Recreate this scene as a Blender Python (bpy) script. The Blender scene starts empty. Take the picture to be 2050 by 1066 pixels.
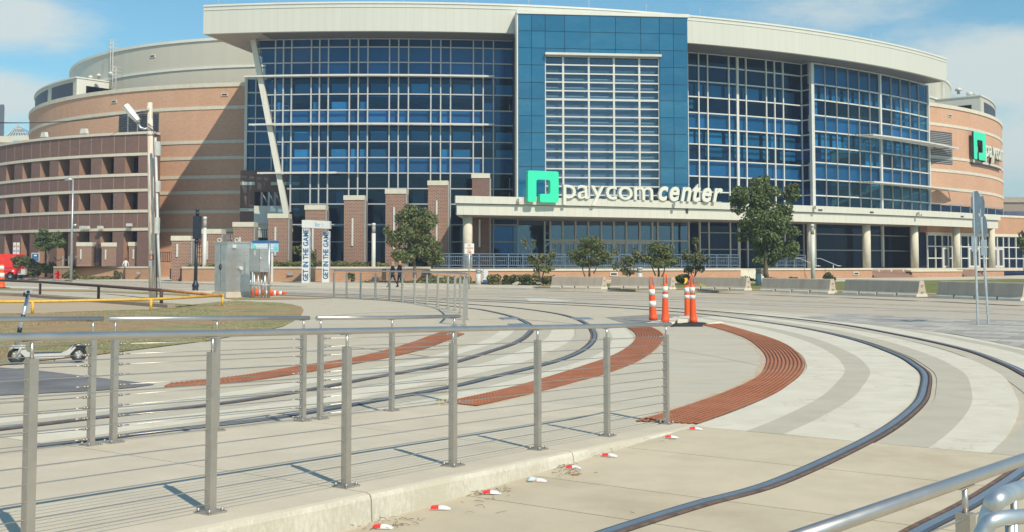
import bpy, bmesh, math, random
import numpy as np
from mathutils import Vector, Matrix
random.seed(11); np.random.seed(11)
S = bpy.context.scene
COL = S.collection
# ------------------------------------------------------------------ camera
FPX, HORIZON, PRINCIPAL, EYE = 2150.0, 530.0, 420.0, 1.6     # photo is 2050 x 1066
TH = math.atan((HORIZON - PRINCIPAL) / FPX)
cam_d = bpy.data.cameras.new('camera'); cam = bpy.data.objects.new('camera', cam_d); COL.objects.link(cam)
cam.location = (0, 0, EYE); cam.rotation_euler = (math.pi/2 + TH, 0, 0)
cam_d.sensor_width = 36; cam_d.sensor_fit = 'HORIZONTAL'; cam_d.lens = 36*FPX/2050
cam_d.shift_y = -(533 - PRINCIPAL)/2050
cam_d.clip_start = 0.1; cam_d.clip_end = 3000
S.camera = cam
# ------------------------------------------------------------------ sun and sky
SUN_DIR = Vector((0.53, -0.848, 0.983)).normalized()           # towards the sun
SUN_EL = math.asin(SUN_DIR.z); SUN_AZ = math.atan2(SUN_DIR.x, SUN_DIR.y)
sd = bpy.data.lights.new('sun', 'SUN'); sd.energy = 4.6; sd.angle = math.radians(0.53); sd.color = (1.0, 0.89, 0.72)
sun = bpy.data.objects.new('sun', sd); COL.objects.link(sun)
sun.rotation_euler = SUN_DIR.to_track_quat('Z', 'Y').to_euler(); sun.location = (40, -50, 80)
W = bpy.data.worlds.new('World'); S.world = W; W.use_nodes = True
nt = W.node_tree; nt.nodes.clear()
def N(nt, t, **kw):
    n = nt.nodes.new(t)
    for k, v in kw.items(): setattr(n, k, v)
    return n
sky = N(nt, 'ShaderNodeTexSky'); sky.sky_type = 'NISHITA'; sky.sun_disc = False
sky.sun_elevation = SUN_EL; sky.sun_rotation = SUN_AZ; sky.altitude = 300; sky.air_density = 1.25; sky.dust_density = 0.35; sky.ozone_density = 2.6
tint = N(nt, 'ShaderNodeMix', data_type='RGBA', blend_type='MULTIPLY'); tint.inputs[0].default_value = 1
tint.inputs[7].default_value = (0.61, 0.97, 1.01, 1)
nt.links.new(sky.outputs[0], tint.inputs[6])
tc = N(nt, 'ShaderNodeTexCoord')
mp = N(nt, 'ShaderNodeMapping'); mp.inputs['Scale'].default_value = (1.0, 1.0, 3.2); mp.inputs['Location'].default_value = (3.1, 2.2, 1.1)
nz = N(nt, 'ShaderNodeTexNoise'); nz.inputs['Scale'].default_value = 2.6; nz.inputs['Detail'].default_value = 11; nz.inputs['Roughness'].default_value = 0.62
nt.links.new(tc.outputs['Generated'], mp.inputs[0]); nt.links.new(mp.outputs[0], nz.inputs['Vector'])
acc = nz.outputs['Fac']
def pxdir(px, py):
    xc = (px-1025)/FPX; yc = -(py-PRINCIPAL)/FPX
    return Vector((xc, math.cos(TH)-yc*math.sin(TH), math.sin(TH)+yc*math.cos(TH))).normalized()
# banks of cloud: low on the left, low on the right, a wisp high on the left (sizes as half-angles, flattened)
for (px, py, sx, sz, amp) in ((-30, 30, 0.10, 0.026, 0.26), (-20, 190, 0.085, 0.022, 0.24), (1990, 130, 0.10, 0.034, 0.34), (2250, 210, 0.16, 0.05, 0.22), (2080, 360, 0.16, 0.05, 0.12), (-300, 120, 0.16, 0.06, 0.2)):
    d = pxdir(px, py)
    sub = N(nt, 'ShaderNodeVectorMath', operation='SUBTRACT'); sub.inputs[1].default_value = d
    nt.links.new(tc.outputs['Generated'], sub.inputs[0])
    mul = N(nt, 'ShaderNodeVectorMath', operation='MULTIPLY'); mul.inputs[1].default_value = (1/sx, 1/sx, 1/sz)
    nt.links.new(sub.outputs[0], mul.inputs[0])
    ln = N(nt, 'ShaderNodeVectorMath', operation='LENGTH'); nt.links.new(mul.outputs[0], ln.inputs[0])
    mr = N(nt, 'ShaderNodeMapRange', interpolation_type='SMOOTHSTEP'); mr.inputs[1].default_value = 0; mr.inputs[2].default_value = 1.5
    mr.inputs[3].default_value = amp; mr.inputs[4].default_value = 0
    nt.links.new(ln.outputs['Value'], mr.inputs[0])
    ad = N(nt, 'ShaderNodeMath', operation='ADD'); nt.links.new(acc, ad.inputs[0]); nt.links.new(mr.outputs[0], ad.inputs[1]); acc = ad.outputs[0]
cr = N(nt, 'ShaderNodeMapRange', interpolation_type='SMOOTHSTEP'); cr.inputs[1].default_value = 0.52; cr.inputs[2].default_value = 0.74
cr.inputs[3].default_value = 0.0; cr.inputs[4].default_value = 0.86
nt.links.new(acc, cr.inputs[0])
cl = N(nt, 'ShaderNodeMix', data_type='RGBA'); cl.inputs[7].default_value = (6.1, 6.5, 6.1, 1)
sx_ = N(nt, 'ShaderNodeSeparateXYZ'); nt.links.new(tc.outputs['Generated'], sx_.inputs[0])
hzf = N(nt, 'ShaderNodeMapRange', interpolation_type='SMOOTHSTEP'); hzf.inputs[1].default_value = -0.02; hzf.inputs[2].default_value = 0.13; hzf.inputs[3].default_value = 0.88; hzf.inputs[4].default_value = 0.0
nt.links.new(sx_.outputs['Z'], hzf.inputs[0])
low = N(nt, 'ShaderNodeMix', data_type='RGBA'); low.inputs[7].default_value = (3.0, 4.45, 5.2, 1)     # pale air towards the horizon
nt.links.new(hzf.outputs[0], low.inputs[0]); nt.links.new(tint.outputs[2], low.inputs[6])
nt.links.new(cr.outputs[0], cl.inputs[0]); nt.links.new(low.outputs[2], cl.inputs[6])
bg = N(nt, 'ShaderNodeBackground'); bg.inputs['Strength'].default_value = 0.125
nt.links.new(cl.outputs[2], bg.inputs['Color'])
wo = N(nt, 'ShaderNodeOutputWorld'); nt.links.new(bg.outputs[0], wo.inputs['Surface'])
S.view_settings.view_transform = 'Standard'; S.view_settings.look = 'None'; S.view_settings.gamma = 1
S.view_settings.use_curve_mapping = False; S.view_settings.exposure = 0.0
S.render.engine = 'CYCLES'; S.render.resolution_x = 1024; S.render.resolution_y = 532
S.cycles.max_bounces = 7; S.cycles.transparent_max_bounces = 12
# ------------------------------------------------------------------ geometry helpers
def ray(px, py):
    xc = (px-1025)/FPX; yc = -(py-PRINCIPAL)/FPX
    return np.array([xc, math.cos(TH)-yc*math.sin(TH), math.sin(TH)+yc*math.cos(TH)])
def G(px, py, z=0.0):                # where a sight line meets the level z
    d = ray(px, py); t = (z-EYE)/d[2]; return np.array([d[0]*t, d[1]*t, z])
def D(px, py, Y):                    # where a sight line meets the distance Y
    d = ray(px, py); t = Y/d[1]; return np.array([d[0]*t, Y, EYE+d[2]*t])
def hit(c, R, px, py):               # angle and height at which a sight line meets an upright cylinder
    d = ray(px, py); h = math.hypot(d[0], d[1]); u = np.array([d[0]/h, d[1]/h]); c = np.array(c)
    b = u@c; disc = b*b - (c@c - R*R); t = b - math.sqrt(max(disc, 0)); p = u*t
    return math.atan2(p[0]-c[0], c[1]-p[1]), EYE + d[2]*t/h
def cyl(c, R, a): return (c[0]+R*math.sin(a), c[1]-R*math.cos(a))
def spline(pts, n=10):
    pts = [np.array(p, float) for p in pts]; P = [2*pts[0]-pts[1]]+pts+[2*pts[-1]-pts[-2]]; out = []
    for i in range(1, len(P)-2):
        a, b, c, d = P[i-1:i+3]
        for k in range(n):
            t = k/n; out.append(.5*(2*b+(c-a)*t+(2*a-5*b+4*c-d)*t*t+(3*b-a-3*c+d)*t**3))
    out.append(P[-2]); return np.array(out)
def offset(c, d):
    c = np.array(c)[:, :2]; t = np.gradient(c, axis=0); t /= np.linalg.norm(t, axis=1)[:, None]
    return c + np.stack([t[:, 1], -t[:, 0]], 1)*d
class MB:
    def __init__(s): s.v = []; s.f = []; s.sm = []; s.mi = []
    def add(s, vs, fs, smooth=False, m=0):
        b = len(s.v); s.v += [tuple(map(float, p)) for p in vs]
        for f in fs: s.f.append(tuple(i+b for i in f)); s.sm.append(smooth); s.mi.append(m)
        return s
    def box(s, x, y, z, sx, sy, sz, rz=0, m=0, taper=1.0):     # z is the bottom
        c, q = math.cos(rz), math.sin(rz); vs = []
        for k, zz in ((1, z), (taper, z+sz)):
            for (a, b) in ((-1, -1), (1, -1), (1, 1), (-1, 1)):
                u, w = a*sx/2*k, b*sy/2*k; vs.append((x+u*c-w*q, y+u*q+w*c, zz))
        return s.add(vs, [(3, 2, 1, 0), (4, 5, 6, 7), (0, 1, 5, 4), (1, 2, 6, 5), (2, 3, 7, 6), (3, 0, 4, 7)], m=m)
    def prism(s, poly, z0, z1, m=0):
        poly = [tuple(p[:2]) for p in poly]
        A = sum(poly[i][0]*poly[(i+1) % len(poly)][1]-poly[(i+1) % len(poly)][0]*poly[i][1] for i in range(len(poly)))
        if A < 0: poly = poly[::-1]
        n = len(poly); vs = [(p[0], p[1], z0) for p in poly]+[(p[0], p[1], z1) for p in poly]
        return s.add(vs, [tuple(range(n-1, -1, -1)), tuple(range(n, 2*n))]+[(i, (i+1) % n, n+(i+1) % n, n+i) for i in range(n)], m=m)
    def sheet(s, poly, z):
        poly = [tuple(p[:2]) for p in poly]
        A = sum(poly[i][0]*poly[(i+1) % len(poly)][1]-poly[(i+1) % len(poly)][0]*poly[i][1] for i in range(len(poly)))
        if A < 0: poly = poly[::-1]
        zz = z if callable(z) else (lambda x, y: z)
        return s.add([(p[0], p[1], zz(p[0], p[1])) for p in poly], [tuple(range(len(poly)))])
    def arc(s, c, R0, R1, a0, a1, z0, z1, n=None, top=None, smooth=False):   # curved block, R1 outside
        n = n or max(1, int(abs(a1-a0)*R1/1.5)); vs = []; fs = []
        for i in range(n+1):
            a = a0+(a1-a0)*i/n; zt = z1 if top is None else top(a)
            for (R, z) in ((R1, z0), (R1, zt), (R0, zt), (R0, z0)):
                x, y = cyl(c, R, a); vs.append((x, y, z))
        for i in range(n):
            b = 4*i; q = b+4
            fs += [(b, q, q+1, b+1), (b+1, q+1, q+2, b+2), (b+2, q+2, q+3, b+3), (b+3, q+3, q, b)]
        fs += [(0, 1, 2, 3), (4*n+3, 4*n+2, 4*n+1, 4*n)]
        return s.add(vs, fs, smooth)
    def ribbon(s, L, R, z0, z1, zf=None):     # closed strip between two plan curves
        n = len(L); vs = []; fs = []; zf = zf or (lambda x, y: 0)
        for i in range(n):
            for (p, z) in ((L[i], z0), (L[i], z1), (R[i], z1), (R[i], z0)): vs.append((p[0], p[1], z+zf(p[0], p[1])))
        for i in range(n-1):
            b = 4*i; q = b+4
            fs += [(b, b+1, q+1, q), (b+1, b+2, q+2, q+1), (b+2, b+3, q+3, q+2), (b+3, b, q, q+3)]
        fs += [(3, 2, 1, 0), (4*n-4, 4*n-3, 4*n-2, 4*n-1)]
        return s.add(vs, fs)
    def tube(s, pts, r, n=8, caps=True, smooth=True, m=0, sq=False):
        pts = [Vector(p) for p in pts]; k = len(pts); rr = r if isinstance(r, (list, tuple)) else [r]*k
        up = None; vs = []; fs = []
        for i in range(k):
            t = (pts[min(i+1, k-1)]-pts[max(i-1, 0)]).normalized()
            if up is None:
                up = Vector((0, 0, 1)) if abs(t.z) < .9 else Vector((0, 1, 0))
            b = t.cross(up).normalized(); up = b.cross(t).normalized()
            for j in range(n):
                a = 2*math.pi*(j+(.5 if sq else 0))/n; vs.append(pts[i]+(b*math.cos(a)+up*math.sin(a))*rr[i])
        for i in range(k-1):
            for j in range(n):
                fs.append((i*n+j, i*n+(j+1) % n, (i+1)*n+(j+1) % n, (i+1)*n+j))
        s.add(vs, fs, smooth, m)
        if caps: b0 = len(s.v)-k*n; s.add([], [], False); s.f += [tuple(b0+j for j in range(n-1, -1, -1)), tuple(b0+(k-1)*n+j for j in range(n))]; s.sm += [False, False]; s.mi += [m, m]
        return s
    def lathe(s, prof, n=12, at=(0, 0, 0), smooth=True, m=0):
        vs = []; fs = []
        for (r, z) in prof:
            for j in range(n): a = 2*math.pi*j/n; vs.append((at[0]+r*math.cos(a), at[1]+r*math.sin(a), at[2]+z))
        k = len(prof)
        for i in range(k-1):
            for j in range(n): fs.append((i*n+j, i*n+(j+1) % n, (i+1)*n+(j+1) % n, (i+1)*n+j))
        s.add(vs, fs, smooth, m); b = len(s.v)-k*n
        s.f += [tuple(b+j for j in range(n-1, -1, -1)), tuple(b+(k-1)*n+j for j in range(n))]; s.sm += [False]*2; s.mi += [m, m]
        return s
    def blob(s, c, r, nu=10, nv=7, jit=.0, m=0):
        vs = []; fs = []; r = r if isinstance(r, (tuple, list)) else (r, r, r)
        for i in range(nv+1):
            p = math.pi*i/nv
            for j in range(nu):
                a = 2*math.pi*j/nu; q = 1+random.uniform(-jit, jit)
                vs.append((c[0]+r[0]*math.sin(p)*math.cos(a)*q, c[1]+r[1]*math.sin(p)*math.sin(a)*q, c[2]-r[2]*math.cos(p)*q))
        for i in range(nv):
            for j in range(nu): fs.append((i*nu+j, i*nu+(j+1) % nu, (i+1)*nu+(j+1) % nu, (i+1)*nu+j))
        return s.add(vs, fs, True, m)
    def mesh(s, name):
        me = bpy.data.meshes.new(name); me.from_pydata(s.v, [], s.f); me.update()
        me.polygons.foreach_set('use_smooth', s.sm); me.polygons.foreach_set('material_index', s.mi)
        nl = len(me.loops); uv = me.uv_layers.new(name='uv')
        co = np.empty(len(me.vertices)*3); me.vertices.foreach_get('co', co); co = co.reshape(-1, 3)
        vi = np.empty(nl, np.int32); me.loops.foreach_get('vertex_index', vi)
        npoly = len(me.polygons); nn = np.empty(npoly*3); me.polygons.foreach_get('normal', nn); nn = nn.reshape(-1, 3)
        tot = np.empty(npoly, np.int32); me.polygons.foreach_get('loop_total', tot)
        pn = np.repeat(nn, tot, axis=0); p = co[vi]
        h = np.hypot(pn[:, 0], pn[:, 1]); flat = h < .5; hh = np.where(flat, 1, h)
        u = np.where(flat, p[:, 0], (-pn[:, 1]*p[:, 0]+pn[:, 0]*p[:, 1])/hh); w = np.where(flat, p[:, 1], p[:, 2])
        uv.data.foreach_set('uv', np.stack([u, w], 1).ravel())
        return me
WM = {}
def obj(name, mb, mat=None, parent=None, kind=None, basis=None):
    me = mb.mesh(name) if isinstance(mb, MB) else mb
    if mat is not None and not me.materials:
        for x in (mat if isinstance(mat, (list, tuple)) else [mat]): me.materials.append(x)
    o = bpy.data.objects.new(name, me); COL.objects.link(o)
    B = basis or Matrix.Identity(4); WM[o] = B
    if parent is not None: o.parent = parent; o.matrix_parent_inverse = WM[parent].inverted()
    if basis is not None: o.matrix_basis = basis
    if kind: o['kind'] = kind
    return o
def thing(name, label, cat, loc=(0, 0, 0), group=None):
    o = bpy.data.objects.new(name, None); COL.objects.link(o); o.location = tuple(map(float, loc)); o.empty_display_size = .3
    WM[o] = Matrix.Translation(o.location); return tag(o, label, cat, group)
def tag(o, label, cat, group=None):
    o['label'] = label; o['category'] = cat
    if group: o['group'] = group
    return o
def struct(name, mb, mat): return obj(name, mb, mat, kind='structure')
KIDS = {}
def kids(o): return [c for c in bpy.data.objects if c.parent is o]
def copy_tree(o, parent=None):
    c = o.copy(); COL.objects.link(c)
    if parent is not None: c.parent = parent
    for ch in kids(o): copy_tree(ch, c)
    return c
def place(o, loc, rz=0, sc=None):
    o.location = tuple(map(float, loc)); o.rotation_euler = (0, 0, rz)
    if sc: o.scale = sc if isinstance(sc, (tuple, list)) else (sc, sc, sc)
    return o
UNIT = {}
def slab(name, p0, p1, z0, z1, th, mat, parent, inset=0.0):   # upright panel between two plan points, shared unit mesh
    if mat not in UNIT:
        UNIT[mat] = MB().box(0, 0, -.5, 1, 1, 1).mesh(name); UNIT[mat].materials.append(mat)
    p0 = Vector((p0[0], p0[1])); p1 = Vector((p1[0], p1[1])); d = p1-p0; m = (p0+p1)/2; a = math.atan2(d.y, d.x)
    n = Vector((-math.sin(a), math.cos(a)))*inset
    B = Matrix.Translation((m.x+n.x, m.y+n.y, (z0+z1)/2)) @ Matrix.Rotation(a, 4, 'Z') @ Matrix.Diagonal((d.length, th, z1-z0, 1))
    return obj(name, UNIT[mat], None, parent, basis=B)
def glyphs(text, bold=0.0, shear=0.0, extrude=.05):           # list of (mesh verts/faces as MB, width, advance) per letter in font units
    out = []
    for ch in text:
        if ch == ' ': out.append(None); continue
        cu = bpy.data.curves.new('glyph', 'FONT'); cu.body = ch; cu.extrude = extrude; cu.offset = bold; cu.shear = shear; cu.resolution_u = 3
        o = bpy.data.objects.new('glyph', cu); COL.objects.link(o); dg = bpy.context.evaluated_depsgraph_get()
        me = bpy.data.meshes.new_from_object(o.evaluated_get(dg))
        vs = [v.co.copy() for v in me.vertices]; fs = [tuple(p.vertices) for p in me.polygons]
        bpy.data.objects.remove(o); bpy.data.curves.remove(cu); bpy.data.meshes.remove(me)
        x0 = min(v.x for v in vs); x1 = max(v.x for v in vs)
        out.append(([(v.x-x0, v.y, v.z) for v in vs], fs, x1-x0))
    return out
def word(text, width, height_units, bold=0, shear=0, extrude=.05, gap=.07, space=.3, height=None):
    """letters laid out along x; returns [(MB, x)], scaled so the whole is width wide (and cap height = height if given)"""
    gl = glyphs(text, bold, shear, extrude); x = 0; items = []
    for g in gl:
        if g is None: x += space; continue
        items.append((g, x)); x += g[2]+gap
    tot = x-gap; sx = width/tot; sy = height/height_units if height else sx; res = []
    for (vs, fs, w), x0 in items:
        mb = MB(); mb.add([((v[0]+x0)*sx, v[1]*sy, v[2]*sx) for v in vs], fs); res.append(mb)
    return res
def text_mb(text, width, height, bold=0, extrude=.004, shear=0, gap=.07):
    m = MB()
    for w_ in word(text, width, .7, bold, shear, extrude, gap, height=height): m.add(w_.v, w_.f)
    return m
def text_on(name, text, origin, xdir, updir, width, height, mat, parent, bold=0, extrude=.01):
    m = text_mb(text, width, height, bold, extrude); X = Vector(xdir).normalized(); U = Vector(updir).normalized(); Z = X.cross(U)
    m.v = [tuple(Vector(origin)+X*v[0]+U*v[1]+Z*v[2]) for v in m.v]
    return obj(name, m, mat, parent)
# ------------------------------------------------------------------ materials
def lin(r, g, b): return tuple((c/255/12.92 if c/255 <= .04045 else ((c/255+.055)/1.055)**2.4) for c in (r, g, b))
def newmat(name):
    m = bpy.data.materials.new(name); m.use_nodes = True; nt = m.node_tree
    return m, nt, nt.nodes['Principled BSDF']
def mixc(nt, fac, a, b, mode='MIX'):
    x = N(nt, 'ShaderNodeMix', data_type='RGBA', blend_type=mode)
    for sock, v in ((0, fac), (6, a), (7, b)):
        if isinstance(v, (int, float)): x.inputs[sock].default_value = v
        elif isinstance(v, tuple): x.inputs[sock].default_value = (*v, 1)
        else: nt.links.new(v, x.inputs[sock])
    return x.outputs[2]
def noise(nt, scale, detail=5, rough=.55, vec=None, stretch=None):
    n = N(nt, 'ShaderNodeTexNoise'); n.inputs['Scale'].default_value = scale; n.inputs['Detail'].default_value = detail; n.inputs['Roughness'].default_value = rough
    if vec is None: vec = N(nt, 'ShaderNodeNewGeometry').outputs['Position']
    if stretch:
        m = N(nt, 'ShaderNodeMapping'); m.inputs['Scale'].default_value = stretch[:3]
        if len(stretch) > 3: m.inputs['Rotation'].default_value = (0, 0, stretch[3])
        nt.links.new(vec, m.inputs[0]); vec = m.outputs[0]
    nt.links.new(vec, n.inputs['Vector']); return n.outputs['Fac']
def rng(nt, x, a, b, c=0, d=1):
    m = N(nt, 'ShaderNodeMapRange'); m.inputs[1].default_value = a; m.inputs[2].default_value = b; m.inputs[3].default_value = c; m.inputs[4].default_value = d
    nt.links.new(x, m.inputs[0]); return m.outputs[0]
def bump(nt, b, h, strength, dist=.01):
    x = N(nt, 'ShaderNodeBump'); x.inputs['Strength'].default_value = strength; x.inputs['Distance'].default_value = dist
    nt.links.new(h, x.inputs['Height']); nt.links.new(x.outputs[0], b.inputs['Normal'])
def mul(c, k): return tuple(min(1, v*k) for v in c)
def plain(name, col, rough=.6, metal=0.0, var=.12, scale=3, rand=0, bmp=0, bscale=40, stretch=None, spec=.5):
    m, nt, b = newmat(name); b.inputs['Roughness'].default_value = rough; b.inputs['Metallic'].default_value = metal; b.inputs['Specular IOR Level'].default_value = spec
    f = noise(nt, scale, 6, stretch=stretch); c = mixc(nt, rng(nt, f, .3, .7), mul(col, 1-var), mul(col, 1+var))
    if rand:
        oi = N(nt, 'ShaderNodeObjectInfo').outputs['Random']; c = mixc(nt, rng(nt, oi, 0, 1), mixc(nt, 1.0, c, (1-rand,)*3, 'MULTIPLY'), c)
    nt.links.new(c, b.inputs['Base Color'])
    if bmp: bump(nt, b, noise(nt, bscale, 5), bmp)
    return m
def concrete(name, col, stain=(.5, .40, .28), amount=.35, scale=.35, rough=.85, speck=.12, streak=None, crack=0.0, rand=0, grime=.22):
    m, nt, b = newmat(name); b.inputs['Roughness'].default_value = rough; b.inputs['Specular IOR Level'].default_value = .3
    c = mixc(nt, rng(nt, noise(nt, 2.2, 7, .6, stretch=streak), .3, .72), mul(col, .90), mul(col, 1.07))
    c = mixc(nt, rng(nt, noise(nt, scale, 6, .62, stretch=streak), .50, .74, 0, amount), c, mul(stain, .9))
    c = mixc(nt, rng(nt, noise(nt, 90, 2), .35, .65, 0, speck), c, mul(col, .55))
    c = mixc(nt, rng(nt, noise(nt, 9, 8, .7), .62, .72, 0, grime), c, mul(col, .72))
    c = mixc(nt, rng(nt, noise(nt, .55, 8, .72), .56, .70, 0, grime*.9), c, mul(col, .80))
    if crack:
        v = N(nt, 'ShaderNodeTexVoronoi', feature='DISTANCE_TO_EDGE'); v.inputs['Scale'].default_value = .55
        w = N(nt, 'ShaderNodeVectorMath', operation='ADD'); nn = N(nt, 'ShaderNodeTexNoise'); nn.inputs['Scale'].default_value = 3
        g = N(nt, 'ShaderNodeNewGeometry').outputs['Position']; nt.links.new(g, nn.inputs['Vector'])
        sc = N(nt, 'ShaderNodeVectorMath', operation='SCALE'); sc.inputs['Scale'].default_value = .6; nt.links.new(nn.outputs['Color'], sc.inputs[0])
        nt.links.new(g, w.inputs[0]); nt.links.new(sc.outputs[0], w.inputs[1]); nt.links.new(w.outputs[0], v.inputs['Vector'])
        c = mixc(nt, rng(nt, v.outputs['Distance'], 0, .012, crack, 0), c, mul(stain, .6))
    if rand:
        oi = N(nt, 'ShaderNodeObjectInfo').outputs['Random']; c = mixc(nt, oi, mixc(nt, 1.0, c, (1-rand, 1-rand, 1-rand*1.1), 'MULTIPLY'), c)
    nt.links.new(c, b.inputs['Base Color']); bump(nt, b, noise(nt, 60, 6, .7), .22, .01); return m
def brick(name, c1, c2, mortar, w=.30, h=.10, mort=.012, big=.25):
    m, nt, b = newmat(name); b.inputs['Roughness'].default_value = .88; b.inputs['Specular IOR Level'].default_value = .25
    uv = N(nt, 'ShaderNodeUVMap').outputs[0]; t = N(nt, 'ShaderNodeTexBrick'); nt.links.new(uv, t.inputs['Vector'])
    t.inputs['Scale'].default_value = 1; t.inputs['Brick Width'].default_value = w; t.inputs['Row Height'].default_value = h; t.inputs['Mortar Size'].default_value = mort
    t.inputs['Color1'].default_value = (*c1, 1); t.inputs['Color2'].default_value = (*c2, 1); t.inputs['Mortar'].default_value = (*mortar, 1); t.inputs['Bias'].default_value = 0
    f = noise(nt, .35, 7, .6); c = mixc(nt, rng(nt, f, .3, .7, 0, big), t.outputs['Color'], mul(c1, .72))
    f2 = noise(nt, 1.1, 5, .6, stretch=(1, 1, .12)); c = mixc(nt, rng(nt, f2, .55, .8, 0, .22), c, mul(c2, 1.25))
    nt.links.new(c, b.inputs['Base Color']); bump(nt, b, t.outputs['Fac'], -.4, .01); return m
def glass(name, tint, gloss=.10, rough=.01, rand=.25):
    m, nt, b = newmat(name); nt.nodes.remove(b); out = nt.nodes['Material Output']
    tr = N(nt, 'ShaderNodeBsdfTransparent'); gl = N(nt, 'ShaderNodeBsdfGlossy'); gl.inputs['Roughness'].default_value = rough; gl.inputs['Color'].default_value = (.62, .82, 1, 1)
    oi = N(nt, 'ShaderNodeObjectInfo').outputs['Random']; c = mixc(nt, oi, mul(tint, 1-rand*.7), mul(tint, 1+rand*.2)); nt.links.new(c, tr.inputs['Color'])
    lw = N(nt, 'ShaderNodeLayerWeight'); pw = N(nt, 'ShaderNodeMath', operation='POWER'); nt.links.new(lw.outputs['Facing'], pw.inputs[0]); pw.inputs[1].default_value = 5; f = rng(nt, pw.outputs[0], 0, 1, gloss, .9)
    bp = N(nt, 'ShaderNodeBump'); bp.inputs['Strength'].default_value = .06; bp.inputs['Distance'].default_value = .05; nt.links.new(noise(nt, .7, 2), bp.inputs['Height']); nt.links.new(bp.outputs[0], gl.inputs['Normal'])
    mx = N(nt, 'ShaderNodeMixShader'); nt.links.new(f, mx.inputs[0]); nt.links.new(tr.outputs[0], mx.inputs[1]); nt.links.new(gl.outputs[0], mx.inputs[2])
    nt.links.new(mx.outputs[0], out.inputs['Surface']); return m
def leafmat(name, dark, light, accent=None, amt=.06):
    m, nt, b = newmat(name); b.inputs['Roughness'].default_value = .55; b.inputs['Specular IOR Level'].default_value = .35
    r = N(nt, 'ShaderNodeNewGeometry').outputs['Random Per Island']; f = noise(nt, .9, 3)
    c = mixc(nt, r, dark, light); c = mixc(nt, rng(nt, f, .35, .65, 0, .4), c, mul(light, 1.15))
    if accent:
        w = N(nt, 'ShaderNodeTexWhiteNoise', noise_dimensions='1D'); nt.links.new(r, w.inputs['W'])
        c = mixc(nt, rng(nt, w.outputs['Value'], 1-amt, 1-amt+.02), c, accent)
    nt.links.new(c, b.inputs['Base Color']); b.inputs['Subsurface Weight'].default_value = 0
    tl = N(nt, 'ShaderNodeBsdfTranslucent'); nt.links.new(c, tl.inputs['Color']); mx = N(nt, 'ShaderNodeMixShader'); mx.inputs[0].default_value = .25
    nt.links.new(b.outputs[0], mx.inputs[1]); nt.links.new(tl.outputs[0], mx.inputs[2]); nt.links.new(mx.outputs[0], nt.nodes['Material Output'].inputs['Surface']); return m
m_ground = concrete('road_concrete', (.555, .50, .385), amount=.35, streak=(1, 1, 1))
m_walk = concrete('sidewalk_concrete', (.60, .54, .43), amount=.22)
m_street = concrete('street_concrete', (.51, .455, .36), stain=(.34, .31, .27), amount=.4, scale=.25, streak=(.28, 1.6, 1, .78))
m_slab = concrete('slab_concrete', (.60, .52, .375), stain=(.44, .33, .21), amount=.5, scale=.8, rand=.07)
m_ramp = concrete('ramp_concrete', (.60, .54, .42), amount=.3)
m_island = concrete('island_concrete', (.55, .505, .40), stain=(.52, .36, .2), amount=.32, scale=.5, streak=(.5, 1.5, 1, -.5))
m_white = concrete('pale_concrete', (.68, .64, .52), stain=(.55, .46, .32), amount=.28, scale=.9, crack=.3)
m_grey = concrete('grey_concrete', (.515, .48, .38), amount=.2)
m_kerb = concrete('kerb_concrete', (.62, .575, .47), amount=.25)
m_asphalt = plain('asphalt', (.17, .168, .172), .9, var=.25, scale=1.2, bmp=.4, bscale=120)
m_patch = plain('asphalt_patch', (.27, .265, .24), .9, var=.18, scale=2, bmp=.3, bscale=120)
m_lot = concrete('lot_concrete', (.50, .40, .275), stain=(.42, .30, .18), amount=.5, scale=.4, streak=(.3, 2.2, 1, .25))
m_orange = brick('orange_brick', (.59, .315, .195), (.67, .38, .24), (.46, .38, .28))
m_dark = brick('dark_brick', (.155, .082, .068), (.215, .112, .088), (.25, .205, .18))
m_red = brick('pillar_brick', (.20, .090, .062), (.29, .135, .088), (.42, .34, .27), w=.34, h=.125, mort=.022)
m_wallbrick = brick('wall_brick', (.46, .235, .135), (.54, .29, .17), (.44, .35, .25))
m_stone = concrete('limestone', (.66, .62, .50), amount=.25, scale=.6)
m_eifs = concrete('cream_cladding', (.52, .49, .40), stain=(.42, .39, .31), amount=.3, scale=.25, speck=.03, streak=(1, 1, .3))
m_metalwhite = plain('white_metal_cladding', (.68, .68, .61), .45, 0, var=.05, scale=.5, stretch=(1, 1, .15))
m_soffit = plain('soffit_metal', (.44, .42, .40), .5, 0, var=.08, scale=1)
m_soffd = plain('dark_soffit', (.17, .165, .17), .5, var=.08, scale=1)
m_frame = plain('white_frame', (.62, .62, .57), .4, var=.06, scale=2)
m_frameleft = plain('shaded_frame', (.47, .48, .47), .4, var=.06, scale=2)  # white frame with the shade of the roof overhang put into its colour
m_framegrey = plain('grey_frame', (.34, .33, .31), .45, var=.08, scale=2)
m_darkframe = plain('dark_frame', (.10, .11, .13), .5)
m_louver = plain('louver_metal', (.045, .05, .07), .5)
m_glass = glass('blue_glass', (.54, .745, .90), .03)
m_glassr = glass('deep_blue_glass', (.48, .74, .89), .025)
m_glassg = glass('grey_glass', (.80, .87, .935), .05, rand=.08)
m_glassd = glass('dark_glass', (.40, .50, .68), .03)
m_glasse = glass('entrance_glass', (.50, .62, .78), .15)
m_spandrel = plain('spandrel_blue', (.28, .36, .42), .7, var=.06, scale=.4)
m_blind = plain('roller_blind', (.30, .60, .62), .8, var=.08, scale=1, rand=.3)
m_blindg = plain('pale_blind', (.50, .58, .54), .8, var=.08, scale=1, rand=.25)
m_inside = plain('interior_wall', (.09, .11, .19), .9, var=.3, scale=.5)
m_gridback = plain('grid_interior', (.20, .225, .265), .8, var=.3, scale=.25, stretch=(1, 1, 4))
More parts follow.
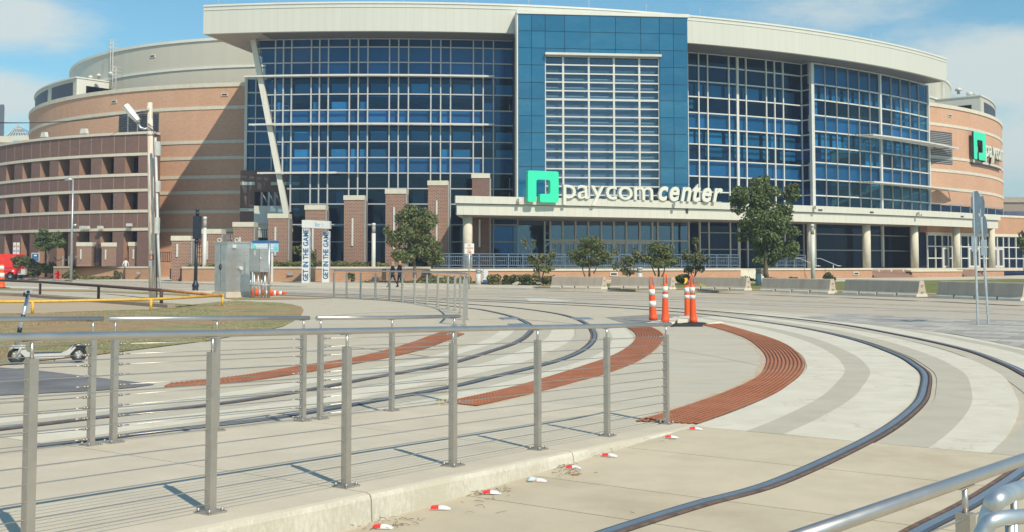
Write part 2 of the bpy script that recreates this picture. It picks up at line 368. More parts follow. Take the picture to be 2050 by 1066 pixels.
def panelmat():
    m, nt, b = newmat('blue_panel'); b.inputs['Roughness'].default_value = .12; b.inputs['Specular IOR Level'].default_value = .55; b.inputs['Coat Weight'].default_value = .5; b.inputs['Coat Roughness'].default_value = .03
    oi = N(nt, 'ShaderNodeObjectInfo').outputs['Random']; c = mixc(nt, oi, (.008, .100, .205), (.015, .132, .245))
    f = noise(nt, .35, 6, .6, stretch=(1, 1, 2.2)); c = mixc(nt, rng(nt, f, .45, .7, 0, .35), c, (.06, .20, .31)); nt.links.new(c, b.inputs['Base Color'])  # paler wavy patches: cloud reflections put into the base colour
    bump(nt, b, noise(nt, .6, 3), .08, .1); return m
m_panel = panelmat()
m_green = plain('sign_green', (.035, .72, .42), .45, var=.02)
m_sign = plain('sign_white', (.70, .70, .60), .4, var=.03)
m_signside = plain('sign_return_black', (.02, .022, .03), .4)
m_blue = plain('print_blue', (.03, .12, .28), .5)
m_lightblue = plain('print_light_blue', (.14, .42, .70), .5)
m_black = plain('black_paint', (.018, .026, .042), .45)
m_navyrail = plain('blue_grey_paint', (.11, .165, .225), .5)
m_wood = plain('weathered_wood', (.64, .55, .455), .9, var=.35, scale=4, stretch=(6, 6, .4), bmp=.4, bscale=30)
m_pipewhite = plain('pale_pipe', (.55, .56, .52), .45)
m_orangep = plain('traffic_orange', (.90, .105, .018), .5, var=.06)
m_refl = plain('reflective_white', (.78, .78, .72), .5, var=.08, scale=20)
m_rubber = plain('black_rubber', (.022, .023, .028), .8)
m_redp = plain('red_paint', (.80, .035, .03), .4, var=.03)
m_yellow = plain('yellow_paint', (.72, .42, .055), .55, var=.18, scale=9)
m_brownpipe = plain('rusty_brown_pipe', (.085, .052, .045), .75, var=.4, scale=8)
m_rustyellow = plain('rusty_yellow_paint', (.50, .21, .055), .7, var=.5, scale=7)
m_barrier = concrete('barrier_concrete', (.60, .50, .39), stain=(.42, .35, .28), amount=.6, scale=1.5, streak=(1.5, 1.5, .25), rand=.14)
m_tape = plain('yellow_tape', (.80, .58, .04), .4)
m_skin = plain('skin', (.45, .26, .18), .6, var=.03)
m_bark = plain('bark', (.17, .13, .095), .95, var=.3, scale=14, bmp=.5, bscale=50)
m_twig = plain('dry_twig', (.16, .11, .07), .95, var=.4, scale=20)
m_galv = plain('galvanised_steel', (.55, .59, .60), .42, .8, var=.14, scale=14)
m_signback = plain('sign_back_aluminium', (.42, .48, .52), .45, .6, var=.08, scale=5)
def steelmat():
    m, nt, b = newmat('brushed_stainless'); b.inputs['Metallic'].default_value = .88
    f = noise(nt, 8, 6, stretch=(1, 1, 1)); nt.links.new(mixc(nt, f, (.50, .475, .44), (.64, .61, .57)), b.inputs['Base Color'])
    nt.links.new(rng(nt, noise(nt, 5, 4), .3, .7, .30, .42), b.inputs['Roughness']); return m
m_steel = steelmat()
m_post = plain('satin_steel_post', (.46, .43, .385), .42, .72, var=.08, scale=10)
m_cabinet = plain('stainless_cabinet', (.63, .61, .57), .33, .82, var=.10, scale=1.2, stretch=(1, 1, 3))
m_railside = plain('rail_shade_side', (.13, .16, .20), .5, .5, var=.1, scale=4)  # dark blue: the shadow side of the rail put into its colour
m_rail = plain('rail_steel', (.33, .385, .44), .34, .7, var=.08, scale=3)
m_railrust = plain('rusty_rail_web', (.19, .125, .095), .7, .2, var=.35, scale=14)
m_groove = plain('groove_dark', (.055, .052, .055), .9)  # near black: groove depth shade put into the colour; also rubber, joint beds
def rustmat():
    m, nt, b = newmat('rusted_iron'); b.inputs['Roughness'].default_value = .85; b.inputs['Metallic'].default_value = .1
    c = mixc(nt, rng(nt, noise(nt, 3, 7, .65), .3, .7), (.21, .066, .028), (.39, .135, .062)); oi = N(nt, 'ShaderNodeObjectInfo').outputs['Random']; c = mixc(nt, rng(nt, oi, 0, 1, 0, .45), c, (.42, .19, .11)); c = mixc(nt, rng(nt, noise(nt, 1.1, 6, .7), .52, .72, 0, .5), c, (.40, .27, .19)); c = mixc(nt, rng(nt, noise(nt, 25, 5), .6, .75, 0, .6), c, (.16, .05, .025))
    nt.links.new(c, b.inputs['Base Color']); bump(nt, b, noise(nt, 80, 4), .3); return m
m_rust = rustmat()
def grassmat():
    m, nt, b = newmat('dry_grass_soil'); b.inputs['Roughness'].default_value = 1; b.inputs['Specular IOR Level'].default_value = .1
    c = mixc(nt, rng(nt, noise(nt, 1.3, 7, .65), .35, .65), (.215, .225, .10), (.42, .375, .21))
    c = mixc(nt, rng(nt, noise(nt, .22, 5, .6), .47, .60), c, (.45, .275, .165)); c = mixc(nt, rng(nt, noise(nt, 30, 5, .7), .45, .75, 0, .35), c, (.16, .15, .07))
    nt.links.new(c, b.inputs['Base Color']); bump(nt, b, noise(nt, 40, 6, .8), .8, .03); return m
m_grass = grassmat()
def lawnmat():
    m, nt, b = newmat('lawn_green'); b.inputs['Roughness'].default_value = 1; b.inputs['Specular IOR Level'].default_value = .1
    c = mixc(nt, rng(nt, noise(nt, 1.5, 7, .65), .3, .7), (.12, .16, .05), (.26, .26, .10)); nt.links.new(c, b.inputs['Base Color']); bump(nt, b, noise(nt, 30, 5, .8), .8, .03); return m
m_lawn = lawnmat()
def blademat():
    m, nt, b = newmat('grass_blades'); b.inputs['Roughness'].default_value = .8
    r = N(nt, 'ShaderNodeNewGeometry').outputs['Random Per Island']; c = mixc(nt, r, (.21, .24, .09), (.48, .43, .24)); nt.links.new(c, b.inputs['Base Color']); return m
m_blade = blademat()
def pavermat():
    m, nt, b = newmat('grey_pavers'); b.inputs['Roughness'].default_value = .9
    mpn = N(nt, 'ShaderNodeMapping'); mpn.inputs['Rotation'].default_value = (0, 0, .6); nt.links.new(N(nt, 'ShaderNodeNewGeometry').outputs['Position'], mpn.inputs[0])
    t = N(nt, 'ShaderNodeTexBrick'); nt.links.new(mpn.outputs[0], t.inputs['Vector']); t.inputs['Scale'].default_value = 1; t.inputs['Brick Width'].default_value = .62; t.inputs['Row Height'].default_value = .62; t.inputs['Mortar Size'].default_value = .012
    t.inputs['Color1'].default_value = (.24, .235, .225, 1); t.inputs['Color2'].default_value = (.50, .475, .41, 1); t.inputs['Mortar'].default_value = (.2, .19, .17, 1); t.inputs['Bias'].default_value = .15
    c = mixc(nt, rng(nt, noise(nt, .5, 5), .4, .7, 0, .5), t.outputs['Color'], (.40, .38, .33)); nt.links.new(c, b.inputs['Base Color']); return m
m_paver = pavermat()
def kerbfacemat():
    m, nt, b = newmat('weathered_kerb'); b.inputs['Roughness'].default_value = .9
    f = noise(nt, 42, 9, .75, stretch=(1, 1, .45)); g = noise(nt, 1.6, 4); f2 = N(nt, 'ShaderNodeMath', operation='ADD'); nt.links.new(f, f2.inputs[0]); nt.links.new(g, f2.inputs[1])
    c = mixc(nt, rng(nt, f2.outputs[0], .93, 1.16), (.51, .475, .38), (.63, .605, .51)); nt.links.new(c, b.inputs['Base Color']); bump(nt, b, noise(nt, 50, 6, .7), .4); return m
m_kerbface = kerbfacemat()
m_leaf = leafmat('leaf_deep', (.062, .095, .036), (.19, .235, .095), (.17, .08, .04), .025)
m_leafr = leafmat('leaf_autumn', (.075, .105, .038), (.23, .265, .105), (.22, .09, .05), .06)
m_leafo = leafmat('leaf_olive', (.075, .09, .035), (.24, .25, .10), (.22, .10, .06), .04)
m_leafh = leafmat('leaf_hedge', (.055, .078, .034), (.17, .20, .085))
m_leaff = leafmat('leaf_flowerbed', (.06, .085, .03), (.22, .25, .095), (.40, .13, .08), .06)
# ================================================================== THE SETTING
def gp(lst, z=0): return [tuple(G(x, y, z)[:2]) for x, y in lst]
struct('ground', MB().add([(-700, -30, 0), (700, -30, 0), (700, 900, 0), (-700, 900, 0)], [(0, 1, 2, 3)]), m_ground)
KERB = gp([(-300, 552), (0, 559.5), (144, 563.6), (289, 566.7), (382, 570), (565, 575.4), (668, 577), (937, 579.5), (1120, 583), (1350, 586), (1600, 590), (1800, 596), (2050, 604.5), (2400, 618)])
KC = spline(KERB, 6)
near = gp([(-300, 568), (0, 572), (200, 578), (330, 588), (480, 597), (660, 598), (830, 604), (940, 604), (1150, 606), (1400, 615), (1650, 628), (1800, 634), (2050, 645), (2400, 662)])
struct('street', MB().sheet(list(map(tuple, KC)) + near[::-1], .004), m_street)
struct('far_kerb', MB().ribbon(KC, offset(KC, -.35), 0, .14), m_kerb)
struct('gutter', MB().ribbon(offset(KC, .7), offset(KC, .02), .001, .009), m_walk)
back = spline([(-95, 190), (-62, 128), (-46, 112), (-33, 104), (-14, 94), (0, 88), (14, 90), (34, 100), (60, 118), (110, 150)], 8)
def resample(c, n):
    c = np.array(c)[:, :2]; s = np.r_[0, np.cumsum(np.linalg.norm(np.diff(c, axis=0), axis=1))]; t = np.linspace(0, s[-1], n)
    return np.stack([np.interp(t, s, c[:, 0]), np.interp(t, s, c[:, 1])], 1)
ka = resample(offset(KC, -.35), 40); kb = resample(back, 40)
mb = MB()
for i in range(40): mb.v += [(ka[i][0], ka[i][1], .135), (kb[i][0], kb[i][1], .30)]
for i in range(39): mb.f.append((2*i, 2*i+2, 2*i+3, 2*i+1)); mb.sm.append(False); mb.mi.append(0)
struct('far_sidewalk', mb, m_walk)
struct('plaza', MB().prism(list(map(tuple, kb)) + [(110, 260), (-95, 260)], .0, .302), m_walk)
KS = [p for p in KC if p[0] > 1.0]; lawn = [tuple(p) for p in offset(KS, -.36)] + [(75, 70), (62, 108), (38, 92), (26, 85), (16, 80), (3, 76)]
struct('lawn', MB().sheet(lawn, lambda x, y: .140 + .0032*max(0, y-46)), m_lawn)
struct('soil_strip', MB().ribbon(offset(KS, -2.3), offset(KS, -.362), .10, .16, lambda x, y: .0035*max(0, y-46)), concrete('dry_soil', (.44, .32, .19), amount=.4))
for k in range(2):      # double yellow centre line
    L = spline(gp([(800, 583.5), (1040, 588.5+k*1.2), (1300, 594+k*1.3), (1560, 602+k*1.5), (2050, 620+k*2), (2300, 630+k*2)]), 6)
    struct('road_marking', MB().ribbon(offset(L, -.05), offset(L, .05), .002, .010), plain('worn_yellow_line', (.50, .37, .20), .8, var=.25, scale=3))
for pts in ([(0, 572.8), (180, 577), (176, 580.5), (0, 577)], [(330, 577), (760, 586), (760, 587), (330, 578)], [(1000, 593), (1500, 607), (1500, 608), (1000, 593.8)], [(1050, 597.5), (1060, 604), (1150, 604.5), (1100, 599)]):
    struct('road_marking', MB().sheet(gp(pts), .010), plain('worn_white_line', (.60, .585, .50), .8, var=.2, scale=2))
struct('asphalt_patch', MB().sheet(gp([(1212, 636), (1330, 629), (1420, 634), (1400, 648), (1270, 651), (1240, 645)]), .006), m_patch)
struct('paver_walk', MB().sheet(gp([(1600, 636), (1690, 629), (1850, 636), (2050, 643), (2400, 660), (2400, 800), (2050, 699), (1916, 671), (1757, 652), (1660, 643)]), .012), m_paver)
# left side: lot, verges, asphalt
lot_top = [(-400, 586), (0, 592), (103, 598), (206, 606), (351, 617)]
struct('parking_lot', MB().sheet(gp(lot_top + [(300, 620), (227, 622.5), (144, 625), (64, 629), (0, 629), (-400, 632)]), .006), m_lot)
LK = spline(gp(lot_top), 6)
struct('lot_kerb', MB().ribbon(offset(LK, 0), offset(LK, .3), 0, .13), concrete('brown_kerb', (.34, .27, .20), amount=.4))
G1 = [(-400, 632), (0, 629), (64, 629), (144, 625), (227, 622.5), (300, 620), (351, 615), (420, 607), (470, 602.5), (517, 605.5), (560, 607), (583, 610), (603, 615), (608, 622), (601, 636), (568, 654), (533, 663), (411, 684), (190, 712), (50, 727), (0, 733), (-400, 770)]
gA = [(-300, 573), (0, 577.5), (68, 579.5), (182, 581.5), (297, 586), (380, 590), (380, 593), (297, 589.5), (182, 585), (68, 583), (0, 581), (-300, 577)]
gB = [(-300, 583), (0, 586), (70, 589), (130, 593.5), (200, 598.5), (270, 602.5), (330, 607), (400, 612), (351, 617), (206, 606), (103, 598), (0, 592), (-300, 588)]
gC = [(440, 597), (500, 596), (560, 595.5), (630, 597.5), (668, 598), (620, 599.5), (540, 600.5), (470, 600.5)]
for pl in (G1, gA, gB, gC): struct('verge', MB().sheet(gp(pl), .014), m_grass)
def inside(p, poly):
    r = False; j = len(poly)-1
    for i in range(len(poly)):
        if (poly[i][1] > p[1]) != (poly[j][1] > p[1]) and p[0] < (poly[j][0]-poly[i][0])*(p[1]-poly[i][1])/(poly[j][1]-poly[i][1])+poly[i][0]: r = not r
        j = i
    return r
gb = MB()
for pl, n in ((G1, 36000), (gB, 3000), (gA, 2000), (gC, 1500)):
    P = gp(pl); xs = [p[0] for p in P]; ys = [p[1] for p in P]; k = 0; tries = 0
    x0 = max(min(xs), -24)
    while k < n and tries < n*5:
        tries += 1; x = random.uniform(x0, max(xs)); y = random.uniform(min(ys), max(ys))
        if math.sin(x*.9+1.3*math.sin(y*.31))+math.sin(y*.55+x*.4) < -.2 and random.random() < .9: continue
        if not inside((x, y), P): continue
        k += 1; a = random.uniform(0, 6.28); w = random.uniform(.004, .011); h = random.uniform(.010, .034); l = random.uniform(-.06, .06); q = random.uniform(-.06, .06)
        gb.add([(x-w*math.cos(a), y-w*math.sin(a), .01), (x+w*math.cos(a), y+w*math.sin(a), .01), (x+l, y+q, .01+h)], [(0, 1, 2)])
obj('grass', gb, m_blade, kind='stuff')
struct('asphalt_path', MB().sheet(gp([(-300, 728), (0, 737), (60, 741), (120, 748), (310, 771), (270, 777), (200, 783), (0, 793), (-300, 800)]), .008), m_asphalt)
# ------------------------------------------------------------------ ramp footway with kerb
KEND = np.array(G(1390, 862)[:2]); K0 = np.array(G(740, 1060)[:2]); RD = (KEND-K0)/np.linalg.norm(KEND-K0); RN = np.array([-RD[1], RD[0]]); SLOPE = .038
def ramp_z(x, y): return max(0.0, -SLOPE*((x-KEND[0])*RD[0]+(y-KEND[1])*RD[1]))
def ramp_at(u, off): p = KEND+RD*u+RN*off; return np.array([p[0], p[1], ramp_z(*p)])
def ramp_hit(px, py):
    r = ray(px, py); t = (-EYE+SLOPE*(KEND@RD))/(r[2]+SLOPE*(r[:2]@RD)); q = r*t
    return float((q[:2]-KEND)@RD), float((q[:2]-KEND)@RN)
W0, W1 = .10, 3.32
us = np.linspace(-13, .9, 60)
bev = .035
rm = MB(); prof = lambda u: [(W0, 0), (W0+.012, ramp_at(u, 0)[2]-bev+.006), (W0+bev, ramp_at(u, 0)[2]+.006), (W1, ramp_at(u, 0)[2]+.006), (W1, 0)]
face = MB()
joints = [-11.9, -9.45, -7.0, -4.55, -2.1]
sections = [(-13.0, -11.9), (-11.9, -9.45), (-9.45, -7.0), (-7.0, -4.55), (-4.55, -2.1), (-2.1, .9)]
root = struct('ramp_footway', MB().prism([ramp_at(u, W0+.03)[:2] for u in (-13, .9)] + [ramp_at(u, W1-.03)[:2] for u in (.9, -13)], -.02, .003), m_groove)
for (u0, u1) in sections:
    top = MB(); L = []; n = 7
    for i in range(n):
        u = u0+.006+(u1-u0-.012)*i/(n-1); z = ramp_z(*(KEND+RD*u))
        for off, zz in ((W0, -.01), (W0+.008, max(.0, z-bev)+.004), (W0+.02, z-.008+.006), (W0+.05, z+.006), (W1, z+.006), (W1, -.01)):
            p = KEND+RD*u+RN*off; L.append((p[0], p[1], zz))
    fs = []
    for i in range(n-1):
        for k in range(5): b = i*6+k; fs.append((b, b+1, b+7, b+6))
    fs += [tuple(range(5, -1, -1)), tuple((n-1)*6+k for k in range(6))]
    top.add(L, fs); 
    for i in range(n-1):
        for k in (0, 1): top.mi[i*5+k] = 1
    obj('ramp_slab', top, [m_ramp, m_kerbface], root)
# ------------------------------------------------------------------ street-car track
pxR1 = [(1040, 1135), (1240, 1066), (1400, 1015), (1558, 970), (1717, 897), (1797, 850), (1844, 808), (1855, 780), (1856, 752), (1838, 734), (1799, 711.5), (1719, 683), (1623, 660.5), (1511, 643), (1410, 630), (1280, 619.6), (1153, 612), (1027, 606.5), (937, 603), (700, 593.5), (400, 583)]
pxR2 = [(1740, 1120), (1828, 1066), (1940, 1008), (2040, 942), (2110, 880), (2136, 840), (2130, 808), (2104, 783), (2050, 751), (2006, 729), (1926, 700), (1799, 671.6), (1671, 649), (1527, 633), (1400, 622), (1280, 614), (1153, 608), (1027, 603), (937, 599.8), (700, 591), (400, 581.5)]
pxR3 = [(-160, 882), (0, 862), (216, 836), (418, 813), (520, 799), (627, 781), (754, 756.6), (898, 730), (976, 707), (1034, 687), (1060, 669), (1065, 656), (1052, 645), (1022, 633.6), (976, 623), (937, 617.5), (800, 604), (640, 595.5), (400, 586)]
pxR4 = [(60, 897), (200, 881), (304, 867), (500, 845), (614, 828), (789, 797), (915, 773), (976, 758), (1072, 735), (1128, 718.5), (1164, 702), (1182, 687), (1188, 674), (1184, 662), (1174, 650), (1146, 637), (1103, 627), (1027, 617), (937, 610), (800, 601), (640, 594), (400, 585)]
C1, C2, C3, C4 = [spline(gp(p), 10) for p in (pxR1, pxR2, pxR3, pxR4)]
J0a, J0b = np.array(G(1400, 857)[:2]), np.array(G(2000, 912)[:2]); J0n = np.array([-(J0b-J0a)[1], (J0b-J0a)[0]]); J0n /= np.linalg.norm(J0n)
def beyond(c, lo=0.0, ymax=31):
    q = [p for p in c if (p-J0a)@J0n > lo and p[1] < ymax]; return np.array(q)
def band(c, d0, d1, mat, name, z=.009, filt=None):
    a, b = offset(c, d0), offset(c, d1)
    if filt is not None: a, b = filt(a), filt(b)
    n = max(len(a), len(b), 8); a = resample(a, n); b = resample(b, n)
    struct(name, MB().ribbon(a, b, .001, z), mat)
def dense(c, k=8):
    return resample(c, len(c)*k)
D1, D2 = dense(C1), dense(C2)
far1 = lambda c: beyond(c, 0, 33)
for d0, d1, m in ((-1.70, -1.14, m_white), (-1.14, -.78, m_grey), (-.78, -.115, m_white), (.115, .53, m_grey), (.53, 1.02, m_white)):
    band(D1, d0, d1, m, 'track_slab_band', filt=far1)
for d0, d1, m in ((-.36, -.115, m_grey), (.115, .72, m_white), (.72, 1.02, m_grey), (1.02, 1.28, m_white)):
    band(D2, d0, d1, m, 'track_slab_band', filt=lambda c: beyond(c, 0, 37), z=.0075)
D3, D4 = dense(C3), dense(C4)
f3 = lambda c: np.array([p for p in c if p[1] < 28 and ((p-KEND)@RN > W1+.02 or p[1] > 15) and (p-KEND)@RD > -4.0])
for d0, d1, m in ((-.76, -.42, m_white), (-.42, -.115, m_grey), (.115, .48, m_grey), (.48, 1.02, m_white)):
    band(D3, d0, d1, m, 'track_slab_band', filt=f3)
for d0, d1, m in ((-.40, -.115, m_grey), (.115, .42, m_grey), (.42, .86, m_white)):
    band(D4, d0, d1, m, 'track_slab_band', filt=f3, z=.0075)
def streetcar_rail(c, flip, label):
    s = -1 if flip else 1
    r = thing('streetcar_rail', label, 'rail', (*c[len(c)//2], 0), 'grooved street-car rails')
    rb = lambda a, b, z0, z1: MB().ribbon(offset(c, min(s*a, s*b)), offset(c, max(s*a, s*b)), z0, z1)
    obj('rail_shade_side', rb(-.080, -.058, .002, .0185), m_railside, r); obj('rail_head', rb(-.058, -.002, .002, .021), m_rail, r); obj('flangeway', rb(-.002, .020, .001, .0105), m_groove, r)
    obj('guard_lip', rb(.020, .048, .002, .0185), m_railrust, r)
    obj('rubber_boot', rb(-.090, -.080, .001, .0115), m_groove, r); obj('rubber_boot', rb(.048, .058, .001, .0115), m_groove, r)
streetcar_rail(C1, False, 'inner curved rail of the right-hand bend, beside the broad rusted plate strip')
streetcar_rail(C2, True, 'outer curved rail of the right-hand bend, running out of the right picture edge')
streetcar_rail(C3, False, 'inner curved rail of the left-hand bend, behind the far cable railing')
streetcar_rail(C4, True, 'outer curved rail of the left-hand bend, next to the middle rusted plate')
# foreground slabs, jointed
jl = [((1400, 857), (2000, 912)), ((1400, 914), (1863, 971)), ((1400, 999), (1669, 1043)), ((900, 990), (1400, 1075)), ]
ls = [(np.array(G(*a)[:2]), np.array(G(*b)[:2])) for a, b in jl]
dirv = (ls[0][1]-ls[0][0])/np.linalg.norm(ls[0][1]-ls[0][0])
base = [l[0] for l in ls]
def kx(b):       # where a joint meets the kerb line
    A = np.array([[dirv[0], -RD[0]], [dirv[1], -RD[1]]]); t = np.linalg.solve(A, KEND+RN*(W0-.05)-b); return b+dirv*t[0]
step = [kx(b) for b in base]
for k in range(4): step.append(step[-1]-RD*1.75)
pav = struct('foreground_pavement', MB().sheet([step[0], step[0]+dirv*9, step[-1]+dirv*11, step[-1]], .002), m_groove)
for i in range(len(step)-1):
    a, b = step[i], step[i+1]; g = (b-a)/np.linalg.norm(b-a)*.007
    for (s0, s1) in ((0.0, 3.1), (3.115, 6.4), (6.415, 9.5)):
        obj('paving_slab', MB().prism([a+g+dirv*s0, a+g+dirv*s1, b-g+dirv*s1, b-g+dirv*s0], .001, .0085), m_slab, pav)
# island between the two bends
padL = {
 'left':  ([(330, 777), (420, 771), (500, 764), (614, 747), (703, 731), (787, 715), (850, 699.6), (890, 685), (930, 670)], [(345, 770), (420, 762), (500, 752), (599, 735), (703, 719), (779, 701), (830, 685), (866, 671.6), (890, 664)]),
 'mid':   ([(956, 815), (1077, 787), (1150, 767), (1212, 750), (1276, 725), (1313, 699.5), (1329, 676.7), (1320, 664), (1300, 655)], [(890, 808), (1000, 784), (1077, 763), (1153, 739), (1222, 715), (1256, 696), (1272, 679), (1270, 667), (1252, 655)]),
 'right': ([(1400, 851), (1447, 833), (1533, 799), (1568, 780), (1600, 754), (1612, 732), (1602, 713), (1578, 693), (1541, 677.6), (1493, 663), (1444, 649.5)], [(1272, 846), (1341, 826), (1449, 788.5), (1515, 757), (1532, 732), (1532, 715), (1519, 698), (1493, 679), (1456, 665), (1428, 657), (1405, 652)])}
lab = {'left': 'rusted orange tactile plate strip behind the far cable railing, leftmost of three', 'mid': 'rusted tactile plate strip curving up to the foot of the cones, middle of three', 'right': 'broad rusted tactile plate strip curving round the island on the right, largest of three'}
isl = gp([(956, 815), (1077, 787), (1212, 750), (1276, 725), (1313, 699.5), (1329, 676.7), (1318, 657), (1405, 652), (1456, 665), (1493, 679), (1519, 698), (1532, 715), (1532, 732), (1515, 757), (1449, 788.5), (1341, 826), (1272, 846), (1200, 850)])
struct('island', MB().sheet(isl, .0045), m_island)
for key, (rt, lf) in padL.items():
    Rr, Ll = resample(spline(gp(rt), 10), 49), resample(spline(gp(lf), 10), 49)
    t = thing('tactile_strip', lab[key], 'tactile paving', (*Rr[24], 0), 'rusted tactile plates along the tracks')
    fr = obj('frame', MB().ribbon(Ll, Rr, .001, .012), m_railrust, t)
    NR = 10; dm = MB()
    for j in range(0, 48, 3):
        mb = MB()
        for k in range(NR):
            f0, f1 = (k+.13)/NR, (k+.87)/NR; sl = slice(j, j+4)
            A, B = (Ll[sl]*(1-f0)+Rr[sl]*f0).copy(), (Ll[sl]*(1-f1)+Rr[sl]*f1).copy()
            for arr in (A, B):
                v = arr[-1]-arr[-2]; arr[-1] -= v/np.linalg.norm(v)*.010
            mb.ribbon(A, B, .011, .021)
        obj('cast_plate', mb, m_rust, t)
    Ln = np.linalg.norm(np.diff(Rr, axis=0), axis=1).sum(); nd = int(Ln/.075); A, B = resample(Ll, nd), resample(Rr, nd)
    for i in range(nd):
        for k in range(NR):
            f = (k+.5)/NR; p = A[i]*(1-f)+B[i]*f; r0, r1 = .019, .010
            dm.add([(p[0]+q*r0, p[1]+w*r0, .020) for q, w in ((-1, -1), (1, -1), (1, 1), (-1, 1))]+[(p[0]+q*r1, p[1]+w*r1, .028) for q, w in ((-1, -1), (1, -1), (1, 1), (-1, 1))], [(4, 5, 6, 7), (0, 1, 5, 4), (1, 2, 6, 5), (2, 3, 7, 6), (3, 0, 4, 7)])
    o = obj('tactile_dome', dm, m_rust, t); o['kind'] = 'stuff'
for i, (pl, lb) in enumerate((([(998, 637.5), (1030, 636.5), (1040, 640.5), (1008, 641.5)], 'dark square cover set in the inner rail of the left bend, farther of two'), ([(1016, 650), (1050, 649), (1062, 654), (1026, 655)], 'dark square cover set in the inner rail of the left bend, nearer of two'), ([(1143, 637.5), (1178, 637), (1190, 641), (1155, 642)], 'dark square cover beside the outer rail of the left bend'))):
    t = thing('track_box', lb, 'cover', (*G(*pl[0])[:2], 0), 'covers along the track'); P = gp(pl); c = np.mean(P, axis=0)
    obj('frame', MB().prism(P, .001, .022), m_galv, t); obj('lid', MB().prism([c+(np.array(p)-c)*.85 for p in P], .021, .027), plain('grey_lid', (.20, .24, .28), .5), t)

# old joints and cracks of the plaza concrete, cut as narrow dark grooves
m_joint = plain('joint_filler', (.24, .195, .145), .95, var=.3, scale=6)
for pts in ([(60, 826), (180, 838), (330, 852)], [(0, 806), (120, 800), (300, 786)], [(640, 690), (760, 702), (905, 722)], [(1335, 700), (1430, 715), (1530, 735)], [(960, 640), (1040, 640), (1180, 652)], [(620, 640), (720, 628), (900, 624)]):
    L = spline(gp(pts), 8); struct('slab_joint', MB().ribbon(offset(L, -.006), offset(L, .006), .001, .0062), m_joint)
tyre = plain('tyre_scuff', (.30, .28, .245), .9, var=.2, scale=2)
for k, pts in enumerate(([(940, 590), (1250, 597), (1600, 606), (1800, 612)], [(1000, 595), (1300, 603), (1560, 612)], [(1500, 607), (1800, 619), (2050, 632)], [(380, 577), (600, 581), (800, 585)])):
    L = spline(gp(pts), 8); w = [.05+.12*abs(math.sin(i*.7+k)) for i in range(len(L))]; a = np.array([offset(L, -w_)[i] for i, w_ in enumerate(w)]); b_ = np.array([offset(L, w_)[i] for i, w_ in enumerate(w)])
    struct('tyre_mark', MB().ribbon(a, b_, .001, .0068), tyre)
def stainmat():
    m, nt, b = newmat('rust_stain'); b.inputs['Roughness'].default_value = .9
    f = noise(nt, 3.5, 7, .7); c = mixc(nt, rng(nt, f, .40, .62), (.525, .495, .40), (.53, .34, .19)); nt.links.new(c, b.inputs['Base Color']); return m
m_stain = stainmat()
for key, wd in (('right', .11), ('mid', .05)):
    rt, lf = padL[key]; E_ = resample(spline(gp(lf if key == 'right' else rt), 10), 60); n_ = len(E_); o_ = -1 if key == 'right' else 1
    cen = resample(spline(gp(rt if key == 'right' else lf), 10), 60)
    out = np.array([E_[i]+(E_[i]-cen[i])/np.linalg.norm(E_[i]-cen[i])*(wd*(.5+.5*abs(math.sin(i*.55)))+.01) for i in range(n_)])
    struct('rust_stain', MB().ribbon(E_, out, .001, .0066), m_stain)
hz, hnt, hb = newmat('air'); hnt.nodes.remove(hb); pv = N(hnt, 'ShaderNodeVolumePrincipled'); pv.inputs['Color'].default_value = (.72, .84, 1, 1); pv.inputs['Density'].default_value = .00055; pv.inputs['Anisotropy'].default_value = 0
hnt.links.new(pv.outputs[0], hnt.nodes['Material Output'].inputs['Volume'])
obj('added_haze', MB().box(0, 435, -1, 1420, 950, 76), hz, kind='stuff')  # thin scattering volume added to lift the dark tones

# saw-cut joint grid of the street slab and a few wandering tar lines
jm = MB(); KD = offset(KC, .9)
for o_ in (4.2, 8.0, 11.8):
    L = offset(KC, o_)[14:66]; jm.ribbon(offset(L, -.02), offset(L, .02), .001, .0072)
for i in range(18, 66, 3):
    t_ = KC[i+1][:2]-KC[i-1][:2]; t_ = t_/np.linalg.norm(t_); n_ = np.array([t_[1], -t_[0]]); a_, b_ = KC[i][:2]+n_*.8, KC[i][:2]+n_*13.5
    if b_[1] > 34: jm.ribbon(np.array([a_-t_*.02, b_-t_*.02]), np.array([a_+t_*.02, b_+t_*.02]), .001, .0073)
struct('street_joint', jm, m_joint)
tar = plain('tar_seal', (.12, .115, .11), .6); rj = random.Random(4); tm = MB()
for (px, py, ln, an) in ((1150, 601, 6, .3), (1500, 612, 5, -.5), (1750, 622, 4, -.3), (700, 590, 7, -.6), (1640, 604, 3, .6), (300, 574, 6, -.7), (1250, 640, 2.5, .9), (1000, 655, 1.8, .2)):
    g = G(px, py); p = np.array(g[:2]); L = [p.copy()]
    for k in range(9): an2 = an+rj.uniform(-.5, .5); p = p+np.array([math.cos(an2), math.sin(an2)])*ln/9; L.append(p.copy())
    L = spline(L, 4); tm.ribbon(offset(L, -.018), offset(L, .018), .001, .0098)
struct('tar_line', tm, tar)
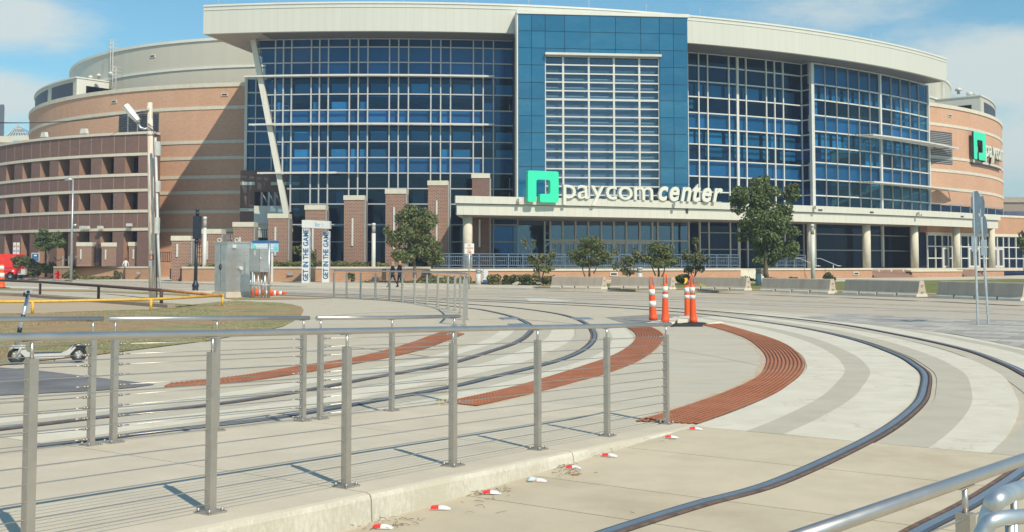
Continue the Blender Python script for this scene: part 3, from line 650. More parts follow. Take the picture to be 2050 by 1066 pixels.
# ================================================================== THE ARENA
CM = (-13.0, 183.2); RF, RGL, RGR, RB = 87.5, 84.1, 83.45, 84.9; ZT, ZB = 25.1, 22.6
arena = thing('arena', 'large brick and blue glass arena with cream roof band and green emblem', 'arena', (10, 122, 0))
def A(name, mb, mat, parent=arena, kind=None): return obj(name, mb, mat, parent, kind)
def cladmat(name, col, w, h, seam=.72, var=.018):
    m, nt, b = newmat(name); b.inputs['Roughness'].default_value = .42; b.inputs['Specular IOR Level'].default_value = .4
    t = N(nt, 'ShaderNodeTexBrick'); nt.links.new(N(nt, 'ShaderNodeUVMap').outputs[0], t.inputs['Vector']); t.inputs['Scale'].default_value = 1; t.offset = 0
    t.inputs['Brick Width'].default_value = w; t.inputs['Row Height'].default_value = h; t.inputs['Mortar Size'].default_value = .018
    t.inputs['Color1'].default_value = (*mul(col, 1-var), 1); t.inputs['Color2'].default_value = (*mul(col, 1+var), 1); t.inputs['Mortar'].default_value = (*mul(col, seam), 1)
    c = mixc(nt, rng(nt, noise(nt, .25, 5, stretch=(1, 1, .3)), .4, .75, 0, .12), t.outputs['Color'], mul(col, .8)); nt.links.new(c, b.inputs['Base Color']); return m
m_fascia = cladmat('white_ribbed_cladding', (.60, .60, .525), .6, 40, .86)
m_canopy = cladmat('white_canopy_panel', (.63, .62, .535), .62, 40, .84)
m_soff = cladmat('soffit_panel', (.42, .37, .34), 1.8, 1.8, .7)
m_eifs2 = cladmat('cream_wall_panel', (.53, .50, .405), 3.6, 9, .93, .02)
# --- brick drums at both ends with pale bands
def drum(c, R, Rc, a0, a1, zb, bands, pent, louvers, lows, Rp):
    br = A('brick_wall', MB().arc(c, R-.6, R, a0, a1, 0, 20.2, 60), m_orange)
    A('coping', MB().arc(c, R-.9, R+.12, a0, a1, 20.2, 20.62, 60), m_stone, br)
    for z in bands: A('stone_band', MB().arc(c, R-.1, R+.07, a0, a1, z-.17, z+.17, 60), m_stone, br)
    up = A('upper_wall', MB().arc(c, Rc-.6, Rc, a0, a1+.3, 18, 26.2, 60), m_eifs2)
    A('coping', MB().arc(c, Rc-.8, Rc+.15, a0, a1+.3, 26.2, 26.5, 60), m_metalwhite, up)
    A('drip_edge', MB().arc(c, Rc, Rc+.12, a0, a1+.3, 23.1, 23.35, 60), m_metalwhite, up)
    return br, up
cL = (-23.65, 152.4)
BANDS = [18.05, 11.65, 8.75, 5.95, 3.55]
brL, upL = drum(cL, 41.2, 36.5, -1.65, .45, 0, [hit(cL, 41.2, 400, y)[1] for y in (217, 285, 317, 355, 386, 424.5, 461)], 0, 0, 0, 40.3)
ap = hit(cL, 40.6, 153.5, 170)[0]
def penthouse(c, R0, R1, a0, a1, z1, wins, ends, side):
    p = A('louver_house', MB().arc(c, R0, R1, a0, a1, 20.3, z1, 24), m_eifs2)
    A('coping', MB().arc(c, R0-.1, R1+.14, a0-.003, a1+.003, z1, z1+.16, 24), m_metalwhite, p)
    for (w0, w1, z0, zz) in wins:
        l = A('louver', MB().arc(c, R1-.05, R1+.06, w0, w1, z0, zz, 8), m_louver, p)
        for k in range(9): z = z0+(zz-z0)*(k+.3)/9; l.data.materials[0]; 
    e = a1 if side > 0 else a0          # radial end wall with a louvre set in it
    x0, y0 = cyl(c, R0+.3, e); x1, y1 = cyl(c, R1-1.1, e); A('end_wall', MB().arc(c, R0, R1+.02, e+side*.0003, e+side*.0011, 20.3, z1-.02, 1), m_metalwhite, p); d = Vector((x1-x0, y1-y0)).normalized(); nn = Vector((d.y, -d.x))*(1 if side < 0 else -1)  # whiter slab laid over the end wall; its sunlight is put into the colour
    n_ = Vector((math.cos(e), math.sin(e)))*side*.11
    m = MB()
    for k in range(11):
        z = 20.85+k*.105
        m.add([(x0+n_.x, y0+n_.y, z), (x1+n_.x, y1+n_.y, z), (x1+n_.x*2.4, y1+n_.y*2.4, z+.06), (x0+n_.x*2.4, y0+n_.y*2.4, z+.06)], [(0, 1, 2, 3)])
    m.add([(x0+n_.x*.6, y0+n_.y*.6, 20.5), (x1+n_.x*.6, y1+n_.y*.6, 20.5), (x1+n_.x*.6, y1+n_.y*.6, 22.0), (x0+n_.x*.6, y0+n_.y*.6, 22.0)], [(0, 1, 2, 3)])
    A('louver', m, m_louver, p)
    return p
a1_, a2_ = hit(cL, 40.6, 104, 200)[0], hit(cL, 40.6, 146, 180)[0]; a3_, a4_ = hit(cL, 40.6, 71, 215)[0], hit(cL, 40.6, 95, 200)[0]
penthouse(cL, 36.3, 40.6, -1.55, ap, 22.75, [(a1_, a2_, 20.55, 22.35), (a3_, a4_, 20.55, 22.35)], 0, 1)
# louvred opening in the drum and small vents
aw0, aw1 = hit(cL, 41.2, 239, 240)[0], hit(cL, 41.2, 318, 240)[0]
lv = A('louver', MB().arc(cL, 41.1, 41.24, aw0, aw1, 14.9, 17.7, 8), m_louver, brL)
for k in range(14): A('louver_blade', MB().arc(cL, 41.2, 41.30, aw0+.001, aw1-.001, 15.0+k*.19, 15.07+k*.19, 8), m_darkframe, brL)
for f in (.25, .5, .75): A('louver_mullion', MB().arc(cL, 41.2, 41.33, aw0+(aw1-aw0)*f-.0012, aw0+(aw1-aw0)*f+.0012, 14.9, 17.7, 1), m_framegrey, brL)
def vent(c, R, px, py, par):
    a, z = hit(c, R, px, py); v = A('wall_vent', MB().arc(c, R, R+.08, a-.38/R, a+.38/R, z-.16, z+.16, 2), m_stone, par); A('grille', MB().arc(c, R+.06, R+.10, a-.28/R, a+.28/R, z-.08, z+.08, 2), m_louver, v)
vent(cL, 41.2, 229, 204, brL); vent(cL, 41.2, 450, 190, brL); vent(cL, 36.5, 306, 113, upL)
def ladder(c, R, px, z0, z1, zcage):
    a = hit(c, R, px, 140)[0]; l = A('roof_ladder', MB(), m_frame); m = MB()
    for s in (-1, 1):
        x, y = cyl(c, R+.25, a+s*.25/R); m.tube([(x, y, z0), (x, y, z1)], .04, 5)
    z = z0+.2
    while z < z1: m.tube([(*cyl(c, R+.25, a-.25/R), z), (*cyl(c, R+.25, a+.25/R), z)], .025, 4); z += .32
    for zz in (z1-.9, z1-.45, z1):
        pts = [(*cyl(c, R+.25+.55*math.sin(t), a-.38*math.cos(t)/R), zz) for t in np.linspace(0, math.pi, 7)]; m.tube(pts, .03, 4)
        m.tube([(*cyl(c, R-.5, a-.38/R), zz), pts[0]], .03, 4); m.tube([(*cyl(c, R-.5, a+.38/R), zz), pts[-1]], .03, 4)
    A('ladder_frame', m, m_frame, l)
ladder(cL, 36.5, 227, 21.2, 27.6, 24); ladder(cL, 40.6, 233, 20.6, 23.2, 22)
# right drum
cR = (23.2, 165.8)
brR, upR = drum(cR, 48.0, 41.6, -.2, 1.75, 0, [hit(cR, 48.0, 1950, y)[1] for y in (261, 323.5, 349, 384)], 0, 0, 0, 0)
ar = hit(cR, 47.2, 1963, 200)[0]; b1, b2 = hit(cR, 47.2, 1970, 215)[0], hit(cR, 47.2, 1993, 225)[0]
penthouse(cR, 41.4, 47.2, ar, 1.6, 23.0, [(b1, b2, 20.75, 22.4), (b2+.05, b2+.17, 20.75, 22.4)], 0, -1)
vent(cR, 48.0, 1901, 232, brR)
bw0, bw1 = hit(cR, 48.0, 1862, 270)[0], hit(cR, 48.0, 1905, 275)[0]
A('louver', MB().arc(cR, 47.9, 48.05, bw0, bw1, 13.5, 17.3, 5), m_louver, brR)
for k in range(18): A('louver_blade', MB().arc(cR, 48.0, 48.11, bw0, bw1, 13.55+k*.205, 13.63+k*.205, 5), m_framegrey, brR)
ladder(cR, 41.6, 1884, 20.6, 26.6, 24)
for px, py in ((1935, 183), (1957, 190)):       # roof fans on the right
    a, z = hit(cR, 46.5, px, py); x, y = cyl(cR, 45.5, a); A('roof_fan', MB().lathe([(.2, 23.1), (.2, 23.45), (.42, 23.5), (.42, 23.7), (.15, 23.9)], 10, (x, y, 0)), m_frame)
for px in (148, 165, 190): 
    a = hit(cL, 40.6, px, 150)[0]; x, y = cyl(cL, 38.6, a); A('roof_fan', MB().lathe([(.15, 22.8), (.15, 23.05), (.27, 23.1), (.27, 23.25), (.08, 23.4)], 10, (x, y, 0)), m_frame)
x, y = cyl(cR, 44.5, .98); A('roof_railing', MB().tube([(x, y, 23.1), (x, y, 24.3), (x+1.5, y+1.5, 24.4), (x+3, y+3.4, 24.2), (x+3, y+3.4, 23.1)], .05, 5).tube([(x+1.5, y+1.5, 23.1), (x+1.5, y+1.5, 24.4)], .05, 5), m_framegrey)
# --- low dark brick wing, far left, with deep openings
RD_ = 47.6; zd = 14.6; m_jamb = brick('sunlit_jamb_brick', (.32, .175, .115), (.39, .215, .14), (.36, .28, .22))
wing = A('dark_brick_wing', MB().arc(cL, RD_-1.7, RD_-1.45, -1.3, -.30, 0, zd-.2, 40), m_inside)
edges = [(12.7, 29), (45, 62.7), (80, 99.4), (117, 139.5), (158.5, 182), (203, 228), (250, 277)]
wa = [(hit(cL, RD_, a, 330)[0], hit(cL, RD_, b, 330)[0]) for a, b in edges]
while wa[0][0] > -1.25: s = wa[0][0]-(wa[1][0]-wa[0][0])*1.0; wa.insert(0, (s, s+(wa[1][1]-wa[1][0])))
aend = hit(cL, RD_, 304, 330)[0]
zs = lambda py: hit(cL, RD_, 230, py)[1]
ROWS = [(zs(348), zs(314.5)), (zs(420.5), zs(386)), (.3, zs(464))]
cuts = [0, ROWS[2][0], ROWS[2][1], ROWS[1][0], ROWS[1][1], ROWS[0][0], ROWS[0][1], zd]
for z0, z1 in ((0, .3), (ROWS[2][1], ROWS[1][0]), (ROWS[1][1], ROWS[0][0]), (ROWS[0][1], zd)):
    A('brick_band', MB().arc(cL, RD_-1.45, RD_, -1.3, aend, z0, z1, 60), m_dark, wing)
for z0, z1 in ROWS:
    al = [-1.3]
    for a, b in wa: al += [a, b]
    al.append(aend)
    for k in range(0, len(al)-1, 2): A('brick_pier', MB().arc(cL, RD_-1.45, RD_, al[k], al[k+1], z0, z1, 2), m_dark, wing)
    for a, b in wa:
        A('jamb', MB().arc(cL, RD_-1.37, RD_-.02, a, a+.0007, z0, z1, 1), m_jamb, wing)  # left jambs only, in lighter brick: their sunlight is put into the colour
        w = A('window', MB().arc(cL, RD_-1.45, RD_-1.38, a, b, z0, z1, 2), m_glassd, wing); A('sash', MB().arc(cL, RD_-1.38, RD_-1.33, (a+b)/2-.0012, (a+b)/2+.0012, z0, z1, 1), m_darkframe, w)
for z in (ROWS[0][1]+.18, ROWS[0][0]-.18, ROWS[1][1]+.18, ROWS[1][0]-.18, ROWS[2][1]+.2): A('stone_band', MB().arc(cL, RD_-.2, RD_+.07, -1.3, aend+.001, z-.14, z+.14, 60), m_stone, wing)
for z0, z1 in ((ROWS[2][1]+.36, ROWS[1][0]-.34), (ROWS[1][1]+.34, ROWS[0][0]-.34), (ROWS[0][1]+.34, zd-.02)):
    cj = MB()
    for a, b in wa:
        for e in (a, b): cj.arc(cL, RD_-.02, RD_+.006, e-.0007, e+.0007, z0, z1, 1)
    o_ = A('control_joint', cj, plain('joint_sealant', (.34, .25, .20), .9), wing); o_['kind'] = 'stuff'
A('coping', MB().arc(cL, RD_-1.2, RD_+.12, -1.3, aend+.002, zd, zd+.25, 60), m_stone, wing)
we = cyl(cL, RD_-1.46, aend-.0005); wd = hit(cL, 41.3, 320, 330)[0]; wi = cyl(cL, 41.3, wd); A('wing_end_wall', MB().prism([we, wi, (wi[0]-.5, wi[1]), (we[0]-.5, we[1])], 0, zd-.05), m_dark, wing)
A('wing_roof', MB().arc(cL, 41.25, RD_-1.45, -1.3, min(aend-.013, hit(cL, 41.3, 296, 300)[0]), zd-.5, zd-.2, 30), m_eifs, wing)
for px, py in ((87, 290-7), (167, 275), (265, 267), (325-60, 267)):
    a, z = hit(cL, RD_-.4, px, py); x, y = cyl(cL, RD_-.5, a)
    if px != 325-60 or py != 267: A('floodlight', MB().box(x, y, zd+.45, .85, .4, .5, a, taper=.8).tube([(x, y, zd+.2), (x, y, zd+.5)], .07, 6), m_frame, wing)
for px, py in ((164, 456), (173, 456), (200, 456), (258, 451)):
    a, z = hit(cL, RD_+.5, px, py); x, y = cyl(cL, RD_+.45, a); x0, y0 = cyl(cL, RD_, a)
    A('wall_lamp', MB().box(x, y, z-.12, .5, .35, .28, a).tube([(x0, y0, z), (x, y, z)], .05, 5), m_frame, wing)
# --- dark link block and the straight glass bay behind the leaning fin
p = lambda px, Y: D(px, 300, Y)[:2]
def wallbox(name, pxa, pxb, Y, th, z0, z1, mat, parent=arena): a, b = p(pxa, Y), p(pxb, Y); return obj(name, MB().prism([a, b, (b[0], b[1]+th), (a[0], a[1]+th)], z0, z1), mat, parent)
lk = wallbox('link_wall', 482, 511, 106, 3, 0, 10.9, m_dark); wallbox('link_wall', 543, 600, 106, 3, 0, 10.9, m_dark); wallbox('link_wall', 511.2, 542.8, 106, 3, 8.8, 10.9, m_dark); wallbox('link_wall', 511.2, 542.8, 107.5, 1, 0, 8.79, m_inside)
for z in (9.6, 7.0): 
    for a_, b_ in ((481.5, 511), (543, 600)): wallbox('stone_band', a_, b_, 105.93, .1, z-.16, z+.16, m_stone, lk)
bay = wallbox('glass_bay', 492, 640, 108.2, .3, 10.9, 20.2, m_spandrel)
xs = [490.5, 511, 543.5, 577, 610, 640]; zb_ = [10.9, 12.25, 13.6, 14.9, 16.2, 17.5, 18.8, 20.2]
for i in range(5):
    for j in range(7): slab('window_pane', p(xs[i], 107), p(xs[i+1], 107), zb_[j], zb_[j+1], .03, m_glass, bay)
for x in xs[1:]: slab('mullion', p(x-1, 106.95), p(x+1, 106.95), 10.9, 20.2, .16, m_frame, bay)
wallbox('corner_post', 488.5, 494, 106.8, 1.2, 10.8, 20.5, m_frame, bay)
for z in zb_: slab('transom', p(489, 106.94), p(640, 106.94), z-.06, z+.06, .14, m_frame, bay)
wallbox('bay_cap', 488, 640, 106.9, 2, 20.2, 20.5, m_frame, bay)
# --- white box balcony with steel stubs
bx = wallbox('balcony', 510, 575, 102.5, 3, 5.5, 7.2, m_canopy); wallbox('balcony_base', 512, 573, 102.8, 2.5, 4.2, 5.5, m_canopy, bx)
for k, px in enumerate((524, 538, 551, 563)):
    q = D(px, 400, 103); A('steel_post', MB().box(q[0], 103, 7.2, .18, .18, 1.35), m_framegrey, bx)
    if k: q0 = D((524, 538, 551, 563)[k-1], 400, 103); A('brace', MB().tube([(q0[0], 103, 8.4), (q[0], 103, 7.4)], .07, 4), m_framegrey, bx)
# --- roof band
f0, f1 = -.1742, .803
fas = A('roof_fascia', MB().arc(CM, RF-.4, RF, f0, f1, ZB, ZT, 90), m_fascia)
A('coping', MB().arc(CM, RF-.6, RF+.07, f0, f1, ZT, ZT+.16, 90), m_metalwhite, fas)
A('trim', MB().arc(CM, RF-.02, RF+.05, f0, f1, ZT-.34, ZT-.27, 90), m_metalwhite, fas)
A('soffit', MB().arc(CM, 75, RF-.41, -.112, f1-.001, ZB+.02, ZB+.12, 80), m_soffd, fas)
tip = cyl(CM, RF-.41, f0); backp = (-24.4, 111.5)
wedge = [cyl(CM, RF-.41, f0+(-.113-f0)*i/6) for i in range(7)] + [cyl(CM, 75, -.113), backp]
A('soffit', MB().prism(wedge, ZB+.02, ZB+.12), m_soff, fas)  # left wedge keeps the paler soffit panel: bounce light put into the colour
A('roof_deck', MB().arc(CM, 70, RF-.41, -.17, f1-.001, ZT-.3, ZT-.2, 60), m_eifs, fas)
A('fascia_return', MB().prism([tip, (tip[0]+.3, tip[1]+.1), (backp[0]+.3, backp[1]), backp], ZB, ZT), m_fascia, fas)
ex, ey = cyl(CM, RF-.41, f1); A('fascia_return', MB().arc(CM, 75, RF-.41, f1-.004, f1, ZB, ZT, 1), m_fascia, fas)
for k in range(30):
    a = f0+.015+(f1-f0-.03)*k/29
    if k % 2 == 0: x, y = cyl(CM, RF-.3, a); A('lightning_rod', MB().tube([(x, y, ZT+.1), (x, y, ZT+.95)], .02, 4), m_frame, fas)
# --- left curtain wall
def rows_from(c, R, px, ys): return [hit(c, R, px, y)[1] for y in ys]
zl = [22.6] + rows_from(CM, RGL, 817, [95, 125.6, 153.5, 189, 220.7, 250, 284, 316, 347, 378, 409, 450, 484.6]) + [1.3]
finA = (hit(CM, RGL+.25, 507, 85)[0], 22.6); zf = hit(CM, RGL+.25, 581, 430)[1]; finB = (hit(CM, RGL+.25, 581, 430)[0], zf)
def a_fin(z): return finA[0]+(finB[0]-finA[0])*min(1, max(0, (22.6-z)/(22.6-zf)))
pl = [550.7, 566.9, 583.3, 622.7, 639.4, 657.1, 699.5, 717.2, 736, 779.3, 797.6, 817.5, 862.4, 882, 901.8, 947.4, 967, 987.5, 1036]
al = [hit(CM, RGL, x, 250)[0] for x in pl]
lw = A('glass_wall', MB().arc(CM, RGL-.2, RGL+.1, finB[0]+.01, al[-1], .9, 1.3, 40), m_framegrey)
SP = {0, 1, 2, 5, 8}; 
for j in range(len(zl)-1):
    z1, z0 = zl[j], zl[j+1]; am = a_fin((z0+z1)/2); start = [am+.003] + [a for a in al if a > am+.006]
    for i in range(len(start)-1):
        slab('window_pane', cyl(CM, RGL, start[i]), cyl(CM, RGL, start[i+1]), z0, z1, .03, m_glass, lw)
        wide = (start[i+1]-start[i])*RGL
        if j in (3, 6) or (j == 4 and random.random() < .42) or (j == 7 and random.random() < .5):
            w0 = start[i]+(start[i+1]-start[i])*.12; w1 = start[i+1]-(start[i+1]-start[i])*.10
            slab('roller_blind', cyl(CM, RGL-.35, w0), cyl(CM, RGL-.35, w1), z0+.12, z0+(z1-z0)*(.62 if j in (3, 6) else .55), .03, m_blind, lw)
        elif j >= 9 and random.random() < .2:
            slab('roller_blind', cyl(CM, RGL-2.2, start[i]+.004), cyl(CM, RGL-2.2, start[i]+(start[i+1]-start[i])*random.uniform(.4, .8)), z0, z1, .03, m_spandrel, lw)
    if j in SP: A('spandrel', MB().arc(CM, RGL-.55, RGL-.35, am+.004, al[-1], z0, z1, 40), m_spandrel, lw)
    else: A('floor_slab', MB().arc(CM, RGL-4.7, RGL-.9, am+.004, al[-1], z1-.12, z1-.02, 40), m_spandrel, lw) if j in (4, 7, 12) else A('ceiling', MB().arc(CM, RGL-4.7, RGL-.57, am+.004, al[-1], z1-.02, z1+.08, 40), m_inside, lw)
    if j not in SP: A('back_wall', MB().arc(CM, RGL-5, RGL-4.7, am+.006, al[-1], z0, z1, 40), m_inside, lw)
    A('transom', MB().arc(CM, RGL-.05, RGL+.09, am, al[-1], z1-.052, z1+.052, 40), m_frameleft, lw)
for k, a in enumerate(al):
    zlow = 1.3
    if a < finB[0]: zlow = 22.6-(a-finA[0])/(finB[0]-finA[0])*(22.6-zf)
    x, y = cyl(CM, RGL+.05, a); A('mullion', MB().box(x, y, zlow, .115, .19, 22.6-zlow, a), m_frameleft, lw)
x0, y0 = cyl(CM, RGL+.25, finA[0]); x1, y1 = cyl(CM, RGL+.25, finB[0])
A('leaning_fin', MB().tube([(x0, y0, 22.58), (x1, y1, zf-1.6)], .35, 4, sq=True, smooth=False), m_canopy, lw)
def sunshade(c, R, a0, a1, z, depth, taper0, taper1, parent, nb=5):
    s = A('sunshade', MB().arc(c, R+depth-.06, R+depth, a0+taper0, a1-taper1, z-.10, z+.06, 40), m_frame, parent)
    for k in range(nb):
        f = k/nb; A('shade_blade', MB().arc(c, R+.25+(depth-.35)*f, R+.25+(depth-.35)*f+depth/nb*.62, a0+taper0*f, a1-taper1*f, z-.03, z+.02, 40), m_frame, s)
    n = int((a1-a0)*R/1.8)
    for k in range(n+1):
        a = a0+taper0+.002+(a1-a0-taper0-taper1-.004)*k/max(n, 1); A('bracket', MB().arc(c, R+.1, R+depth, a-.0008, a+.0008, z-.07, z+.04, 1), m_frame, s)
sa = lambda x, y=200: hit(CM, RGL+1, x, y)[0]
sunshade(CM, RGL, sa(494), al[-2], zl[3], .95, -.004, 0, lw); sunshade(CM, RGL, sa(512), al[-2], zl[6], .95, -.008, 0, lw); sunshade(CM, RGL, sa(530), hit(CM, RGL, 732, 350)[0], zl[9], .9, -.008, .03, lw)
# --- right curtain walls
zr = [22.6] + rows_from(CM, RGR, 1416, [134, 165, 196, 227.5, 259, 290, 322, 354, 385]) + [7.0]
prx = [1376, 1398, 1416, 1458.5, 1475.8, 1493, 1533.4, 1550, 1567, 1605]; ar_ = [hit(CM, RGR, x, 250)[0] for x in prx]
rw = A('glass_wall', MB().arc(CM, RGR-5, RGR-4.7, al[-1]+.005, ar_[-1], 0, 22.5, 40), m_inside)
for j in range(len(zr)-1):
    z1, z0 = zr[j], zr[j+1]
    for i in range(len(ar_)-1):
        slab('glass_pane', cyl(CM, RGR, ar_[i]), cyl(CM, RGR, ar_[i+1]), z0, z1, .03, m_glassr, rw); w = ar_[i+1]-ar_[i]
        if j in (2, 5) or (j in (3, 6) and random.random() < .38): slab('roller_blind', cyl(CM, RGR-.6, ar_[i]+w*.04), cyl(CM, RGR-.6, ar_[i+1]-w*.16), z0+(.1 if j in (2, 5) else .5), z1-.18, .03, m_blind, rw)
    if j in (4, 7): A('spandrel', MB().arc(CM, RGR-.5, RGR-.3, ar_[0], ar_[-1], z0, z1, 20), m_spandrel, rw)
    A('transom', MB().arc(CM, RGR-.05, RGR+.10, ar_[0], ar_[-1], z1-.06, z1+.06, 20), m_frame, rw)
for k, a in enumerate(ar_):
    x, y = cyl(CM, RGR+.05, a); A('mullion', MB().box(x, y, 1.3, .28 if k == 4 else .13, .22, 21.3, a), m_frame, rw)
pb = [1625, 1651, 1674, 1697, 1719, 1740, 1761, 1783, 1802, 1820.6, 1838, 1857]; ab = [hit(CM, RB, x, 250)[0] for x in pb]
zq = [22.5] + rows_from(CM, RB, 1640, [170, 201, 232, 264, 295, 326, 360, 392]) + [7.0]
bw = A('glass_wall', MB().arc(CM, RB-5, RB-4.7, ab[0]-.02, ab[-1], 0, 22.4, 30), m_inside)
for j in range(len(zq)-1):
    z1, z0 = zq[j], zq[j+1]
    for i in range(len(ab)-1):
        slab('glass_pane', cyl(CM, RB, ab[i]), cyl(CM, RB, ab[i+1]), z0, z1, .03, m_glassr, bw); w = ab[i+1]-ab[i]
        if j in (1, 4) or (j == 2 and i in (0, 8, 9, 10)) or (j == 5 and random.random() < .55): slab('roller_blind', cyl(CM, RB-.6, ab[i]+w*.03), cyl(CM, RB-.6, ab[i+1]-w*.22), z0+.1+(random.uniform(0, .7) if j == 5 else 0), z1-.12, .03, m_blind, bw)
    if j in (0, 3, 6): A('spandrel', MB().arc(CM, RB-.5, RB-.3, ab[0], ab[-1], z0, z1, 20), m_spandrel, bw)
    A('transom', MB().arc(CM, RB-.05, RB+.10, ab[0], ab[-1], z1-.065, z1+.065, 20), m_frame, bw)
for k, a in enumerate(ab):
    x, y = cyl(CM, RB+.05, a); big = k in (0, 6, 11)
    A('mullion', MB().box(x, y, 1.3 if big else 7.0, (.42 if k == 0 else .30) if big else .07, .34 if big else .2, 21.2 if big else 15.5, a), m_frame if big else m_framegrey, bw)
p0, p1 = cyl(CM, RGR, ar_[-1]), cyl(CM, RB, ab[0])      # glazed return between the two walls
for j in range(len(zr)-1): slab('glass_pane', p0, p1, zr[j+1], zr[j], .03, m_glassd, bw); slab('transom', p0, p1, zr[j]-.06, zr[j]+.06, .12, m_frame, bw)
e0, e1 = cyl(CM, RB, ab[-1]), cyl(CM, RB-7, ab[-1]+.005)
for j in range(len(zq)-1): slab('glass_pane', e0, e1, zq[j+1], zq[j], .03, m_glassr, bw)
sb0, sb1 = hit(CM, RB, 1700, 280)[0], hit(CM, RB, 1858, 280)[0]
sunshade(CM, RB, sb0, sb1+.030, zq[4]-.05, 1.9, .018, -.022, bw, 6); sunshade(CM, RB, sb0, sb1+.028, zq[7]-.05, 1.9, .018, -.022, bw, 6)
# --- central blue tower
tl, tr = np.array(D(1037, 200, 94.8)[:2]), np.array(G(1376, 36, 23.94)[:2]); td = (tr-tl)/np.linalg.norm(tr-tl); tn = np.array([-td[1], td[0]]); TL = np.linalg.norm(tr-tl)
def tpx(px):      # place along the tower front seen at px
    d = ray(px, 250); a = np.array([[d[0], -td[0]], [d[1], -td[1]]]); return float(np.linalg.solve(a, tl)[1])
tp = lambda s, inn=0: tl+td*s+tn*inn
ZTW = 23.94
gx0, gx1 = tpx(1091.5), tpx(1321); gz1 = hit((0, 0), 1, 0, 0)[1] if False else D(1205, 114, float(tp((gx0+gx1)/2)[1]))[2]
tower = A('blue_tower', MB().prism([tp(.05, .06), tp(gx0-.02, .06), tp(gx0-.02, 8), tp(.05, 8)], 6.2, ZTW-.02).prism([tp(gx1+.02, .06), tp(TL-.05, .06), tp(TL-.05, 8), tp(gx1+.02, 8)], 6.2, ZTW-.02).prism([tp(gx0, .06), tp(gx1, .06), tp(gx1, 8), tp(gx0, 8)], gz1+.02, ZTW-.021), m_louver)
zt = [D(1040, y, 94.8)[2] for y in (28, 62, 96, 130, 165, 198, 232, 266, 300, 334, 367)] + [7.3]
xsn = [0, tpx(1064), gx0, tpx(1130), tpx(1181.6), tpx(1232.8), tpx(1283.5), gx1, tpx(1349), TL]
for i in range(9):
    for j in range(len(zt)-1):
        z1, z0 = zt[j], zt[j+1]
        if 2 <= i <= 6:
            if z1 < gz1+.3: continue
            z0 = max(z0, gz1+.05)
        slab('cladding_panel', tp(xsn[i]+.02, -.02), tp(xsn[i+1]-.02, -.02), z0+.02, z1-.02, .08, m_panel, tower)
A('parapet_cap', MB().prism([tp(-.15, -.15), tp(TL+.15, -.15), tp(TL+.15, 7), tp(-.15, 7)], ZTW, ZTW+.3), m_metalwhite, tower)
A('corner_trim', MB().prism([tp(-.12, -.06), tp(-.002, -.06), tp(-.002, 1.6), tp(-.12, 1.6)], 6.2, ZTW-.01), m_metalwhite, tower)
A('hood', MB().prism([tp(gx0-.05, -.5), tp(gx1+.1, -.5), tp(gx1+.1, .0), tp(gx0-.05, .0)], gz1+.02, gz1+.22), m_frame, tower)
gw = A('grid_window', MB().prism([tp(gx0, 1.1), tp(gx1, 1.1), tp(gx1, 1.25), tp(gx0, 1.25)], 6.2, gz1), m_gridback, tower)
gxs = [gx0, tpx(1128), tpx(1179.5), tpx(1230), tpx(1281), gx1]; nr = 17; zg0 = 7.0; hgt = (gz1-zg0)/nr
for i in range(5):
    for j in range(nr):
        z1 = gz1-j*hgt; slab('grid_pane', tp(gxs[i], .32), tp(gxs[i+1], .32), z1-hgt, z1, .03, m_glassg, gw)
        if (1 <= j <= 4) or (7 <= j <= 8) or (j == 11 and i > 2) or (j in (9,) and i % 2): slab('roller_blind', tp(gxs[i], .75), tp(gxs[i+1]-.28, .75), z1-hgt+.06, z1-hgt*.45, .03, m_blindg, gw)
for x in gxs: slab('mullion', tp(x-.085, .22), tp(x+.085, .22), zg0, gz1, .24, m_frame, gw)
for j in range(nr+1):
    z = gz1-j*hgt; big = j in (5, 12); slab('transom', tp(gx0, .2), tp(gx1, .2), z-(.09 if big else .056), z+(.09 if big else .056), .18, m_frame, gw)
# --- entrance glazing under the canopy
zi = [5.75, 3.9, 1.22]
dpx = [985, 1027, 1090, 1101, 1126, 1151.6, 1177, 1203, 1228, 1253, 1280, 1305, 1316, 1345, 1376]
RE = 82.6; ea = [hit(CM, RE, x, 480)[0] for x in dpx]
en = A('entrance_wall', MB().arc(CM, RE-3, RE-2.8, ea[0]-.02, ar_[-1], 1, 6, 20), m_inside)
A('bulkhead', MB().arc(CM, RE-.3, RE+.25, ea[0], ar_[-1], 5.75, 7.0, 20), m_soff, en)
for i in range(len(ea)-1):
    slab('entrance_pane', cyl(CM, RE, ea[i]), cyl(CM, RE, ea[i+1]), zi[1], zi[0], .03, m_glasse, en)
    if 3 <= i <= 10:
        d = slab('door', cyl(CM, RE, ea[i]), cyl(CM, RE, ea[i+1]), zi[2], zi[1], .03, m_glasse, en)
        c0, c1 = ea[i], ea[i+1]; w = c1-c0
        A('door_frame', MB().arc(CM, RE, RE+.10, c0, c0+w*.13, 1.22, 3.85, 1).arc(CM, RE, RE+.10, c1-w*.13, c1, 1.22, 3.85, 1).arc(CM, RE, RE+.09, c0+w*.13, c1-w*.13, 3.6, 3.85, 1).arc(CM, RE, RE+.09, c0+w*.13, c1-w*.13, 1.22, 1.5, 1).arc(CM, RE, RE+.09, c0+w*.46, c0+w*.54, 1.5, 3.6, 1), m_frame, d)
    else: slab('entrance_pane', cyl(CM, RE, ea[i]), cyl(CM, RE, ea[i+1]), zi[2], zi[1], .03, m_glasse, en)
    x, y = cyl(CM, RE+.06, ea[i]); A('mullion', MB().box(x, y, 1.22, .16, .2, 4.5, ea[i]), m_frame if i >= 2 else m_framegrey, en)
A('transom', MB().arc(CM, RE-.05, RE+.15, ea[2], ea[-1], 3.85, 4.0, 20), m_frame, en)
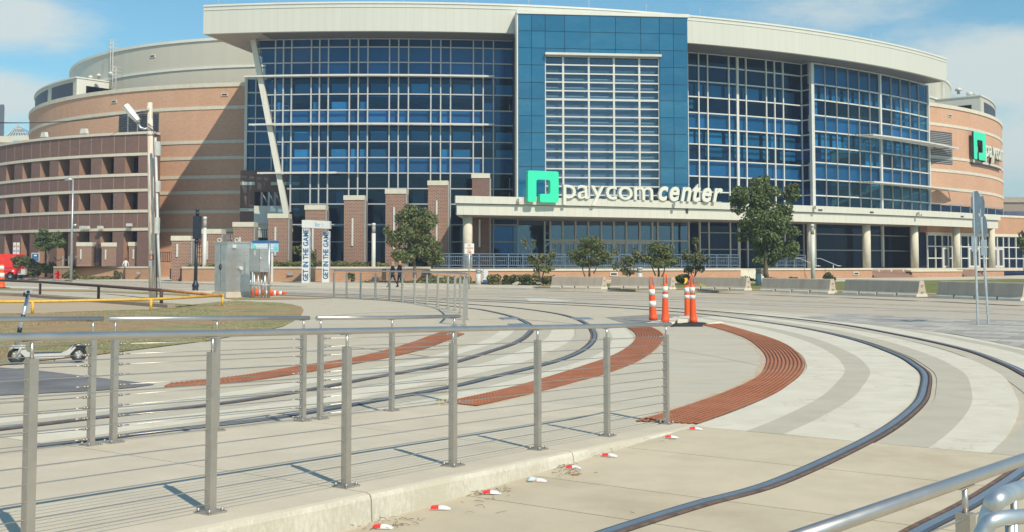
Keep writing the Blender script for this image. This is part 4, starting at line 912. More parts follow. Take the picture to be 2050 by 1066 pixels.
for zz0, zz1 in ((1.25, 3.1), (3.1, 4.75), (4.75, 5.9)):
    for i in range(1, len(ar_)-1): slab('entrance_pane', cyl(CM, RGR, ar_[i]), cyl(CM, RGR, ar_[i+1]), zz0, zz1, .03, m_glassd, en)
    for i in (0, 6): slab('entrance_pane', cyl(CM, RB, ab[i]), cyl(CM, RB, ab[6 if i == 0 else 11]), zz0, zz1, .03, m_glassd, en)
    A('transom', MB().arc(CM, RGR-.05, RGR+.13, ar_[1], ar_[-1], zz1-.05, zz1+.05, 12), m_framegrey, en); A('transom', MB().arc(CM, RB-.05, RB+.13, ab[0], ab[-1], zz1-.05, zz1+.05, 12), m_framegrey, en)
A('bulkhead', MB().arc(CM, RGR-.3, RGR+.5, ar_[0], ar_[-1], 5.92, 7, 12), m_soff, en); A('bulkhead', MB().arc(CM, RB-.3, RB+.4, ab[0], ab[-1], 5.92, 7, 14), m_soff, en)
# --- canopy on round columns
CC = (-59.2, 253.9); RC = 174.6; zc = 7.25
c0, c1 = hit(CC, RC, 912, 392)[0], hit(CC, RC, 2003, 431)[0]
can = A('canopy', MB().arc(CC, RC-22, RC-.02, c0+.046, c1-.0005, 6.62, 7.0, 50), m_canopy)
cw = lambda R: [cyl(CC, R, c0+.0008+(.0452-.0008)*i/8) for i in range(9)]+[cyl(CC, RC-22, c0+.0452), (cyl(CC, R, c0)[0]+.3, cyl(CC, R, c0)[1]+14)]
A('upper_fascia', MB().arc(CC, RC-.3, RC, c0, c1, 6.64, zc, 70), m_canopy, can)
A('lower_fascia', MB().arc(CC, RC-.5, RC-.22, c0+.001, c1-.001, 5.7, 6.56, 70), m_canopy, can)
A('shadow_gap', MB().arc(CC, RC-.5, RC-.32, c0+.001, c1-.001, 6.56, 6.64, 70), m_framegrey, can)
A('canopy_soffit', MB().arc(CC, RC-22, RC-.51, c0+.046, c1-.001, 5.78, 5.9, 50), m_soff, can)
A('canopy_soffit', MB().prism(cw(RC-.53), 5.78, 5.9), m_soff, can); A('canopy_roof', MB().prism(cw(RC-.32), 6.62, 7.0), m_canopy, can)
ce = cyl(CC, RC-.53, c0+.001); A('canopy_end', MB().prism([ce, (ce[0]+.3, ce[1]+13.5), (ce[0]+.7, ce[1]+13.5), (ce[0]+.4, ce[1]+.02)], 5.7, 6.6), m_canopy, can)
A('canopy_end', MB().arc(CC, RC-9, RC-.51, c1-.0025, c1-.001, 5.7, 7.0, 2), m_canopy, can)
for px in (936, 1624, 1735, 1831, 1915, 1985):
    a = hit(CC, RC-1.3, px, 500)[0]; x, y = cyl(CC, RC-1.3, a)
    col = A('column', MB().lathe([(.40, 1.0), (.40, 5.79)], 20, (x, y, 0)), m_stone); A('column_base', MB().box(x, y, .95, 1.25, 1.25, .24, a), m_stone, col)
for px, py in ((1040, 402), (1352, 409), (1633, 416), (1840, 428)):
    a, z = hit(CC, RC+.3, px, py); x, y = cyl(CC, RC+.3, a); x0, y0 = cyl(CC, RC, a); A('spotlight', MB().box(x, y, z-.15, .28, .34, .3, .5).tube([(x0, y0, z), (x, y, z)], .04, 5), m_frame, can)
for px, py in ((1642, 421), (1745, 425.5), (1842, 430), (1926, 434)):
    a, z = hit(CC, RC, px, py); A('fascia_vent', MB().arc(CC, RC-.02, RC+.03, a-.28/RC, a+.28/RC, z-.08, z+.08, 1), m_louver, can)
# glass balustrade on the canopy at the right
g0, g1 = hit(CC, RC-1.5, 1862, 415)[0], hit(CC, RC-1.5, 2008, 425)[0]
gr_ = A('roof_balustrade', MB().arc(CC, RC-1.55, RC-1.45, g0, g1, 8.2, 8.28, 14), m_framegrey, can)
for k in range(9): a = g0+(g1-g0)*k/8; x, y = cyl(CC, RC-1.5, a); A('post', MB().box(x, y, 7.0, .08, .08, 1.2, a), m_framegrey, gr_)
for k in range(8): slab('glass_sheet', cyl(CC, RC-1.5, g0+(g1-g0)*(k+.05)/8), cyl(CC, RC-1.5, g0+(g1-g0)*(k+.95)/8), 7.1, 8.1, .03, m_glassd, gr_)
# --- brick plinth and terrace under the canopy
RP = RC+1.4; pz = 1.22
def pa(px, R=None): return hit(CC, R or RP, px, 545)[0]
plinth = A('plinth', MB().arc(CC, RP-.5, RP, pa(862), pa(1483), 0, pz-.14, 30), m_wallbrick)
A('coping', MB().arc(CC, RP-.6, RP+.09, pa(862)-.0005, pa(1483)+.0005, pz-.14, pz+.03, 30), m_stone, plinth)
A('terrace', MB().arc(CC, RP-26, RP-.62, pa(862), pa(2060), .9, pz, 40), m_walk, plinth)
A('plinth_wall', MB().arc(CC, RP-.5, RP, pa(1530), pa(1746), 0, pz-.14, 14), m_wallbrick, plinth); A('coping', MB().arc(CC, RP-.6, RP+.09, pa(1530)-.0005, pa(1746), pz-.14, pz+.03, 14), m_stone, plinth)
A('plinth_wall', MB().arc(CC, RP-.5, RP, pa(1826), pa(1926), 0, pz-.35, 8), m_wallbrick, plinth); A('coping', MB().arc(CC, RP-.6, RP+.09, pa(1822), pa(1926), pz-.35, pz-.2, 8), m_stone, plinth)
A('plinth_wall', MB().arc(CC, RP-.5, RP, pa(1968), pa(2010), 0, pz-.4, 4), m_wallbrick, plinth)
for s0, s1 in ((1484, 1529), (1747, 1825), (1927, 1967)):
    for k in range(6): A('step', MB().arc(CC, RP-.62-.34*(5-k), RP+.9-.36*k, pa(s0), pa(s1), .18*k*1.0, .18*(k+1), 6), m_red if s0 != 1484 else m_stone, plinth)
vent(CC, RP, 1713, 548, plinth); vent(CC, RP, 1228, 549, plinth)
for px0 in (1640, 1598):       # bent steel handrails at the steps
    a = pa(px0, RP+.1); x, y = cyl(CC, RP-.4, a); A('handrail', MB().tube([(x, y, pz), (x, y, pz+.95), (x+.5, y-.1, pz+.95), (x+1.9, y-.9, pz+.25), (x+2.2, y-.9, pz+.25)], .035, 6).tube([(x+1.5, y-.7, pz+.4), (x+1.5, y-.7, .4)], .03, 6), m_galv, plinth)
# --- glazed annex at the right with a brick band
q0, q1 = np.array(D(1857, 500, 117.5)[:2]), np.array(D(2110, 500, 131)[:2]); qd = (q1-q0)/np.linalg.norm(q1-q0); qn = np.array([-qd[1], qd[0]])
def qpx(px): d = ray(px, 500); return float(np.linalg.solve(np.array([[d[0], -qd[0]], [d[1], -qd[1]]]), q0)[1])
qp = lambda px, inn=0: q0+qd*qpx(px)+qn*inn
ann = A('annex', MB().prism([qp(1857, 2), qp(2108, 2), qp(2108, 2.3), qp(1857, 2.3)], 0, 7), m_inside)
A('brick_band', MB().prism([qp(1857), qp(2108), qp(2108, 1), qp(1857, 1)], 5.15, 7.1), m_wallbrick, ann); A('stone_band', MB().prism([qp(1857, -.08), qp(2108, -.08), qp(2108, .2), qp(1857, .2)], 4.85, 5.15), m_stone, ann); A('coping', MB().prism([qp(1857, -.08), qp(2108, -.08), qp(2108, 1.1), qp(1857, 1.1)], 7.1, 7.35), m_stone, ann)
ax = [1858, 1874, 1888, 1900, 1907, 1925, 1940, 1952, 1962, 1975, 1986, 1998, 2010, 2021, 2035, 2050, 2075, 2108]; az = [1.22, 2.3, 3.6, 4.85]; dr = {2, 6, 7, 10, 11}
for i in range(len(ax)-1):
    for j in range(3): slab('annex_pane', qp(ax[i], .2), qp(ax[i+1], .2), az[j], az[j+1], .03, m_glassd, ann)
    slab('mullion', qp(ax[i]-.7, .1), qp(ax[i]+.7, .1), 1.2, 4.85, .14, m_frame, ann)
    if i in dr:
        d = slab('door', qp(ax[i]+1, .06), qp(ax[i+1]-1, .06), 1.25, 3.5, .05, m_frame, ann); slab('door_glass', qp(ax[i]+3, .02), qp(ax[i+1]-3, .02), 1.5, 3.3, .05, m_louver, d)
for z in az[1:]: slab('transom', qp(1857, .1), qp(2108, .1), z-.06, z+.06, .14, m_frame, ann)
A('recess_wall', MB().arc(cR, 48.0, 48.06, bw0, 1.4, 6.9, 8.6, 20), m_louver, brR)
# --- brick entry piers left of the canopy, each with a cap and a light strip
piers = [(343.7, 384, 472.5, 93), (403, 445, 459, 94.5), (467, 510, 445, 95.3), (537, 579, 428, 95.6), (611, 653.6, 411, 95.8), (689, 732, 391.5, 95.8), (772, 815, 379, 95.6), (857, 899, 362, 95.4), (945, 982.5, 347.6, 95.6)]
for i, (xa, xb, yt, Y) in enumerate(piers):
    a, b = D(xa, yt, Y), D(xb-3, yt, Y); w = b[0]-a[0]; zt_ = a[2]
    pr = A('brick_pier', MB().prism([(a[0], Y), (b[0], Y), (b[0], Y+1.5), (a[0], Y+1.5)], 0, zt_-.42), m_red if i < 8 else m_dark)  # last pier takes the dark brick: its shadow is put into the colour
    A('pier_cap', MB().prism([(a[0]-.06, Y-.06), (b[0]+.06, Y-.06), (b[0]+.06, Y+1.56), (a[0]-.06, Y+1.56)], zt_-.42, zt_), m_stone, pr)
    A('pier_trim', MB().box(b[0]+.08, Y+.75, .3, .13, 1.3, zt_-.75), m_framegrey, pr)
    ls = {0: (489, 515), 1: (483, 520), 2: (475, 540), 3: (455, 512), 4: (452, 503), 5: (437, 493), 6: (415, 500), 7: (402, 488), 8: (440, 495)}[i]
    cx = {0: 355, 1: 414.5, 2: 480, 3: 551, 4: 626, 5: 705.5, 6: 788.5, 7: 874, 8: 960}[i]
    t0, t1 = D(cx, ls[1], Y), D(cx, ls[0], Y); A('light_strip', MB().box(t0[0], Y-.05, t0[2], .15, .1, t1[2]-t0[2]), m_frame, pr)
# --- paycom center sign on the canopy edge
s0, s1 = hit(CC, RC+.12, 1052, 395)[0], hit(CC, RC+.12, 1446, 400)[0]
sp0, sp1 = np.array(cyl(CC, RC+.18, s0)), np.array(cyl(CC, RC+.18, s1)); sdv = (sp1-sp0)/np.linalg.norm(sp1-sp0)
def spx(px): d = ray(px, 395); return float(np.linalg.solve(np.array([[d[0], -sdv[0]], [d[1], -sdv[1]]]), sp0)[1])
def sz(px, py): q = sp0+sdv*spx(px); return D(px, py, float(q[1]))[2]
SX = Vector((sdv[0], sdv[1], 0)); SZ = Vector((0, 0, 1)); SN = SX.cross(SZ)       # SN looks towards the street
sign = A('sign', MB().prism([sp0+np.array([0, .55]), sp1+np.array([0, .55]), sp1+np.array([0, .62]), sp0+np.array([0, .62])], 6.9, 7.35), m_framegrey)
def place_letters(text, pxa, pxb, base_y, top_y, bold, shear, mat, xh):
    xa, xb = spx(pxa), spx(pxb); zb = sz((pxa+pxb)/2, base_y); h = sz((pxa+pxb)/2, top_y)-zb
    for g in word(text, xb-xa, xh, bold, shear, .05, .055, height=h):
        o = Vector((*(sp0+sdv*xa), zb)); g.v = [tuple(o+SX*v[0]+SZ*v[1]+SN*(.10+v[2])) for v in g.v]; A('letter', g, m_sign, sign)
place_letters('paycom', 1125.5, 1305, 399.5, 370.5, .002, 0, m_sign, .5)
place_letters('center', 1316, 1445, 402.5, 374.5, .026, .24, m_sign, .5)
def rounded(pts, r, n=4):
    out = []; k = len(pts)
    for i in range(k):
        a, b, c = np.array(pts[i-1], float), np.array(pts[i], float), np.array(pts[(i+1) % k], float)
        u = (a-b)/np.linalg.norm(a-b); v = (c-b)/np.linalg.norm(c-b); rr = min(r, np.linalg.norm(a-b)*.45, np.linalg.norm(c-b)*.45)
        for t in np.linspace(0, 1, n+1): out.append(b+u*rr*(1-t)**2+v*rr*t**2)
    return out
EMB = [(0, 0), (0, 63), (62, 63), (62, 0), (24, 0), (24, 17), (45, 17), (45, 45.5), (17, 45.5), (17, 0)]
def emblem(parent, org, X, U, wd, ht, depth, mat, side):
    P = rounded([(x/62*wd, y/63*ht) for x, y in EMB], wd*.07); Zv = X.cross(U); m = MB(); n = len(P)
    P = P[::-1]
    vs = [org+X*float(q[0])+U*float(q[1]) for q in P]; m.add(vs+[v+Zv*depth for v in vs], [tuple(range(n, 2*n))]+[(i, (i+1) % n, n+(i+1) % n, n+i) for i in range(n)]+[tuple(range(n-1, -1, -1))])
    m.mi = [0]+[1]*(n+1); return A('emblem', m, [mat, side], parent)
zb_e, zt_e = sz(1083, 406), sz(1083, 343.5)
emblem(sign, Vector((*(sp0+sdv*spx(1052.5)), zb_e))+SN*.02, SX, SZ, spx(1114)-spx(1052.5), zt_e-zb_e, .42, m_green, m_green)
# --- same name on the right-hand drum
RS = 48.0+.40
ea0, ez0 = hit(cR, RS, 1946, 319); ea1, ez1 = hit(cR, RS, 1969, 266)
sg2 = A('drum_sign', MB().arc(cR, 48.0, 48.3, ea0+.01, ea0+.26, 13.9, 14.05, 8), m_signside)
Xa = np.array(cyl(cR, RS, ea0)); Xb = np.array(cyl(cR, RS, ea1)); dv = (Xb-Xa); w_ = np.linalg.norm(dv); dv /= w_
emblem(sg2, Vector((Xa[0], Xa[1], ez0)), Vector((dv[0], dv[1], 0)), Vector((0, 0, 1)), w_, hit(cR, RS, 1957, 266)[1]-ez0, .25, m_green, m_signside)
la, lz0 = hit(cR, RS, 1970, 313); lz1 = hit(cR, RS, 1975, 290)[1]
arcw = (hit(cR, RS, 2004, 300)[0]-la)*RS*1.05
for g in word('paycom', arcw, .5, .006, 0, .05, .075, height=lz1-lz0):
    for dz, mt, nm in ((0, m_sign, 'letter'),):
        vs = []
        for v in g.v:
            a = la+v[0]/RS; R = RS+.1+v[2]; x, y = cyl(cR, R, a); vs.append((x, y, lz0+v[1]))
        g.v = vs; L_ = A(nm, g, m_sign, sg2)
        g2 = MB(); g2.v = [(cR[0]+(x-cR[0])*(1-.28/RS), cR[1]+(y-cR[1])*(1-.28/RS), z-.02) for x, y, z in vs]; g2.f = g.f; g2.sm = g.sm; g2.mi = g.mi; A('letter_return', g2, m_signside, L_)
# ================================================================== RAILINGS
def railing(name, label, posts, tops, cat='railing', group=None, height=1.0, ncab=11, axis=None, ends=(True, True), extra=(0, 0), rail_r=.021, thin=False):
    """posts: ground points; a tube on stems, cables through every post"""
    r = thing(name, label, cat, posts[len(posts)//2], group); P = [Vector(map(float, p)) for p in posts]
    d0 = (P[1]-P[0]).normalized(); d1 = (P[-1]-P[-2]).normalized(); h = Vector((0, 0, height))
    pts = [P[0]-d0*extra[0]+h] + [p+h for p in P[1:-1]] + [P[-1]+d1*extra[1]+h]
    if len(P) > 6 and thin: pts = [Vector(q) for q in spline([tuple(p+h) for p in P], 4)]
    obj('handrail', MB().tube(pts, rail_r, 14), m_steel, r)
    for i, p in enumerate(P):
        d = (P[min(i+1, len(P)-1)]-P[max(i-1, 0)]); a = math.atan2(d.y, d.x); s = .07 if thin else .046
        po = obj('post', MB().box(p.x, p.y, p.z+.012, s, s, height-.115, a), m_post, r)
        pl = MB().box(p.x, p.y, p.z+.002, .13, .13, .014, a)
        for q, w in ((-1, -1), (1, -1), (1, 1), (-1, 1)): pl.lathe([(.011, .016), (.011, .031), (.006, .036)], 6, (p.x+.046*(q*math.cos(a)-w*math.sin(a)), p.y+.046*(q*math.sin(a)+w*math.cos(a)), p.z))
        if not thin or True: obj('base_plate', pl, m_post, po)
        st = MB().lathe([(.010, height-.115), (.010, height-.020)], 8, (p.x, p.y, p.z)); dz = (P[min(i+1, len(P)-1)].z-P[max(i-1, 0)].z)/max(d.length, .01)
        st.box(p.x, p.y, p.z+height-.024, .105, .024, .005, a); st.lathe([(.0145, height-.116), (.0145, height-.106)], 8, (p.x, p.y, p.z))
        obj('saddle', st, m_steel, po)
    for k in range(ncab):
        z = .055+k*(height-.175)/(ncab-1); pp = [p+Vector((0, 0, z)) for p in P]
        obj('cable', MB().tube(pp, .0032 if not thin else .004, 5), m_steel, r)
        if not thin:
            for e, on in ((0, ends[0]), (-1, ends[1])):
                if not on: continue
                q = pp[e]; d = (pp[1]-pp[0]).normalized() if e == 0 else (pp[-2]-pp[-1]).normalized(); b = q+d*.023
                f = MB().tube([b, b+d*.022], .008, 6).tube([b+d*.024, b+d*.050], .0105, 4).tube([b+d*.05, b+d*.12], .0055, 6).tube([b+d*.055, b+d*.062], .0085, 6)
                obj('cable_fitting', f, m_post, r)
    return r
us = [ramp_hit(x, y) for x, y in ((1335, 853), (1216, 877), (1077, 903), (907, 937), (693, 975), (420, 1020))]
off1 = float(np.mean([u[1] for u in us]))
def col_of(p): z = p[2]-EYE; zc = p[1]*math.cos(TH)+z*math.sin(TH); return 1025+FPX*p[0]/zc
def solve_u(px, off, lo=-7.6, hi=1.5):
    for _ in range(50):
        m = (lo+hi)/2
        if col_of(ramp_at(m, off)) < px: lo = m
        else: hi = m
    return lo
ul = [solve_u(x, off1) for x in (1334.5, 1215.5, 1076.5, 906.5, 692.5, 421, 55)]; st_ = ul[-2]-ul[-1]
allu = ul+[ul[-1]-st_*k for k in range(1, 6)]
railing('cable_railing', 'long stainless cable railing nearest the camera along the kerb, left foreground', [ramp_at(u, off1) for u in allu[::-1]], None, group='stainless cable railings', ends=(True, True), extra=(.12, .10))
u2 = [ramp_hit(x, y) for x, y in ((180, 885), (225, 882), (430, 863), (605, 848), (640, 843), (783, 828), (908, 814))]
o2 = float(np.mean([u[1] for u in u2])); v2 = [solve_u(x, o2) for x in (181.5, 226.5, 431.5, 606, 640.5, 784, 909)]
sp2 = 1.05
railing('cable_railing', 'far cable railing section at the left edge, ending at the first gap', [ramp_at(v2[0]-sp2*k, o2) for k in (4, 3, 2, 1, 0)], None, group='stainless cable railings', extra=(.1, .085))
railing('cable_railing', 'far cable railing section in the middle, between the two gaps', [ramp_at(u, o2) for u in (v2[1], v2[2], v2[3])], None, group='stainless cable railings', extra=(.07, .07))
railing('cable_railing', 'far cable railing section on the right, short one from second gap to its free end', [ramp_at(u, o2) for u in (v2[4], v2[5], v2[6])], None, group='stainless cable railings', extra=(.06, .1))
fp = [(668.5, 597), (694, 598), (722, 599.4), (751.4, 601.5), (779.6, 603.2), (805, 605), (830, 607.5), (854.4, 610.8), (876.5, 614.6), (896.8, 618.4), (910.7, 622), (921, 627.5), (930, 634), (934, 641), (929, 652)]
railing('curved_railing', 'curved cable railing round the far footway corner, right behind the two walking women', [(*G(x, y)[:2], .005) for x, y in fp], None, group='stainless cable railings', height=1.30, ncab=9, thin=True, rail_r=.035)
A_, B_ = G(1560, 1090, .92), G(2090, 906, .92); dd = (B_-A_)/np.linalg.norm(B_-A_); pm = D(1945, 975, 3.42); t0 = float((pm-A_)@dd); post = A_+dd*t0
railing('cable_railing', 'close cable railing cutting across the bottom right corner of the picture', [(*(post+dd*k*1.15)[:2], 0.0) for k in (-1, 0, 1, 2)], None, group='stainless cable railings', height=.92, ncab=6, extra=(.5, .2))
bar = thing('tube_barrier', 'bent galvanised tube barrier at the very bottom right corner', 'barrier', (1.4, 2.8, 0))
def bent(pts, r, name='bent_tube'): obj(name, MB().tube(spline(pts, 6), r, 10), m_galv, bar)
b0 = D(1972, 1075, 2.75); q1 = D(1985, 1020, 2.75); q2 = D(2003, 997, 2.75); q3 = D(2060, 975, 2.95); q4 = D(2200, 925, 3.5)
bent([(b0[0], b0[1], 0), (b0[0], b0[1], b0[2]-.1), b0, q1, q2, q3, q4], .024)
b0 = D(1962, 1090, 2.5); q1 = D(1972, 1058, 2.5); q2 = D(1995, 1040, 2.5); q3 = D(2060, 1034, 2.55); q4 = D(2200, 1030, 2.7)
bent([(b0[0], b0[1], 0), (b0[0], b0[1], b0[2]-.1), b0, q1, q2, q3, q4], .018)
obj('tube_leg', MB().tube([(*D(2022, 1060, 2.52)[:2], 0), D(2022, 1036, 2.52)], .012, 8), m_galv, bar); obj('tube_leg', MB().tube([(*D(2030, 1060, 2.8)[:2], 0), D(2030, 990, 2.8)], .010, 8), m_galv, bar)
# ================================================================== KERB REFLECTORS, LITTER
def reflector(px, py, label, proto=[None]):
    g = G(px, py); a = math.atan2(RD[1], RD[0])
    if proto[0] is None:
        t = thing('kerb_reflector', label, 'reflector', (0, 0, 0), 'red and white road reflectors by the kerb')
        b = MB(); vs = []; n = 10
        prof = [(-.060, .0), (-.048, .010), (-.02, .017), (.02, .018), (.045, .010), (.062, .0)]
        for (x, z) in prof:
            for k in range(5): f = -1+k*.5; w = .036 if abs(x) < .05 else .026; vs.append((x, f*w, max(0, z*(1-abs(f)**3*.8))+.009))
        fs = [(i*5+k, (i+1)*5+k, (i+1)*5+k+1, i*5+k+1) for i in range(5) for k in range(4)]; b.add(vs, [f[::-1] for f in fs], True)
        obj('body', b, m_refl, t)
        obj('red_lens', MB().add([(-.050, -.0345, .014), (-.004, -.0352, .014), (-.004, -.024, .0268), (-.046, -.022, .0245), (-.004, .004, .0290), (-.044, .004, .0262)], [(0, 1, 2, 3), (3, 2, 4, 5)]), m_redp, t)
        proto[0] = t; o = t
    else: o = copy_tree(proto[0]); o['label'] = label
    place(o, (g[0], g[1], 0), random.uniform(-.12, .12)-.05, random.uniform(1.08, 1.18)); return o
RL = [((765, 1060), 'red and white kerb reflector nearest the camera at the bottom edge, dead leaves beside it'), ((880, 1022), 'red and white kerb reflector second from the bottom, on clean concrete'), ((983, 991), 'red and white kerb reflector third from the bottom, twigs on both sides'), ((1076, 966), 'red and white kerb reflector half covered by a crumpled paper'), ((1146, 940), 'red and white kerb reflector above the orange leaf, pile of twigs on its left'), ((1219, 916), 'red and white kerb reflector on its own, third from the kerb end'), ((1343, 879), 'red and white kerb reflector second from the kerb end'), ((1392, 862), 'red and white kerb reflector at the very end of the kerb by the rusted plate')]
for (q, l) in RL: reflector(*q, l)
def crumple(c, r, mat, name, label, cat, n=9):
    m = MB(); m.blob((0, 0, r*.55), (r, r*.8, r*.55), n, 6, .28); m.sm = [False]*len(m.sm); o = obj(name, m, mat); o.location = c; return tag(o, label, cat)
crumple(tuple(G(1064, 967)), .040, plain('crumpled_paper', (.52, .60, .64), .7, var=.2, scale=40), 'crumpled_paper', 'crumpled pale blue paper lying against the kerb reflector', 'litter')
lf = MB().add([(-.03, -.012, .012), (0, -.022, .02), (.035, -.004, .012), (.03, .014, .016), (0, .02, .022), (-.026, .01, .012)], [(0, 1, 2, 3, 4, 5)]); o = obj('fallen_leaf', lf, plain('yellow_leaf', (.62, .30, .05), .7)); o.location = tuple(G(1150, 954)); tag(o, 'small yellow orange fallen leaf on the slab joint near the kerb', 'leaf')
tw = MB()
for (px, py, n, sp) in ((790, 1052, 26, .07), (745, 1056, 12, .05), (962, 992, 26, .045), (1003, 986, 18, .05), (1126, 940, 36, .06), (1140, 953, 26, .07), (1200, 917, 8, .05), (1235, 905, 8, .06), (960, 1010, 4, .35), (1050, 1000, 4, .4), (900, 1045, 4, .3), (1330, 890, 3, .2), (880, 812, 14, .05), (880, 805, 10, .04)):
    for k in range(n):
        g = G(px, py); x, y = g[0]+random.gauss(0, sp), g[1]+random.gauss(0, sp*1.2); a = random.uniform(0, 6.28); ca_ = random.uniform(-.35, .35); l = random.uniform(.015, .06)*(1.8 if sp > .15 else 1)
        tw.tube([(x, y, .012+random.random()*.012), (x+l*.5*math.cos(a), y+l*.5*math.sin(a), .014+random.random()*.014), (x+l*math.cos(a+ca_), y+l*math.sin(a+ca_), .012+random.random()*.012)], random.uniform(.0009, .0022), 3, caps=False)
obj('twig_debris', tw, m_twig, kind='stuff')
dg = MB()       # tuft of dead grass at the foot of the middle railing
for k in range(16):
    g = G(888, 812); a = random.uniform(0, 6.28); x, y = g[0]+random.gauss(0, .03), g[1]+random.gauss(0, .03); h = random.uniform(.06, .2); dg.add([(x-.003, y, 0), (x+.003, y, 0), (x+.05*math.cos(a)*h*8, y+.05*math.sin(a), h)], [(0, 1, 2)])
tag(obj('dead_grass_tuft', dg, plain('straw', (.55, .47, .28), .9)), 'tuft of dry straw grass growing at the end of the middle rusted plate', 'grass tuft')
# ================================================================== CONES
def channelizer(px, py, h, r0, r1, bands, label, lean=(0, 0), base=None, knob=False, name='channelizer_cone'):
    g = G(px, py); t = thing(name, label, 'traffic cone', (g[0], g[1], 0), 'orange channelizer cones on the island'); M_ = Matrix.Translation(g) @ Matrix.Rotation(lean[0], 4, 'Y') @ Matrix.Rotation(lean[1], 4, 'X')
    def put(nm, mb, mat): mb.v = [tuple(M_ @ Vector(v)) for v in mb.v]; return obj(nm, mb, mat, t)
    r0 *= .80; r1 *= .92; zb = .05; hb = h*.80; rad = lambda z: r0+(r1-r0)*(z-zb)/(hb-zb)
    put('body', MB().lathe([(r0*1.13, zb), (r0*1.11, zb+.09), (r0*1.02, zb+.12)]+[(rad(z), z) for z in np.linspace(zb+.14, hb, 8)]+[(r1*.8, hb+.015), (r1*.42, hb+.03)], 18), m_orangep)
    for z0, z1 in bands: put('reflective_band', MB().lathe([(rad(z0*h)+.002, z0*h), (rad(z0*h)+.006, z0*h), (rad(z1*h)+.006, z1*h), (rad(z1*h)+.002, z1*h)], 18), m_refl)
    hd = MB(); w = r1*.62
    hd.tube([(-w, 0, hb), (-w, 0, h-.05), (-w*.5, 0, h), (w*.5, 0, h), (w, 0, h-.05), (w, 0, hb)], .016, 6)
    if knob: hd.blob((0, 0, h-.03), .035, 8, 6)
    put('handle', hd, m_orangep)
    if base: put('rubber_base', MB().lathe([(base, .0), (base, .03), (base*.85, .06), (r0, .075)], 8), m_rubber)
    return t
channelizer(1308, 645, 1.25, .135, .085, [(.34, .47), (.60, .73)], 'leftmost orange cone of the four, leaning left, two wide white bands', lean=(-.045, 0))
channelizer(1332, 650, 1.34, .125, .068, [(.52, .60), (.645, .76)], 'second orange cone from the left, slim and upright, open loop on top', base=None)
channelizer(1377, 641, 1.20, .115, .070, [(.52, .60), (.66, .78)], 'third orange cone from the left, farther back, yellow cap on top', lean=(-.03, 0), base=.30, knob=True)
channelizer(1388, 651, 1.32, .125, .068, [(.52, .60), (.645, .76)], 'rightmost orange cone of the four, standing in front on a flat black base', lean=(-.02, 0), base=.36)
tp_ = MB(); rp = thing('caution_tape', 'torn yellow caution tape hanging off the rightmost cones', 'tape', G(1388, 600, .9))
q = [D(1391, 566, 28.6), D(1398, 567.5, 28.4), D(1405, 571, 28.3), D(1413, 574, 28.2)]
def strip(pts, w, mat, nm, tilt=(0, 0, 1)): 
    c = spline([tuple(p) for p in pts], 6); m = MB(); t = Vector(tilt)*w
    for p in c: m.v += [tuple(Vector(p)-t), tuple(Vector(p)+t)]
    for i in range(len(c)-1): m.f.append((2*i, 2*i+2, 2*i+3, 2*i+1)); m.sm.append(True); m.mi.append(0)
    return obj(nm, m, mat, rp)
strip(q, .022, m_tape, 'tape_end', (0, .3, .9)); strip([D(1392, 564, 28.6), D(1396, 575, 28.4), D(1391, 590, 28.5), D(1386, 580, 28.5)], .010, m_tape, 'tape_loop', (.5, 0, .8)); strip([D(1391, 577, 28.5), D(1398, 587, 28.3), D(1402, 588, 28.3)], .008, m_tape, 'tape_loop', (.3, 0, .9)); strip([D(1372, 557, 30.5), D(1374, 562, 30.5), D(1371, 568, 30.5)], .03, m_tape, 'tape_wrap', (1, 0, .2))
def block(name, label, pxs, h, mat, cat, taper=.9):
    P = gp(pxs); c = np.mean(P, axis=0); m = MB(); vs = [(p[0], p[1], .004) for p in P]+[(c[0]+(p[0]-c[0])*taper, c[1]+(p[1]-c[1])*taper, h) for p in P]; n = len(P)
    A2 = sum(P[i][0]*P[(i+1) % n][1]-P[(i+1) % n][0]*P[i][1] for i in range(n)); fs = [tuple(range(n-1, -1, -1)), tuple(range(n, 2*n))]+[(i, (i+1) % n, n+(i+1) % n, n+i) for i in range(n)]
    if A2 < 0: fs = [f[::-1] for f in fs]
    return tag(obj(name, m.add(vs, fs), mat), label, cat)
block('kerb_stop', 'low white concrete kerb piece left of the cones', [(1290, 652), (1352, 650), (1372, 640), (1358, 639), (1320, 646)], .07, m_white, 'kerb block')
block('kerb_stop', 'short white concrete block between the two black bases', [(1356, 651), (1378, 651), (1383, 644), (1360, 644)], .16, m_white, 'kerb block', .95)
block('kerb_stop', 'white concrete slab edge right of the cones', [(1380, 648), (1420, 651), (1450, 648), (1405, 641), (1385, 641)], .05, m_white, 'kerb block')
block('rubber_mat', 'flat black rubber base plate under the rightmost cone', [(1341, 655), (1408, 655), (1404, 650.5), (1350, 650)], .05, m_rubber, 'rubber base')
# fallen cones under the small cabinet
def lying(px, py, label, ang, L=1.15, r=.19):
    g = G(px, py); t = thing('fallen_cone', label, 'traffic cone', (g[0], g[1], 0), 'cones lying by the cabinets'); R_ = Matrix.Translation((g[0], g[1], r)) @ Matrix.Rotation(ang, 4, 'Z') @ Matrix.Rotation(math.pi/2, 4, 'Y')
    for nm, z0, z1, mt in (('body', 0, .30, m_orangep), ('reflective_band', .30, .45, m_refl), ('body', .45, .60, m_orangep), ('reflective_band', .60, .76, m_refl), ('body', .76, 1.0, m_orangep)):
        m = MB().lathe([((r*(1.1-.75*z0)), z0*L), ((r*(1.1-.75*z1)), z1*L)], 14); m.v = [tuple(R_ @ Vector(v)) for v in m.v]; obj(nm, m, mt, t)
    m = MB().lathe([(r*1.25, -.04), (r*1.25, .03)], 12); m.v = [tuple(R_ @ Vector(v)) for v in m.v]; obj('foot_ring', m, m_orangep, t)
